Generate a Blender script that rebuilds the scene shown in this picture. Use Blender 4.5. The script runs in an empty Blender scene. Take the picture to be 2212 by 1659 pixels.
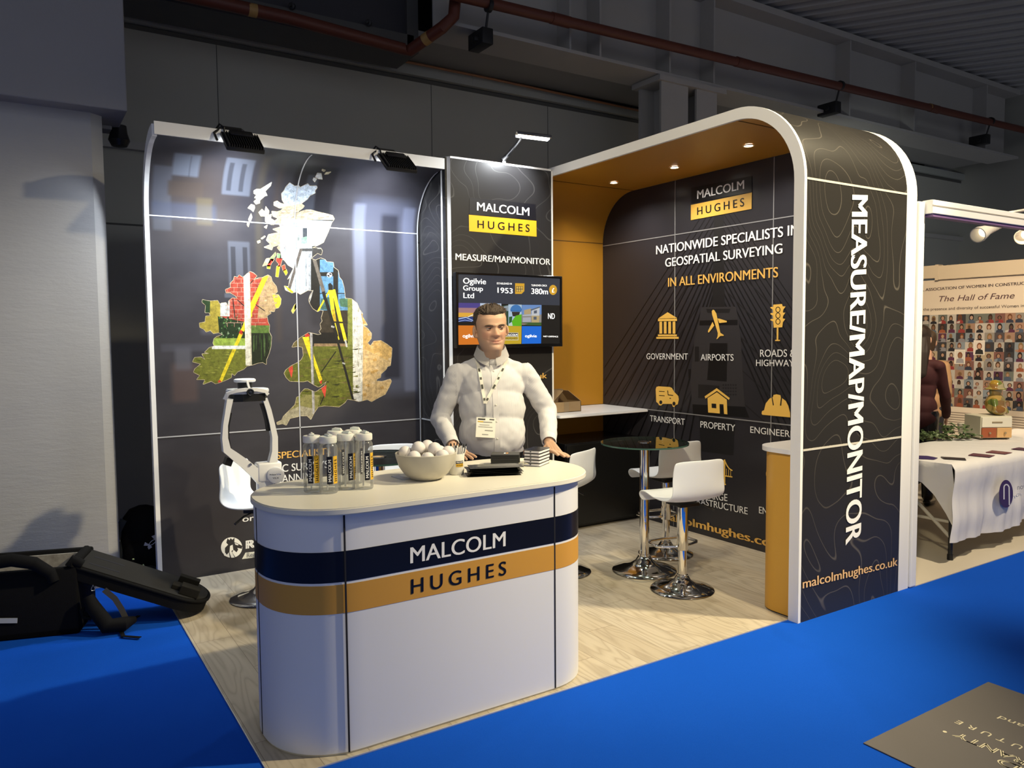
import bpy, bmesh, math, random
from mathutils import Vector, Matrix
from mathutils.noise import noise as pnoise
S = bpy.context.scene
COL = S.collection
PI = math.pi

# ---------------------------------------------------------------- camera
W_, H_ = 2212, 1659
F_ = 1668.77
CAM = Vector((-.7463, -5.5665, 1.65))
YAW, PITCH, ROLL = .5695, -.0632, -.0086
_f = Vector((math.sin(YAW)*math.cos(PITCH), math.cos(YAW)*math.cos(PITCH), math.sin(PITCH)))
_r = Vector((math.cos(YAW), -math.sin(YAW), 0)); _u = _r.cross(_f)
R_ = _r*math.cos(ROLL)+_u*math.sin(ROLL); U_ = -_r*math.sin(ROLL)+_u*math.cos(ROLL)
cd = bpy.data.cameras.new('camera'); cam = bpy.data.objects.new('camera', cd); COL.objects.link(cam)
cd.sensor_width = 36; cd.lens = 36*F_/W_; cd.clip_start = .05; cd.clip_end = 200
M = Matrix((R_, U_, -_f)).transposed().to_4x4(); M.translation = CAM
cam.matrix_world = M
S.camera = cam

# ---------------------------------------------------------------- exposure, world, lights
S.view_settings.view_transform = 'Standard'; S.view_settings.look = 'None'
S.view_settings.exposure = 0.0; S.view_settings.gamma = 1; S.view_settings.use_curve_mapping = False
wd = bpy.data.worlds.new('hall'); S.world = wd; wd.use_nodes = True
wd.node_tree.nodes['Background'].inputs[0].default_value = (.90, .92, 1, 1)
wd.node_tree.nodes['Background'].inputs[1].default_value = .33

def lamp(name, kind, loc, aim, energy, color, size=.1, angle=60, blend=.5, size_y=None):
    l = bpy.data.lights.new(name, kind); o = bpy.data.objects.new(name, l); COL.objects.link(o)
    o.location = loc; l.energy = energy; l.color = color
    if kind == 'SPOT': l.spot_size = math.radians(angle); l.spot_blend = blend; l.shadow_soft_size = size
    elif kind == 'AREA':
        l.size = size
        if size_y: l.shape = 'RECTANGLE'; l.size_y = size_y
    else: l.shadow_soft_size = size
    if aim is not None: o.rotation_euler = (Vector(aim)-Vector(loc)).to_track_quat('-Z', 'Y').to_euler()
    return o
WARM = (1, .85, .55)
# hall and neighbouring-stand lamps, with one added fill for the back wall
lamp('hall_key_light', 'SPOT', (5.0, -5.05, 5.4), (1.2, -2.2, .9), 1900, WARM, .10, 55, .6)
lamp('hall_inner_light', 'SPOT', (2.65, -5.9, 5.4), (2.5, -1.6, .9), 1000, WARM, .12, 48, .7)
lamp('hall_cross_light', 'SPOT', (-2.2, -6.2, 5.4), (3.0, -2.1, 1.9), 1100, WARM, .25, 32, .6)
lamp('neighbour_key_light', 'SPOT', (4.9, -5.0, 5.4), (5.9, -2.2, .7), 1100, (1, .84, .6), .12, 60, .6)
lamp('neighbour_wall_light', 'SPOT', (5.6, -2.0, 3.3), (7.9, -1.5, 1.6), 260, (1, .74, .46), .08, 80, .7)
lamp('neighbour_spill_fill', 'SPOT', (7.4, -.6, 3.0), (9.6, 2.2, 3.2), 130, (.95, 1, .93), .2, 70, .5)  # added spot standing in for stand light spilling onto the hall's back wall
lamp('hall_aisle_light', 'AREA', (-.5, -5.5, 5.6), (.6, -3, 0), 70, (.78, .85, 1), 5)

# ---------------------------------------------------------------- helpers
def ray(px, py): return _f+R_*((px-W_/2)/F_)-U_*((py-H_/2)/F_)
def at(px, py, axis, val):
    """point of the plane axis = val that pixel (px, py) of the photograph shows"""
    v = ray(px, py); t = (val-CAM[axis])/v[axis]; return CAM+v*t

def new_obj(name, me, mat=None, parent=None):
    o = bpy.data.objects.new(name, me); COL.objects.link(o)
    if mat is not None:
        for m in (mat if isinstance(mat, (list, tuple)) else [mat]): me.materials.append(m)
    if parent is not None: o.parent = parent
    return o
def tag(o, label, cat, group=None):
    o['label'] = label; o['category'] = cat
    if group: o['group'] = group
    return o
def thing(name, label, cat, loc=(0, 0, 0), rz=0, group=None):
    o = bpy.data.objects.new(name, None); COL.objects.link(o); o.empty_display_size = .1
    o.location = loc; o.rotation_euler = (0, 0, rz)
    return tag(o, label, cat, group)
def struct(o): o['kind'] = 'structure'; return o
def kids(o): return [c for c in bpy.data.objects if c.parent == o]
def copy_tree(o, parent=None):
    c = o.copy(); COL.objects.link(c)
    if parent is not None: c.parent = parent
    for ch in kids(o):
        if ch is not c: copy_tree(ch, c)
    return c

class B:
    """collects shapes into one mesh"""
    def __init__(s): s.bm = bmesh.new(); s.uv = None
    def box(s, x0, x1, y0, y1, z0, z1, bev=0, rot=None, seg=2):
        t = bmesh.new(); bmesh.ops.create_cube(t, size=1)
        bmesh.ops.scale(t, vec=(abs(x1-x0), abs(y1-y0), abs(z1-z0)), verts=t.verts)
        if bev: bmesh.ops.bevel(t, geom=t.edges[:], offset=bev, segments=seg, affect='EDGES', profile=.5)
        if rot is not None: bmesh.ops.transform(t, matrix=rot, verts=t.verts)
        bmesh.ops.translate(t, vec=((x0+x1)/2, (y0+y1)/2, (z0+z1)/2), verts=t.verts)
        return s.add(t)
    def add(s, t):
        me = bpy.data.meshes.new('t'); t.to_mesh(me); t.free(); s.bm.from_mesh(me); bpy.data.meshes.remove(me); return s
    def xf(s, m): bmesh.ops.transform(s.bm, matrix=m, verts=s.bm.verts); return s
    def tube(s, pts, r, n=10, closed=False, caps=True):
        P = [Vector(p) for p in pts]; k = len(P); R = r if isinstance(r, (list, tuple)) else [r]*k
        rings = []; prev = None
        for i in range(k):
            if closed: d = P[(i+1) % k]-P[i-1]
            else: d = P[min(i+1, k-1)]-P[max(i-1, 0)]
            d.normalize()
            if prev is None:
                a = Vector((0, 0, 1)) if abs(d.z) < .9 else Vector((1, 0, 0)); n1 = d.cross(a).normalized()
            else: n1 = (prev-d*prev.dot(d)).normalized()
            prev = n1; n2 = d.cross(n1)
            rings.append([s.bm.verts.new(P[i]+(n1*math.cos(2*PI*j/n)+n2*math.sin(2*PI*j/n))*R[i]) for j in range(n)])
        for i in range(k if closed else k-1):
            a, b = rings[i], rings[(i+1) % k]
            for j in range(n): s.bm.faces.new((a[j], a[(j+1) % n], b[(j+1) % n], b[j]))
        if caps and not closed: s.bm.faces.new(rings[0][::-1]); s.bm.faces.new(rings[-1])
        return s
    def ribbon(s, pts, w, side, t=.002):
        """flat strap along pts, width w along vector(s) side, thickness t"""
        P = [Vector(p) for p in pts]; k = len(P); rings = []
        for i in range(k):
            d = (P[min(i+1, k-1)]-P[max(i-1, 0)]).normalized()
            sd = Vector(side[i] if isinstance(side[0], (list, tuple, Vector)) else side); sd = (sd-d*sd.dot(d)).normalized(); nn = d.cross(sd)
            rings.append([s.bm.verts.new(P[i]+sd*a*w/2+nn*b*t/2) for a, b in ((-1, -1), (1, -1), (1, 1), (-1, 1))])
        for i in range(k-1):
            a, b = rings[i], rings[i+1]
            for j in range(4): s.bm.faces.new((a[j], a[(j+1) % 4], b[(j+1) % 4], b[j]))
        s.bm.faces.new(rings[0][::-1]); s.bm.faces.new(rings[-1]); return s
    def lathe(s, prof, n=32, c=(0, 0, 0), axis=None):
        """profile of (r, z); closed at r = 0"""
        vs = []
        T = Matrix.Translation(c)
        if axis is not None: T = T @ Vector(axis).to_track_quat('Z', 'Y').to_matrix().to_4x4()
        for r, z in prof:
            if r < 1e-6: vs.append([s.bm.verts.new(T @ Vector((0, 0, z)))])
            else: vs.append([s.bm.verts.new(T @ Vector((r*math.cos(2*PI*j/n), r*math.sin(2*PI*j/n), z))) for j in range(n)])
        for a, b in zip(vs, vs[1:]):
            for j in range(n):
                k = (j+1) % n
                if len(a) == 1 and len(b) == 1: continue
                if len(a) == 1: s.bm.faces.new((a[0], b[k], b[j]))
                elif len(b) == 1: s.bm.faces.new((a[j], a[k], b[0]))
                else: s.bm.faces.new((a[j], a[k], b[k], b[j]))
        return s
    def prism(s, poly, z0, z1, m=None):
        """poly of (x, y) extruded in z, then transformed by m"""
        t = bmesh.new(); a = [t.verts.new((x, y, z0)) for x, y in poly]; b = [t.verts.new((x, y, z1)) for x, y in poly]
        n = len(poly); t.faces.new(a[::-1]); t.faces.new(b)
        for i in range(n): t.faces.new((a[i], a[(i+1) % n], b[(i+1) % n], b[i]))
        bmesh.ops.recalc_face_normals(t, faces=t.faces)
        if m is not None: bmesh.ops.transform(t, matrix=m, verts=t.verts)
        return s.add(t)
    def face(s, pts): s.bm.faces.new([s.bm.verts.new(p) for p in pts]); return s
    def build(s, name, mat, parent=None, smooth=True, local=False, ang=40, recalc=True):
        if recalc: bmesh.ops.recalc_face_normals(s.bm, faces=s.bm.faces)
        if parent is not None and not local:
            off = Vector((0, 0, 0)); p = parent; m = Matrix.Identity(4)
            while p is not None: m = Matrix.Translation(p.location) @ p.rotation_euler.to_matrix().to_4x4() @ m; p = p.parent
            bmesh.ops.transform(s.bm, matrix=m.inverted(), verts=s.bm.verts)
        me = bpy.data.meshes.new(name); s.bm.to_mesh(me); s.bm.free()
        if smooth:
            me.shade_smooth()
            me.set_sharp_from_angle(angle=math.radians(ang))
        return new_obj(name, me, mat, parent)

def rrect(x0, x1, y0, y1, r, n=8):
    """rounded rectangle outline, counter-clockwise; r one radius or four (bl, br, tr, tl)"""
    rr = r if isinstance(r, (list, tuple)) else [r]*4
    P = []
    for (cx, cy, a0), q in zip(((x0+rr[0], y0+rr[0], PI), (x1-rr[1], y0+rr[1], 1.5*PI), (x1-rr[2], y1-rr[2], 0), (x0+rr[3], y1-rr[3], .5*PI)), rr):
        if q < 1e-6: P.append((cx, cy)); continue
        for i in range(n+1): P.append((cx+q*math.cos(a0+PI/2*i/n), cy+q*math.sin(a0+PI/2*i/n)))
    return P

# ---------------------------------------------------------------- materials
_mats = {}
def mat(name, color, rough=.5, metal=0, spec=.5, trans=0, ior=1.45, emit=0, alpha=1, coat=0):
    if name in _mats: return _mats[name]
    m = bpy.data.materials.new(name); m.use_nodes = True; b = m.node_tree.nodes['Principled BSDF']
    b.inputs['Base Color'].default_value = (*color, 1); b.inputs['Roughness'].default_value = rough
    b.inputs['Metallic'].default_value = metal; b.inputs['Specular IOR Level'].default_value = spec
    b.inputs['IOR'].default_value = ior; b.inputs['Transmission Weight'].default_value = trans
    b.inputs['Coat Weight'].default_value = coat
    if emit: b.inputs['Emission Color'].default_value = (*color, 1); b.inputs['Emission Strength'].default_value = emit
    _mats[name] = m; return m
class NT:
    """small node-building helper"""
    def __init__(s, m): s.t = m.node_tree; s.b = s.t.nodes['Principled BSDF']
    def n(s, kind, **kw):
        nd = s.t.nodes.new(kind)
        for k, v in kw.items(): setattr(nd, k, v)
        return nd
    def put(s, sock, v):
        if v is None: return
        if hasattr(v, 'is_linked') or isinstance(v, bpy.types.NodeSocket): s.t.links.new(v, sock)
        else: sock.default_value = v
    def math(s, op, a, b=None, c=None, clamp=False):
        nd = s.n('ShaderNodeMath', operation=op, use_clamp=clamp)
        for i, v in enumerate((a, b, c)): s.put(nd.inputs[i], v)
        return nd.outputs[0]
    def mix(s, fac, a, b):
        nd = s.n('ShaderNodeMix', data_type='RGBA'); s.put(nd.inputs[0], fac)
        for i, v in ((6, a), (7, b)):
            s.put(nd.inputs[i], (*v, 1) if isinstance(v, tuple) and len(v) == 3 else v)
        return nd.outputs[2]
    def coord(s, kind='Object'): return s.n('ShaderNodeTexCoord').outputs[kind]
    def mapping(s, v, scale=(1, 1, 1), loc=(0, 0, 0), rot=(0, 0, 0)):
        nd = s.n('ShaderNodeMapping'); s.put(nd.inputs[0], v); nd.inputs[1].default_value = loc; nd.inputs[2].default_value = rot; nd.inputs[3].default_value = scale; return nd.outputs[0]
    def noise(s, v, scale, detail=2, rough=.5, dist=0):
        nd = s.n('ShaderNodeTexNoise'); s.put(nd.inputs['Vector'], v); nd.inputs['Scale'].default_value = scale; nd.inputs['Detail'].default_value = detail
        nd.inputs['Roughness'].default_value = rough; nd.inputs['Distortion'].default_value = dist; return nd.outputs['Fac']
    def ramp(s, fac, stops):
        nd = s.n('ShaderNodeValToRGB'); s.put(nd.inputs[0], fac); el = nd.color_ramp.elements
        while len(el) < len(stops): el.new(.5)
        for e, (p, c) in zip(el, stops): e.position = p; e.color = (*c, 1)
        return nd.outputs[0]
    def bump(s, h, strength=.2, dist=.01):
        nd = s.n('ShaderNodeBump'); nd.inputs['Strength'].default_value = strength; nd.inputs['Distance'].default_value = dist; s.put(nd.inputs['Height'], h)
        s.t.links.new(nd.outputs[0], s.b.inputs['Normal'])
    def color(s, c): s.put(s.b.inputs['Base Color'], c)

def noisy(name, c1, c2, scale=8, rough=.6, bump=0, bscale=60, spec=.5, stretch=(1, 1, 1), metal=0):
    if name in _mats: return _mats[name]
    m = mat(name, c1, rough, metal, spec); t = NT(m); v = t.mapping(t.coord(), stretch)
    t.color(t.mix(t.noise(v, scale, 4), c1, c2))
    if bump: t.bump(t.noise(v, bscale, 3), bump)
    return m
def contour_mat(name, base, line, scale=1.1, levels=11, width=.05, rough=.32, uv=True):
    m = mat(name, base, rough, 0, .45); t = NT(m)
    v = t.mapping(t.coord('UV' if uv else 'Object'), (scale, scale*.8, scale))
    h = t.math('MULTIPLY', t.noise(v, 1.0, 1.6, .45, .35), levels)
    d = t.math('ABSOLUTE', t.math('SUBTRACT', t.math('FRACT', h), .5))
    ln = t.math('SUBTRACT', 1.0, t.math('DIVIDE', d, width), clamp=True)
    fade = t.noise(t.mapping(v, (.7, .7, .7), (5, 3, 0)), 1.2, 1)
    t.color(t.mix(t.math('MULTIPLY', ln, t.math('MULTIPLY', fade, 1.1, clamp=True)), base, line))
    t.put(t.b.inputs['Roughness'], rough)
    return m

WHITE = mat('white_laminate', (.78, .77, .76), .38)
WHITE_TRIM = mat('white_trim', (.80, .79, .77), .45)
ALU = mat('brushed_aluminium', (.75, .76, .78), .3, 1)
CHROME = mat('chrome', (.78, .77, .76), .06, 1)
BLACK = mat('black_laminate', (.006, .006, .008), .25)
BLACK_PLASTIC = mat('black_plastic', (.008, .008, .009), .38)
DARKGAP = mat('dark_gap', (.006, .006, .012), .8)
NAVY_PRINT = mat('navy_black_print', (.004, .005, .012), .3)
GOLD_PRINT = mat('gold_print', (.60, .27, .022), .4)
YELLOW_PRINT = mat('yellow_print', (.80, .47, .03), .42)
WHITE_PRINT = mat('white_print', (.82, .82, .82), .5)
PALEGOLD_PRINT = mat('pale_gold_print', (.72, .42, .10), .5)
PEACH_PRINT = mat('peach_print', (.76, .47, .22), .5)
ORANGE_LAM = mat('ochre_laminate', (.44, .205, .018), .42)
WHITE_PLASTIC = mat('white_plastic', (.80, .83, .86), .33)
# printed pictures: colour from the print's own colour attribute
PRINT = mat('printed_colours', (.5, .5, .5), .42); _t = NT(PRINT); _a = _t.n('ShaderNodeVertexColor'); _a.layer_name = 'Col'; _t.color(_a.outputs[0])
PRINT_ROUGH = mat('printed_colours_matte', (.5, .5, .5), .75); _t = NT(PRINT_ROUGH); _a = _t.n('ShaderNodeVertexColor'); _a.layer_name = 'Col'; _t.color(_a.outputs[0])
PHOTO = mat('printed_photograph', (.5, .5, .5), .42); _t = NT(PHOTO); _a = _t.n('ShaderNodeVertexColor'); _a.layer_name = 'Col'
_n = _t.math('MULTIPLY_ADD', _t.noise(_t.coord(), 34, 4, .65), 1.5, -.02); _n2 = _t.math('MULTIPLY_ADD', _t.noise(_t.mapping(_t.coord(), (2.4, 1, 1)), 120, 3), .9, .55)
_sc = _t.n('ShaderNodeVectorMath', operation='SCALE'); _t.put(_sc.inputs[0], _a.outputs[0]); _t.put(_sc.inputs['Scale'], _t.math('MULTIPLY', _n, _n2)); _t.color(_sc.outputs[0])
SCREEN = mat('screen_picture', (.5, .5, .5), .3); _t = NT(SCREEN); _a = _t.n('ShaderNodeVertexColor'); _a.layer_name = 'Col'
_t.color((0.01, 0.01, 0.01, 1)); _t.put(_t.b.inputs['Emission Color'], _a.outputs[0]); _t.b.inputs['Emission Strength'].default_value = .85

from mathutils.geometry import delaunay_2d_cdt
def colour_mesh(name, polys, mapper, parent, material=None, cuts=None, mask=None, local=False):
    """one flat print from overlapping polygons: (points, colour) or (points, colour, True) when cut to the mask outline.
    Later polygons win; mapper(x, y) -> point on the real surface"""
    V, Fs = [], []
    items = ([(mask, None)] if mask else [])+list(polys)
    for it in items:
        n0 = len(V); V += [Vector((x, y)) for x, y in it[0]]; Fs.append(list(range(n0, len(V))))
    for k, it in enumerate(items):
        q = it[0]
        if sum(q[i-1][0]*q[i][1]-q[i][0]*q[i-1][1] for i in range(len(q))) < 0: Fs[k].reverse()
    ov, oe, of, _a1, _a2, src = delaunay_2d_cdt(V, [], Fs, 1, 1e-5)
    bm = bmesh.new(); lay = bm.loops.layers.float_color.new('Col'); vs = [bm.verts.new((v.x, v.y, 0)) for v in ov]
    for f, o in zip(of, src):
        o = [k for k in o if items[k][1] is not None and not (len(items[k]) > 2 and 0 not in o)]
        if not o: continue
        try: fc = bm.faces.new([vs[i] for i in f])
        except ValueError: continue
        for l in fc.loops: l[lay] = (*items[max(o)][1], 1)
    bmesh.ops.delete(bm, geom=[v for v in bm.verts if not v.link_faces], context='VERTS')
    if cuts:
        for co, no in cuts: bmesh.ops.bisect_plane(bm, geom=bm.verts[:]+bm.edges[:]+bm.faces[:], plane_co=co, plane_no=no)
    for v in bm.verts: v.co = mapper(v.co.x, v.co.y)
    b = B(); b.bm.free(); b.bm = bm
    return b.build(name, material or PRINT, parent, smooth=False, recalc=False, local=local)

_gly = {}
def glyphs(s, bold=0, spacing=1):
    """text as 2-D mesh data, x 0..1 over its width, y in cap heights; returns verts, faces, width / cap height"""
    k = (s, bold, spacing)
    if k in _gly: return _gly[k]
    def mk(t):
        c = bpy.data.curves.new('txt', 'FONT'); c.body = t; c.size = 1; c.offset = bold; c.space_character = spacing; c.resolution_u = 5; c.fill_mode = 'BOTH'
        o = bpy.data.objects.new('txt', c); COL.objects.link(o); dg = bpy.context.evaluated_depsgraph_get(); dg.update()
        me = bpy.data.meshes.new_from_object(o.evaluated_get(dg)); V = [tuple(v.co) for v in me.vertices]; Fc = [tuple(p.vertices) for p in me.polygons]
        bpy.data.objects.remove(o); bpy.data.curves.remove(c); bpy.data.meshes.remove(me); return V, Fc
    hv, _ = mk('H'); y0 = min(v[1] for v in hv); cap = max(v[1] for v in hv)-y0
    V, Fc = mk(s); x0 = min(v[0] for v in V); x1 = max(v[0] for v in V)
    _gly[k] = ([((v[0]-x0)/(x1-x0), (v[1]-y0)/cap) for v in V], Fc, (x1-x0)/cap); return _gly[k]
def text(name, s, BL, BR, TL, mat_, parent, off=Vector((0, 0, 0)), bold=0.012, spacing=1, bm=None, curve=None, shear=0):
    """lettering on the flat patch BL, BR, TL (baseline left, baseline right, cap-height left)"""
    thin = 0; V, Fc, wr = glyphs(s, thin, spacing); BL, BR, TL = Vector(BL), Vector(BR), Vector(TL)
    b = bm or B(); d = max(0, bold-thin)*1.5/wr          # heavier strokes: the outline laid twice, a little apart
    for sh in ((-d, d) if d > 0 else (0,)):
        vs = [b.bm.verts.new(curve(x+sh, y) if curve else BL+(BR-BL)*(x*(1-2*d)+d+sh+shear*y/wr)+(TL-BL)*y+off*(1+.02*(sh > 0))) for x, y in V]
        for f in Fc:
            try: b.bm.faces.new([vs[i] for i in f])
            except ValueError: pass
    if bm: return None
    return b.build(name, mat_, parent, smooth=False, recalc=False)
def text_px(name, s, bl, br, tl, axis, val, mat_, parent, off=(0, 0, 0), bold=.012, spacing=1, bm=None, shear=0):
    return text(name, s, at(*bl, axis, val), at(*br, axis, val), at(*tl, axis, val), mat_, parent, Vector(off), bold, spacing, bm, None, shear)
def flat_px(name, polys, axis, val, off, parent, material=None):
    """printed shapes given as seen in the photograph, laid on the real plane axis = val"""
    o = Vector(off)
    return colour_mesh(name, polys, lambda x, y: at(x, y, axis, val)+o, parent, material)
def circ(cx, cy, rx, ry=None, n=20, a0=0, a1=2*PI):
    ry = rx if ry is None else ry
    return [(cx+rx*math.cos(a0+(a1-a0)*i/n), cy+ry*math.sin(a0+(a1-a0)*i/n)) for i in range(n if abs(a1-a0-2*PI) < 1e-6 else n+1)]
def line(x0, y0, x1, y1, w):
    d = math.hypot(x1-x0, y1-y0) or 1; nx, ny = -(y1-y0)/d*w/2, (x1-x0)/d*w/2
    return [(x0+nx, y0+ny), (x1+nx, y1+ny), (x1-nx, y1-ny), (x0-nx, y0-ny)]
# ================================================================ the hall
CARPET = mat('blue_carpet', (.004, .085, .56), .95, 0, .1); _t = NT(CARPET); _v = _t.coord()
_n1 = _t.noise(_v, 2.2, 3); _n2 = _t.noise(_t.mapping(_v, (1, 1, 1), (7, 2, 0)), 420, 2)
_c = _t.mix(_n1, (.003, .078, .52), (.006, .098, .63)); _t.color(_t.mix(_n2, _c, (.004, .075, .5))); _t.bump(_n2, .5, .004)
b = B(); b.box(-9, 12, -12, 6, -.06, 0); struct(b.build('floor', CARPET, smooth=False))

WOOD = mat('oak_vinyl', (.5, .42, .32), .42, 0, .35); _t = NT(WOOD); _v = _t.coord()
_sep = _t.n('ShaderNodeSeparateXYZ'); _t.put(_sep.inputs[0], _v)
_pl = _t.math('FLOOR', _t.math('DIVIDE', _sep.outputs[0], .185))
_yo = _t.math('ADD', _sep.outputs[1], _t.math('MULTIPLY', _pl, .47))
_pj = _t.math('FLOOR', _t.math('DIVIDE', _yo, 1.22))
_id = _t.n('ShaderNodeCombineXYZ'); _t.put(_id.inputs[0], _pl); _t.put(_id.inputs[1], _pj)
_wn = _t.n('ShaderNodeTexWhiteNoise', noise_dimensions='3D'); _t.put(_wn.inputs['Vector'], _id.outputs[0])
_sh = _t.n('ShaderNodeVectorMath', operation='SCALE'); _t.put(_sh.inputs[0], _wn.outputs['Color']); _sh.inputs['Scale'].default_value = 30
_pv = _t.n('ShaderNodeVectorMath', operation='ADD'); _t.put(_pv.inputs[0], _v); _t.put(_pv.inputs[1], _sh.outputs[0])
_st = _t.mapping(_pv.outputs[0], (5.0, .75, 1))
_rg = _t.math('FRACT', _t.math('MULTIPLY', _t.noise(_st, 1.5, 2, .4, .5), 11.0))
_ln = _t.math('POWER', _t.math('ABSOLUTE', _t.math('SUBTRACT', _rg, .5)), 2.2)
_fi = _t.noise(_t.mapping(_pv.outputs[0], (90, 3, 1)), 1.0, 3)
_c = _t.ramp(_wn.outputs['Value'], [(0, (.47, .405, .305)), (.5, (.56, .49, .375)), (1, (.52, .47, .38))])
_c = _t.mix(_t.math('MULTIPLY', _ln, 2.6, clamp=True), _c, (.30, .245, .175))
_c = _t.mix(_t.math('MULTIPLY', _fi, .35), _c, (.36, .3, .22))
_ex = _t.math('FRACT', _t.math('DIVIDE', _sep.outputs[0], .185)); _ey = _t.math('FRACT', _t.math('DIVIDE', _yo, 1.22))
_jt = _t.math('MAXIMUM', _t.math('LESS_THAN', _ex, .012), _t.math('LESS_THAN', _ey, .002))
_t.color(_t.mix(_jt, _c, (.2, .16, .12))); _t.bump(_t.math('SUBTRACT', _ln, _jt), .08, .002)
b = B(); b.box(-.009, 3.93, -2.7507, .17, .0005, .005); fl = struct(b.build('floor', WOOD, smooth=False))
b = B(); b.box(-.013, -.009, -2.7545, .17, .0005, .0055); b.box(-.013, 2.92, -2.7547, -2.7507, .0005, .0055); struct(b.build('trim_floor_edge', mat('edge_strip', (.6, .62, .65), .35, .6), smooth=False))
CONC = noisy('beige_floor', (.62, .56, .45), (.55, .49, .39), 3, .6)
b = B(); b.box(4.07, 9.4, -2.83, 2.1, .0005, .006); struct(b.build('floor', CONC, smooth=False))

WALLG = noisy('painted_hall_wall', (.42, .42, .38), (.37, .37, .335), 1.2, .7, .1, 30)
WALLD = mat('joint_dark', (.09, .09, .085), .8)  # dark grey of the wall's joint lines
STEEL = noisy('painted_steel', (.44, .43, .415), (.37, .365, .35), 1.5, .6)
YB = 2.2
b = B()
b.box(-9, 15, YB, YB+.3, 0, 4.44)
b.box(-9, 15, YB-.05, YB, 0, 2.66)
struct(b.build('wall_back', WALLG, smooth=False))
b = B()
for px in (472, 932, 1183): x = at(px, 250, 1, YB).x; b.box(x-.003, x+.003, YB-.003, YB+.002, 2.7, 4.43)
for x in (6.4, 8.3, 10.4, 12.6): b.box(x-.003, x+.003, YB-.003, YB+.002, 2.7, 4.43)
b.box(-9, 15, YB-.004, YB+.002, 4.40, 4.44); b.box(-9, 15, YB-.052, YB-.001, 2.655, 2.672)
struct(b.build('trim_wall_joints', WALLD, smooth=False))
b = B(); b.box(-9, 15, YB-.06, YB+.3, 4.452, 4.56)
for i in range(14): b.box(i-.3, i-.297, YB-.062, YB-.05, 4.452, 4.56)
struct(b.build('trim_wall_rail', noisy('rail_paint', (.40, .42, .40), (.34, .36, .34), 2, .6), smooth=False))
b = B(); b.box(-9, 15, YB-.07, YB, 3.33, 3.40); struct(b.build('trim_wall_ledge', STEEL, smooth=False))
b = B(); b.box(-9, 15, 2.9, 3.1, 4.4, 5.75); struct(b.build('wall_back_upper', mat('dark_void', (.012, .012, .012), .9), smooth=False))

b = B(); b.box(14.2, 14.4, -12, 3.1, 0, 5.9); struct(b.build('wall_right', WALLG, smooth=False))
# rounded pillar and the bulkhead over it
COLM = mat('pillar_paint', (.35, .35, .36), .5, 0, .35); _t = NT(COLM); _v = _t.coord()
_s1 = _t.noise(_t.mapping(_v, (1, 1, 3)), 2.2, 5); _s2 = _t.noise(_t.mapping(_v, (1, 1, 4)), 9, 4, .7)
_t.color(_t.mix(_s1, (.32, .32, .33), (.37, .365, .36))); _t.bump(_t.math('ADD', _s2, _t.math('MULTIPLY', _t.math('GREATER_THAN', _s2, .66), .7)), .22, .01)
b = B(); b.prism([(-2.4, .15), (-.285, .15), (-.215, .21), (-.215, .56), (-2.4, .56)], 0, 3.12); struct(b.build('wall_pillar', COLM, smooth=False))
b = B(); b.box(-2.4, -.085, 0, .58, 3.10, 5.74, .008); struct(b.build('wall_bulkhead', noisy('bulkhead_paint', (.27, .26, .265), (.24, .235, .24), 2, .6, .12, 40), smooth=False))

# corrugated roof deck
ang = math.atan2(.82, -.57)
prof = []
N = 90
for i in range(N):
    u = (i-N/2)*.30
    prof += [(u, 0), (u+.13, 0), (u+.16, .11), (u+.27, .11)]
b = B()
A = Matrix.Rotation(ang, 4, 'Z')
lo = [A @ Vector((-16, u, 5.76+z)) for u, z in prof]; hi = [A @ Vector((16, u, 5.76+z)) for u, z in prof]
c0 = Vector((7.5, -4.2, 0))
vl = [b.bm.verts.new(p+c0) for p in lo]; vh = [b.bm.verts.new(p+c0) for p in hi]
for i in range(len(vl)-1): b.bm.faces.new((vl[i], vl[i+1], vh[i+1], vh[i]))
bmesh.ops.bisect_plane(b.bm, geom=b.bm.verts[:]+b.bm.edges[:]+b.bm.faces[:], plane_co=(0, 1.36, 0), plane_no=(0, 1, 0), clear_outer=True)
struct(b.build('ceiling', noisy('deck_steel', (.42, .42, .42), (.36, .36, .36), 1, .5), smooth=False))
b = B(); b.box(-9, 15.5, -12, 3.3, 5.9, 5.95); struct(b.build('ceiling_slab', mat('slab', (.02, .02, .02), .9), smooth=False))

# plate girder in front of the wall
GX0, GX1 = 2.75, 13.7
b = B(); b.box(GX0, GX1, 1.0, 1.495, 4.565, 4.60); b.box(GX0, GX1, 1.24, 1.26, 4.60, 5.62); b.box(GX0, GX1, 1.0, 1.5, 5.62, 5.70)
G = thing('steel_girder', 'long grey steel plate girder running above the exhibition stands', 'girder', (GX0, 1.25, 4.56))
b.build('girder_beam', STEEL, G, smooth=False)
for px, y in ((1222, 60), (1287, 60), (1437, 90), (1532, 120), (1825, 190), (1965, 220), (2120, 260)):
    x = at(px, y, 1, 1.1).x; b = B(); b.prism([(1.02, 4.6), (1.24, 4.6), (1.24, 5.62), (1.02, 5.62)], -.012, .012, Matrix(((0, 0, 1, x), (1, 0, 0, 0), (0, 1, 0, 0), (0, 0, 0, 1))))
    b.build('stiffener_plate', STEEL, G, smooth=False)
b = B(); b.box(GX0-.1, GX1, 1.51, 2.19, 4.605, 4.66); struct(b.build('ceiling_soffit', noisy('soffit_paint', (.30, .30, .29), (.26, .26, .25), 1, .7), smooth=False))
x0 = at(1418, 180, 1, 1.1).x; x1 = at(1538, 200, 1, 1.1).x
G2 = thing('steel_column', 'grey steel column carrying the girder behind the arch', 'column', ((x0+x1)/2, 1.2, 0))
b = B(); xm = (x0+x1)/2
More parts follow.
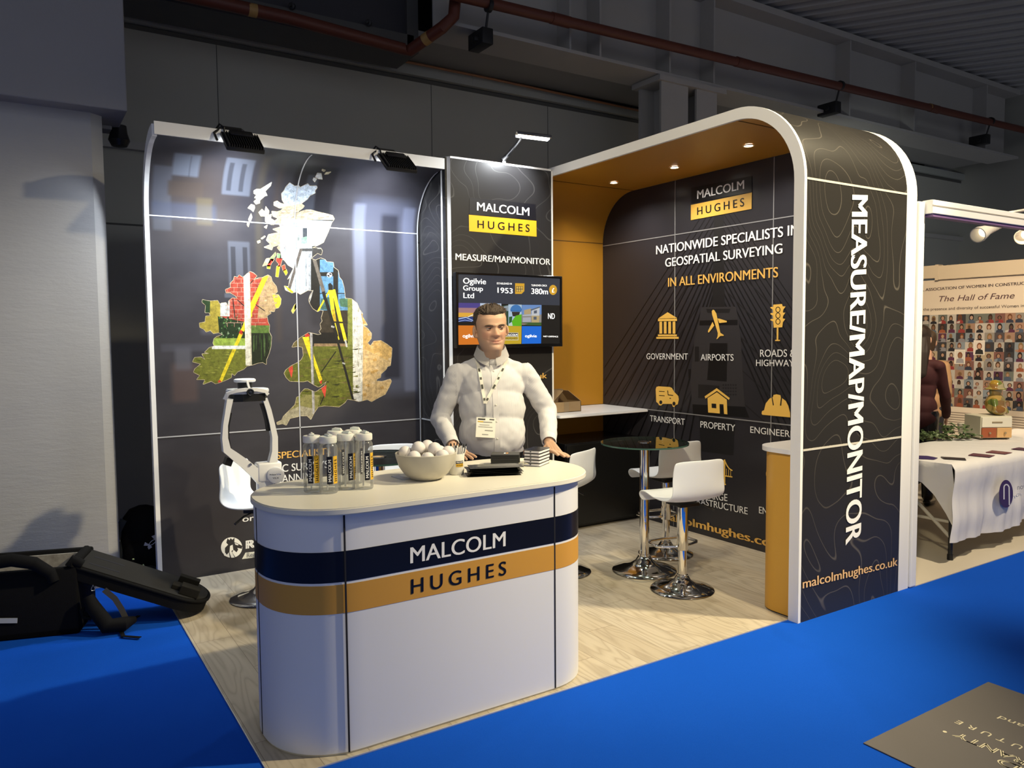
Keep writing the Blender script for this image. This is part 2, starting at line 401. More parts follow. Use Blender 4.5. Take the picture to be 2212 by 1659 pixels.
b.box(x0, x0+.42, 1.02, 1.05, .02, 4.50); b.box(x1-.34, x1, 1.02, 1.05, .02, 4.50); b.box(x0+.2, x0+.23, 1.05, 1.4, .02, 4.5); b.box(x1-.18, x1-.15, 1.05, 1.4, .02, 4.5); b.box(x0, x1, 1.35, 1.4, .02, 4.5)
b.build('column_shaft', STEEL, G2, smooth=False)
b = B(); b.box(x0-.06, x1+.12, .98, 1.45, 4.50, 4.56); b.build('cap_plate', STEEL, G2, smooth=False)

# pipes, clamps, duct
RUST = noisy('red_brown_pipe', (.13, .035, .02), (.10, .026, .016), 3, .45)
CLAMP = mat('dark_bracket', (.03, .03, .032), .5, .5)
P1 = [tuple(at(x, y, 1, .8)) for x, y in ((960, -16), (1500, 112), (2212, 281))]
d = Vector(P1[2])-Vector(P1[1]); P1[2] = tuple(Vector(P1[1])+d*1.4)
t = thing('sprinkler_pipe', 'long red-brown pipe running in front of the grey steel girder', 'pipe', P1[1])
b = B(); b.tube(P1, .052, 14); b.build('pipe', RUST, t)
for px, py in ((1212, 44), (1605, 137), (2018, 235)):
    b = B(); p = at(px, py, 1, .8); b.tube([p-Vector((.12, 0, 0)), p+Vector((.1, 0, 0))], .058, 14); b.build('coupling', RUST, t)
for px, py in ((1600, 136), (2015, 234)):
    b = B(); p = at(px-6, py-2, 1, .8); b.tube([p-Vector((.03, 0, 0)), p+Vector((.03, 0, 0))], .0535, 14); b.build('band_label', mat('pipe_label', (.4, .24, .08), .5), t)
for px, py in ((1056, 12), (1815, 185), (2140, 262)):
    p = at(px, py, 1, .8)
    g = thing('beam_clamp', 'dark beam clamp hanging the red-brown pipe', 'clamp', p)
    g['label'] = {1056: 'dark beam clamp holding the main red-brown pipe near its bent branch', 1815: 'dark beam clamp holding the red-brown pipe above the curved arch front', 2140: 'dark beam clamp holding the red-brown pipe above the white neighbouring frame'}[px]; g['group'] = 'pipe clamps on the girder flange'
    b = B(); b.tube([p+Vector((-.02, 0, 0)), p+Vector((.02, 0, 0))], .062, 14); b.tube([p, p+Vector((0, .06, -.2))], .012, 8); b.build('hanger', CLAMP, g)
    b = B(); b.box(p.x-.06, p.x+.06, p.y+.02, p.y+.30, p.z-.34, p.z-.19, .01); b.box(p.x-.1, p.x+.1, p.y+.1, p.y+.16, p.z-.3, p.z-.26, .005); b.build('jaw', CLAMP, g)
P2 = [tuple(at(x, y, 1, 1.3)) for x, y in ((276, -38), (620, 38), (872, 106))]
e0 = at(884, 110, 1, 1.3); e1 = at(955, 60, 1, .95); e2 = at(980, 36, 1, .93); e3 = at(986, -30, 1, .93)
t = thing('branch_pipe', 'red-brown pipe that bends upward at the top of the photo', 'pipe', P2[1])
b = B(); b.tube(P2+[e0, e1, e2, e3], .055, 14); b.build('pipe', RUST, t)
b = B(); m = Vector(e0)*.45+e1*.55; dd = (e1-e0).normalized(); b.tube([m-dd*.035, m+dd*.035], .0565, 14); b.build('band_label', mat('pipe_label', (.4, .24, .08), .5), t)
b = B(); m = at(545, 22, 1, 1.3); b.tube([m-Vector((.035, 0, 0)), m+Vector((.035, 0, 0))], .0565, 14); b.build('band_label', mat('pipe_label', (.4, .24, .08), .5), t)
q = [at(x, y, 1, 2.05) for x, y in ((300, 18), (700, 98), (1050, 168), (1400, 243))]
b = B(); b.tube(q, .014, 8); tag(b.build('cable_conduit', mat('copper_conduit', (.28, .12, .05), .45)), 'thin copper-coloured conduit running along the top of the back wall', 'conduit')
for p in [at(940, 130, 1, 2.05)]: pass
# dark duct at the top left
q0 = at(600, 4, 1, 1.5); q1 = at(884, 84, 1, 1.5)
t = thing('air_duct', 'dark grey duct with a bolted flange at the top left', 'duct', (q0.x, 1.6, q0.z))
b = B(); b.box(q0.x-1.5, q1.x, 1.55, 2.0, q1.z+.04, 5.6); b.build('duct_body', mat('duct_metal', (.045, .045, .055), .5, .3), t, smooth=False)
b = B(); b.box(q0.x-1.5, q1.x+.05, 1.50, 2.02, q1.z-.12, q1.z+.04); b.box(q1.x-.02, q1.x+.1, 1.5, 2.02, q1.z-.12, 5.6); b.build('flange', noisy('duct_flange', (.09, .09, .09), (.07, .07, .07), 3, .6), t, smooth=False)
for px, py in ((632, 14), (797, 50)):
    p = at(px, py, 1, 1.49); b = B(); b.lathe([(0, 0), (.03, 0), (.03, .03), (.012, .035), (.012, .07), (0, .07)], 8, p, (-.6, -.8, -.2)); b.build('bolt', CLAMP, t)
# dark camera-like device hanging under the bulkhead, gives no light
p = at(246, 280, 1, .5)
t = thing('bulkhead_device', 'dark device hanging under the end of the bulkhead', 'device', p)
b = B(); b.box(p.x-.10, p.x-.02, .42, .56, p.z-.02, 3.1, .006); b.build('bracket', noisy('bulkhead_paint', (.2, .2, .2), (.2, .2, .2)), t, smooth=False)
b = B(); b.lathe([(0, .05), (.05, .05), (.055, 0), (.07, -.05), (.05, -.09), (0, -.1)], 16, p+Vector((.03, 0, -.02))); b.tube([p+Vector((.03, 0, .0)), Vector((p.x+.03, p.y, 3.1))], .035, 12); b.build('device_body', BLACK_PLASTIC, t)

# ================================================================ map wall
ZC, RC, YE = 2.451, .42, -.45       # start height and radius of the forward curve, y of its front edge
XW = 1.9506
MW = thing('display_wall', 'tall dark graphic wall with a printed photo collage map and a forward curving top', 'display wall', (XW/2, 0, 0))
def wall_pt(x, v, off=0.0):
    """point of the map wall: x along it, v up its face (arc length), off out of the face"""
    if v <= ZC: return Vector((x, -off, v))
    a = (v-ZC)/RC
    if a <= PI/2: r = RC-off; return Vector((x, -RC+r*math.cos(a), ZC+r*math.sin(a)))
    return Vector((x, -RC-(a-PI/2)*RC, ZC+RC-off))
VEND = ZC+RC*PI/2+(-YE-RC)
def wall_uv(px, py):
    """the place on the map wall that a pixel of the photograph shows"""
    p = at(px, py, 1, 0)
    if p.z <= ZC: return p.x, p.z
    d = ray(px, py); c = Vector((0, -RC, ZC))
    a = d.y*d.y+d.z*d.z; o = CAM-c; bb = 2*(o.y*d.y+o.z*d.z); cc = o.y*o.y+o.z*o.z-RC*RC
    tt = (-bb+math.sqrt(max(0, bb*bb-4*a*cc)))/(2*a); q = CAM+d*tt
    return q.x, ZC+RC*math.atan2(q.z-ZC, q.y+RC)
def sweep(b, vs, x0, x1, off0, off1, nx=1):
    """a strip of the map wall between x0 and x1, from off0 to off1 out of the face, with uv in metres"""
    uv = b.bm.loops.layers.uv.verify()
    for i in range(nx):
        xa, xb = x0+(x1-x0)*i/nx, x0+(x1-x0)*(i+1)/nx
        for va, vb in zip(vs, vs[1:]):
            f = b.bm.faces.new([b.bm.verts.new(wall_pt(x, v, off1)) for x, v in ((xa, va), (xb, va), (xb, vb), (xa, vb))])
            for l, q in zip(f.loops, ((xa, va), (xb, va), (xb, vb), (xa, vb))): l[uv].uv = q
    bmesh.ops.remove_doubles(b.bm, verts=b.bm.verts, dist=1e-5)
VS = [0, .5, .99, 1.5, 2, ZC]+[ZC+RC*PI/2*i/12 for i in range(1, 13)]+[VEND]
def sboxes(t, u, v, lst, base):
    """soft-edged blocks (x0, x1, v0, v1, softness, colour, strength) over a base colour"""
    c = base
    for x0, x1, v0, v1, s, col, st in lst:
        fx = t.math('MULTIPLY', t.math('DIVIDE', t.math('SUBTRACT', u, x0), s, clamp=True), t.math('DIVIDE', t.math('SUBTRACT', x1, u), s, clamp=True))
        fz = t.math('MULTIPLY', t.math('DIVIDE', t.math('SUBTRACT', v, v0), s, clamp=True), t.math('DIVIDE', t.math('SUBTRACT', v1, v), s, clamp=True))
        c = t.mix(t.math('MULTIPLY', t.math('MULTIPLY', fx, fz), st), c, col)
    return c
MG = mat('map_wall_print', (.02, .02, .02), .40, 0, .5); _t = NT(MG); _uv = _t.n('ShaderNodeSeparateXYZ'); _t.put(_uv.inputs[0], _t.coord('UV'))
_u, _v = _uv.outputs[0], _uv.outputs[1]
_bs = _t.mix(_t.noise(_t.mapping(_t.coord('UV'), (1.6, 2.6, 1)), 1.6, 3), (.014, .013, .018), (.055, .052, .06))
_wy = (.10, .11, .14); _br = (.055, .042, .036); _dk = (.012, .011, .014); _yl = (.11, .09, .05); _bl = (.05, .06, .10)
_bl2 = [(0, .62, 2.2, 2.95, .25, _br, .7), (.03, .16, 2.35, 2.8, .02, _wy, .45), (.14, .32, 2.72, 2.92, .02, _wy, .95), (.245, .262, 2.72, 2.9, .01, _dk, .5), (.12, .36, 2.58, 2.70, .02, _br, .9),
 (.46, .66, 2.62, 2.93, .015, _wy, .8), (.49, .53, 2.65, 2.88, .01, _dk, .6), (.57, .61, 2.65, 2.88, .01, _dk, .6), (.02, .45, 2.42, 2.56, .03, _bl, .6), (.3, .42, 2.4, 2.6, .02, _yl, .5),
 (.5, .66, 1.95, 2.32, .015, _wy, .55), (.52, .56, 2.0, 2.28, .008, _dk, .7), (.6, .64, 2.0, 2.28, .008, _dk, .7), (.47, .69, 1.92, 1.96, .01, _wy, .6),
 (.68, .76, 1.7, 3.0, .05, _yl, .45), (.80, .88, 1.6, 3.0, .04, _br, .6), (.92, 1.25, 2.5, 2.95, .03, _dk, .8), (1.02, 1.12, 2.55, 2.85, .02, _wy, .35),
 (1.38, 1.95, 1.15, 2.74, .10, (.075, .08, .115), .75), (1.40, 1.52, 1.2, 2.66, .03, (.15, .16, .21), .7), (1.62, 1.80, 1.3, 2.6, .04, (.012, .012, .018), .8), (1.80, 1.93, 1.2, 2.66, .03, (.12, .13, .19), .8),
 (1.05, 1.3, 1.7, 2.2, .05, _dk, .5), (.1, .3, 1.2, 1.5, .04, (.09, .06, .055), .6), (.13, .26, 1.42, 1.6, .03, (.1, .1, .12), .6), (.05, .5, 1.55, 1.62, .02, (.07, .07, .09), .5),
 (.3, .48, 1.66, 1.74, .03, (.11, .11, .14), .5), (.55, 1.0, 1.02, 1.22, .1, (.035, .033, .036), .7), (1.25, 1.7, 1.0, 1.35, .1, (.04, .038, .042), .7), (.0, .6, .1, .9, .12, (.03, .026, .03), .6), (.9, 1.9, .05, .5, .1, (.02, .018, .02), .6)]
_t.color(sboxes(_t, _u, _v, _bl2, _bs)); _t.bump(_t.noise(_t.mapping(_t.coord('UV'), (1, 1, 1)), 420, 1), .06, .001)
b = B(); sweep(b, VS, .016, XW, 0, .001); b.build('graphic_sheet', MG, MW, recalc=False)
# shell behind the sheet: one closed profile
out = [(.06, 0), (.06, ZC)]+[(-RC+(RC+.06)*math.cos(PI/2*i/12), ZC+(RC+.06)*math.sin(PI/2*i/12)) for i in range(1, 13)]+[(YE, ZC+RC+.06)]
inn = [(wall_pt(0, v, 0).y, wall_pt(0, v, 0).z) for v in VS[::-1]]
YZX = Matrix(((0, 0, 1, 0), (1, 0, 0, 0), (0, 1, 0, 0), (0, 0, 0, 1)))
b = B(); b.prism(out+inn, .0, XW, YZX); b.build('wall_shell', WHITE_TRIM, MW, smooth=False)
b = B(); b.box(-.0, XW, YE-.014, YE, ZC+RC-.002, ZC+RC+.075); b.build('front_lip', WHITE_TRIM, MW, smooth=False)
vv = [v for v in VS]
b = B(); b.prism(out+[(wall_pt(0, v, .012).y, wall_pt(0, v, .012).z) for v in VS[::-1]], -.012, .016, YZX); b.build('edge_trim', WHITE_TRIM, MW, smooth=False)
SEAM = mat('seam_strip', (.62, .63, .65), .3, .4)
for va in (.9904, ZC):
    b = B(); sweep(b, [va-.004, va+.004], .016, XW-.006, 0, .004); b.build('panel_seam', SEAM, MW, recalc=False)
b = B(); sweep(b, VS[:-1], .9743-.004, .9743+.004, 0, .004); b.build('panel_seam', SEAM, MW, recalc=False)
b = B(); sweep(b, VS[:-2], XW-.012, XW-.002, 0, .004); b.build('panel_seam', SEAM, MW, recalc=False)

# the collage map, traced outline by outline
def z3(*p): return [(380+x/4.254, 340+y/4.254) for x, y in p]
def z4(*p): return [(400+x/4.424, 560+y/4.424) for x, y in p]
GB = z3((1045,232),(1090,262),(1130,258),(1140,275),(1210,240),(1230,262),(1290,260),(1298,275),(1275,305),(1280,325),(1230,350),(1205,385),(1170,410),(1150,425),(1180,445),(1165,465),(1130,490),(1110,520),(1150,495),(1200,482),(1240,482),(1300,500),(1390,520),(1440,535),(1455,565),(1430,600),(1400,680),(1355,780),(1320,800),(1250,832),(1330,834),(1345,860),(1335,895),(1300,880),(1255,915),(1240,930),(1280,945),(1330,925),(1370,940),(1385,960),(1445,965),(1450,1010),(1490,1040),(1500,1100),(1525,1130),(1545,1200),(1555,1295)) \
 + z4((1590,380),(1640,420),(1665,480),(1695,520),(1690,545),(1740,628),(1695,630),(1740,660),(1780,710),(1775,760),(1740,800),(1770,830),(1800,785),(1870,778),(1930,815),(1975,850),(1970,930),(1960,1015),(1930,1025),(1920,1050),(1870,1095),(1865,1130),(1830,1145),(1825,1165),(1880,1168),(1960,1145),(1970,1165),(1950,1215),(1910,1290),(1850,1320),(1780,1360),(1740,1340),(1660,1360),(1610,1345),(1550,1335),(1525,1370),(1470,1410),(1330,1400),(1270,1410),(1230,1470),(1200,1530),(1165,1495),(1100,1495),(1050,1510),(1000,1520),(965,1585),(930,1570),(880,1580),(875,1560),(920,1540),(940,1500),(1000,1440),(1050,1390),(1065,1320),(1090,1310),(1110,1270),(1140,1240),(1170,1240),(1240,1270),(1270,1255),(1330,1210),(1350,1165),(1290,1215),(1270,1220),(1230,1200),(1170,1160),(1130,1170),(1060,1168),(1000,1165),(965,1130),(945,1090),(960,1060),(1010,1020),(1080,985),(1110,960),(1130,920),(1120,840),(1080,830),(1020,840),(1040,800),(1100,750),(1180,700),(1270,722),(1300,715),(1280,690),(1300,665),(1290,620),(1310,590),(1300,560),(1315,510),(1320,490),(1290,485),(1265,500),(1220,470),(1195,430),(1180,390),(1195,340),(1222,300),(1170,297),(1100,335),(1060,310),(1020,322),(960,295),(945,255),(975,262)) \
 + z3((1035,1185),(1050,1100),(1025,1120),(1060,1060),(1080,1020),(1030,990),(1000,950),(960,920),(965,870),(930,830),(960,800),(890,820),(880,850),(810,825),(870,800),(830,760),(850,710),(900,700),(950,690),(890,660),(960,640),(940,600),(890,620),(900,590),(940,560),(890,540),(880,495),(930,500),(960,490),(990,465),(950,465),(900,440),(900,410),(930,400),(960,420),(1000,430),(975,390),(970,330),(990,310),(1010,270))
IR = z4((620,118),(650,130),(685,160),(650,200),(700,180),(740,175),(790,150),(820,170),(830,210),(870,260),(880,310),(850,335),(890,340),(915,380),(910,430),(890,465),(860,470),(850,500),(800,495),(820,515),(780,540),(790,600),(805,630),(800,690),(825,740),(820,830),(800,900),(775,960),(775,1005),(740,985),(700,990),(640,1010),(590,1020),(560,1050),(500,1075),(470,1110),(445,1090),(440,1130),(400,1150),(340,1175),(290,1190),(250,1165),(170,1195),(190,1150),(110,1150),(140,1110),(80,1080),(90,1050),(150,1000),(70,980),(90,940),(150,935),(190,960),(160,905),(230,900),(185,890),(230,845),(280,830),(265,800),(275,760),(300,740),(360,720),(320,700),(270,710),(240,680),(200,695),(180,670),(140,650),(135,610),(190,600),(195,545),(240,540),(230,510),(190,510),(195,440),(160,410),(165,385),(200,395),(240,400),(310,395),(330,430),(345,420),(390,415),(410,450),(415,400),(450,370),(500,375),(480,350),(430,320),(390,320),(385,290),(435,270),(430,230),(460,200),(470,165),(500,175),(515,150),(550,175),(590,140))
def clip(subj, cl):
    """subject polygon cut by a convex polygon"""
    area = sum(cl[i-1][0]*cl[i][1]-cl[i][0]*cl[i-1][1] for i in range(len(cl)))
    if area < 0: cl = cl[::-1]
    out_ = subj
    for i in range(len(cl)):
        (ax, ay), (bx, by) = cl[i-1], cl[i]; inp = out_; out_ = []
        if not inp: return []
        ins = lambda p: (bx-ax)*(p[1]-ay)-(by-ay)*(p[0]-ax) >= 0
        def cut(p, q):
            d1 = (bx-ax)*(p[1]-ay)-(by-ay)*(p[0]-ax); d2 = (bx-ax)*(q[1]-ay)-(by-ay)*(q[0]-ax); t_ = d1/(d1-d2); return (p[0]+(q[0]-p[0])*t_, p[1]+(q[1]-p[1])*t_)
        for j in range(len(inp)):
            p, q = inp[j-1], inp[j]
            if ins(q):
                if not ins(p): out_.append(cut(p, q))
                out_.append(q)
            elif ins(p): out_.append(cut(p, q))
    res = []
    for p in out_:
        if not res or math.hypot(p[0]-res[-1][0], p[1]-res[-1][1]) > 1e-3: res.append(p)
    return res
rnd = random.Random(4)
def collage(layers): return [(p, c, True) for _k, c, p in layers]
def q4(*a): return z4(*a)
def bar3(x0, y0, x1, y1, w): return z3(*line(x0, y0, x1, y1, w))
def bar4(x0, y0, x1, y1, w): return z4(*line(x0, y0, x1, y1, w))
def rect4(a, b_, c, d): return z4((a, b_), (c, b_), (c, d), (a, d))
def rect3(a, b_, c, d): return z3((a, b_), (c, b_), (c, d), (a, d))
YEL = (.78, .62, .02); BLK = (.012, .011, .009); MOSS = (.12, .13, .015)
ir = [('', (.16, .17, .02), rect4(0, 740, 640, 1250)), ('', (.30, .42, .06), rect4(200, 755, 580, 830)), ('', (.42, .06, .035), rect4(330, 90, 860, 640)), ('', (.46, .31, .15), z4((690, 560), (740, 100), (1000, 100), (1000, 560))),
 ('', (.75, .62, .04), z4((830, 330), (1000, 330), (1000, 480), (870, 480))), ('', (.38, .30, .04), z4((100, 380), (345, 380), (320, 720), (100, 720))), ('', (.02, .05, .015), z4((150, 380), (240, 380), (235, 520), (150, 520))), ('', (.62, .63, .6), rect4(335, 400, 425, 545)), ('', (.012, .03, .008), z4((310, 545), (570, 600), (570, 755), (330, 755))),
 ('', (.012, .018, .006), rect4(630, 690, 850, 1020)), ('', (.10, .17, .03), rect4(600, 632, 830, 705))]
for i in range(11): y = 185+i*42; ir.append(('', (.52, .30, .22), rect4(380, y, 770, y+4)))
for i in range(60): r = i % 11; y = 185+r*42; x = 400+(i//11)*66+(r % 2)*33+rnd.uniform(-4, 4); ir.append(('', (.50, .28, .2), rect4(x, y, x+4, y+42)))
for i in range(70): x, y = rnd.uniform(320, 570), rnd.uniform(545, 750); s = rnd.uniform(6, 16); ir.append(('', rnd.choice([(.05, .14, .03), (.12, .24, .07), (.004, .01, .004), (.03, .08, .02), (.25, .34, .2)]), z4((x, y-s), (x+s*.7, y), (x, y+s*.6), (x-s*.8, y+s*.1))))
for i in range(22): x = rnd.uniform(640, 815); y = rnd.uniform(700, 780); ir.append(('', rnd.choice([(.03, .07, .012), (.006, .008, .003), (.06, .10, .03)]), rect4(x, y, x+rnd.uniform(4, 10), y+rnd.uniform(80, 210))))
for i in range(40): x, y = rnd.uniform(80, 560), rnd.uniform(870, 1180); ir.append(('', rnd.choice([(.26, .27, .04), (.10, .12, .01), (.33, .34, .06), (.05, .07, .006)]), z4((x, y), (x+rnd.uniform(20, 70), y-6), (x+60, y+rnd.uniform(3, 10)))))
for i in range(24): x, y = rnd.uniform(740, 880), rnd.uniform(170, 480); ir.append(('', rnd.choice([(.54, .38, .2), (.37, .24, .11), (.6, .45, .27)]), z4((x, y), (x+24, y-5), (x+20, y+12), (x-4, y+10))))
ir += [('', BLK, bar4(500, 390, 600, 480, 9)), ('', BLK, bar4(640, 410, 760, 495, 8)), ('', BLK, bar4(560, 300, 650, 200, 8)), ('', BLK, bar4(455, 380, 475, 560, 9)),
 ('', YEL, z4((745, 160), (795, 160), (625, 540), (620, 430))), ('', YEL, z4((625, 430), (575, 570), (318, 1172), (348, 1180), (600, 600), (640, 540))), ('', (.62, .04, .02), bar4(520, 690, 550, 705, 36)), ('', BLK, bar4(548, 690, 560, 715, 12)), ('', (.6, .05, .02), bar4(318, 1160, 340, 1178, 26)),
 ('', (.72, .68, .55), z4((555, 130), (615, 130), (635, 1015), (578, 1015))), ('', (.60, .54, .38), z4((612, 130), (618, 130), (637, 1015), (622, 1015))), ('', (.80, .81, .76), rect4(255, 826, 578, 858))]
gb = [('', (.55, .62, .70), rect3(860, 200, 1330, 560)), ('', (.60, .50, .33), z3((860, 470), (1200, 420), (1500, 480), (1500, 575), (860, 575))), ('', (.55, .63, .68), z3((930, 560), (1500, 590), (1460, 640), (930, 620))), ('', (.52, .40, .25), rect3(780, 540, 965, 1000)), ('', (.64, .60, .46), rect3(1300, 610, 1460, 840)), ('', (.52, .62, .66), rect3(958, 610, 1250, 1260)), ('', (.66, .74, .70), rect3(1105, 850, 1185, 1260)),
 ('', (.45, .40, .38), rect3(960, 620, 1015, 840)), ('', BLK, rect3(1240, 920, 1330, 1430)), ('', (.11, .26, .42), rect3(1322, 940, 1600, 1406)), ('', BLK, rect3(1445, 1010, 1490, 1406)), ('', BLK, rect3(1322, 1055, 1450, 1092)), ('', BLK, rect3(1322, 1246, 1600, 1254)), ('', (.06, .14, .08), z3((1500, 1300), (1580, 1290), (1585, 1380), (1510, 1370))), ('', (.05, .13, .12), z3((1330, 1300), (1420, 1280), (1440, 1400), (1330, 1400))),
 ('', (.035, .026, .016), rect4(1200, 490, 1562, 720)), ('', (.008, .007, .006), rect4(1200, 700, 1562, 835)), ('', (.28, .18, .09), rect4(1230, 805, 1560, 850)), ('', MOSS, rect4(900, 832, 1612, 1420)), ('', (.15, .12, .04), rect4(1000, 740, 1195, 900)), ('', (.26, .24, .08), z4((860, 1600), (860, 1400), (1100, 1290), (1290, 1300), (1230, 1600))), ('', (.40, .36, .24), z4((860, 1600), (870, 1500), (1100, 1400), (1230, 1430), (1200, 1600))), ('', (.22, .24, .05), rect4(1552, 375, 1608, 865)),
 ('', (.62, .38, .12), z4((1685, 480), (2000, 480), (2000, 1400), (1660, 1400), (1685, 1000))), ('', (.66, .45, .20), z4((1700, 850), (2000, 1000), (2000, 1400), (1680, 1400))), ('', (.70, .68, .60), z4((1596, 370), (1665, 420), (1700, 640), (1692, 1370), (1604, 1370)))]
for i in range(46): x, y = rnd.uniform(900, 1300), rnd.uniform(240, 460); gb.append(('', rnd.choice([(.2, .27, .36), (.3, .36, .44), (.75, .8, .85)]), z3(*circ(x, y, 5, 5, 6))))
for i in range(60): x, y = rnd.uniform(900, 1450), rnd.uniform(480, 570); gb.append(('', rnd.choice([(.7, .62, .46), (.46, .37, .24), (.76, .7, .56), (.38, .32, .24)]), z3((x, y), (x+40, y-7), (x+36, y+7), (x+3, y+6))))
for i in range(16): x = 965+i*17; gb.append(('', rnd.choice([(.42, .53, .6), (.68, .76, .78), (.75, .8, .8)]), rect3(x, 640, x+rnd.uniform(3, 8), 1250)))
for i in range(90): x, y = rnd.uniform(940, 1600), rnd.uniform(850, 1400); gb.append(('', rnd.choice([(.17, .19, .02), (.07, .08, .008), (.22, .21, .05), (.035, .04, .006), (.14, .11, .03)]), z4((x, y), (x+rnd.uniform(40, 140), y-rnd.uniform(4, 14)), (x+60, y+rnd.uniform(3, 12)))))
for i in range(30): x, y = rnd.uniform(1690, 1960), rnd.uniform(560, 1340); gb.append(('', rnd.choice([(.68, .46, .19), (.55, .32, .09), (.72, .52, .28)]), z4((x, y), (x+34, y-12), (x+40, y+18), (x+6, y+22))))
for i in range(26): x, y = rnd.uniform(1604, 1688), rnd.uniform(430, 1340); gb.append(('', rnd.choice([(.78, .76, .7), (.55, .52, .42), (.45, .42, .3)]), rect4(x, y, x+8, y+rnd.uniform(30, 90))))
gb += [('', BLK, bar4(1300, 1080, 1440, 880, 10)), ('', BLK, bar4(1290, 1390, 1330, 1300, 10)), ('', (.72, .73, .70), z3((1078, 635), (1325, 640), (1325, 815), (1118, 815))), ('', (.80, .80, .78), z3((1230, 650), (1325, 650), (1325, 815), (1240, 815))), ('', (.05, .06, .07), rect3(1165, 650, 1205, 735)), ('', (.25, .42, .30), z3((1150, 740), (1205, 725), (1205, 790), (1150, 795))), ('', (.3, .34, .32), z3((1115, 720), (1130, 705), (1142, 720), (1142, 770), (1115, 770))), ('', (.5, .5, .44), rect3(1118, 795, 1325, 815)),
 ('', (.38, .40, .42), rect3(1190, 820, 1240, 1225)), ('', (.62, .64, .66), rect3(1204, 850, 1218, 1225)), ('', (.06, .06, .06), bar3(1150, 850, 1260, 850, 26)), ('', (.12, .10, .085), bar3(1150, 840, 1035, 1225, 26)), ('', YEL, z3((990, 1175), (1010, 1180), (1080, 1235), (1065, 1255))),
 ('', YEL, bar4(1378, 300, 1262, 508, 16)), ('', YEL, bar4(1385, 290, 1425, 600, 36)), ('', (.62, .36, .02), bar4(1412, 480, 1432, 600, 20)), ('', YEL, bar4(1425, 610, 1462, 770, 24)), ('', YEL, bar4(1415, 290, 1488, 600, 34)), ('', YEL, bar4(1484, 590, 1532, 780, 30)), ('', BLK, bar4(1418, 600, 1505, 605, 14)), ('', (.55, .55, .52), bar4(1528, 770, 1545, 840, 16)), ('', BLK, z4((1365, 240), (1385, 225), (1410, 250), (1410, 295), (1370, 295))), ('', (.7, .7, .7), z4(*circ(1378, 150, 26, 24))), ('', BLK, z4((1378, 126), (1404, 150), (1378, 150))), ('', BLK, z4((1378, 174), (1352, 150), (1378, 150))),
 ('', (.15, .125, .10), bar4(1232, 0, 1325, 320, 34)), ('', BLK, bar4(1318, 310, 1340, 390, 30)), ('', BLK, bar4(1340, 380, 1450, 740, 30)), ('', BLK, bar4(1440, 720, 1605, 1350, 22)), ('', (.4, .4, .38), bar4(1395, 640, 1425, 650, 18)), ('', (.4, .4, .38), bar4(1500, 990, 1528, 1000, 14)),
 ('', YEL, z4((1120, 745), (1180, 735), (1200, 850), (1205, 985))), ('', YEL, z4((1225, 905), (1310, 1150), (1298, 1185), (1280, 1165), (1230, 1010))), ('', (.62, .05, .03), z4((1140, 725), (1170, 700), (1195, 735), (1150, 745))), ('', (.33, .31, .30), z4((1190, 690), (1215, 690), (1240, 1480), (1215, 1480))), ('', (.5, .49, .48), z4((1196, 690), (1204, 690), (1228, 1480), (1220, 1480))),
 ('', (.66, .07, .04), z4((985, 1045), (1025, 1015), (1030, 1060), (1015, 1135))), ('', (.66, .07, .04), z4((1300, 1235), (1350, 1200), (1345, 1260), (1335, 1325))), ('', (.62, .05, .03), z4((1280, 1170), (1310, 1150), (1300, 1195))), ('', (.42, .42, .40), z3((1230, 1225), (1262, 1220), (1235, 1320), (1225, 1330)))]
isl = [(z3((715,305),(740,290),(775,290),(880,225),(870,260),(820,310),(840,350),(815,355),(770,395),(770,420),(735,430),(715,405),(745,380),(720,370),(740,345),(715,330)), (.52, .64, .74)), (z3((690,430),(720,440),(725,460),(710,500),(690,480),(660,465)), (.7, .62, .48)), (z3((690,515),(700,550),(680,600),(665,570)), (.7, .64, .52)), (z3((655,600),(675,605),(665,640),(653,620)), (.55, .42, .2)),
 (z3((825,450),(855,490),(850,530),(880,520),(870,560),(920,590),(880,620),(820,590),(820,540),(780,540),(760,505),(790,475),(815,500)), (.60, .50, .38)), (z3((840,620),(830,655),(810,640)), (.6, .5, .36)), (z3((1300,140),(1335,145),(1345,200),(1310,195),(1280,180)), (.7, .7, .68)), (z3((1265,185),(1295,195),(1275,225),(1258,205)), (.7, .7, .68)), (z3((1345,105),(1375,115),(1360,130),(1340,118)), (.7, .62, .4)), (z3((1380,135),(1425,130),(1400,150),(1365,155)), (.7, .62, .4)),
 (z3((795,1000),(830,930),(860,925),(870,960),(830,990)), (.66, .5, .3)), (z3((862,930),(915,870),(920,895),(885,955)), (.3, .36, .16)), (z3((870,935),(905,935),(880,970),(865,1000),(835,1000)), (.66, .05, .03)), (z3((840,990),(868,995),(865,1025),(835,1020)), YEL), (z3((930,880),(960,890),(965,930),(930,920)), (.2, .36, .16)), (z3((922,925),(978,930),(960,1000),(935,1000),(945,980),(920,950)), (.66, .05, .03)), (z3((925,1000),(955,995),(940,1100),(915,1095)), YEL), (z3((970,1000),(1000,985),(1008,1030),(985,1045)), (.66, .07, .03)), (z3((985,1040),(1012,1025),(1025,1060),(1010,1085)), YEL), (z3((1105,1340),(1115,1370),(1075,1435),(1060,1410),(1085,1360)), (.7, .6, .1)), (z3((1105,1340),(1112,1362),(1092,1400),(1090,1370)), (.75, .74, .68)),
 (z3((745,770),(772,760),(775,780),(752,790)), (.5, .42, .25)), (z3((780,745),(815,720),(822,728),(792,752)), (.5, .42, .25))]
def ribbon_px(poly, w):
    n = len(poly); res = []
    for i in range(n): res.append((line(*poly[i-1], *poly[i], w), (.62, .52, .34)))
    return res
CUTS = [((0, y, 0), (0, 1, 0)) for y in range(345, 500, 7)]
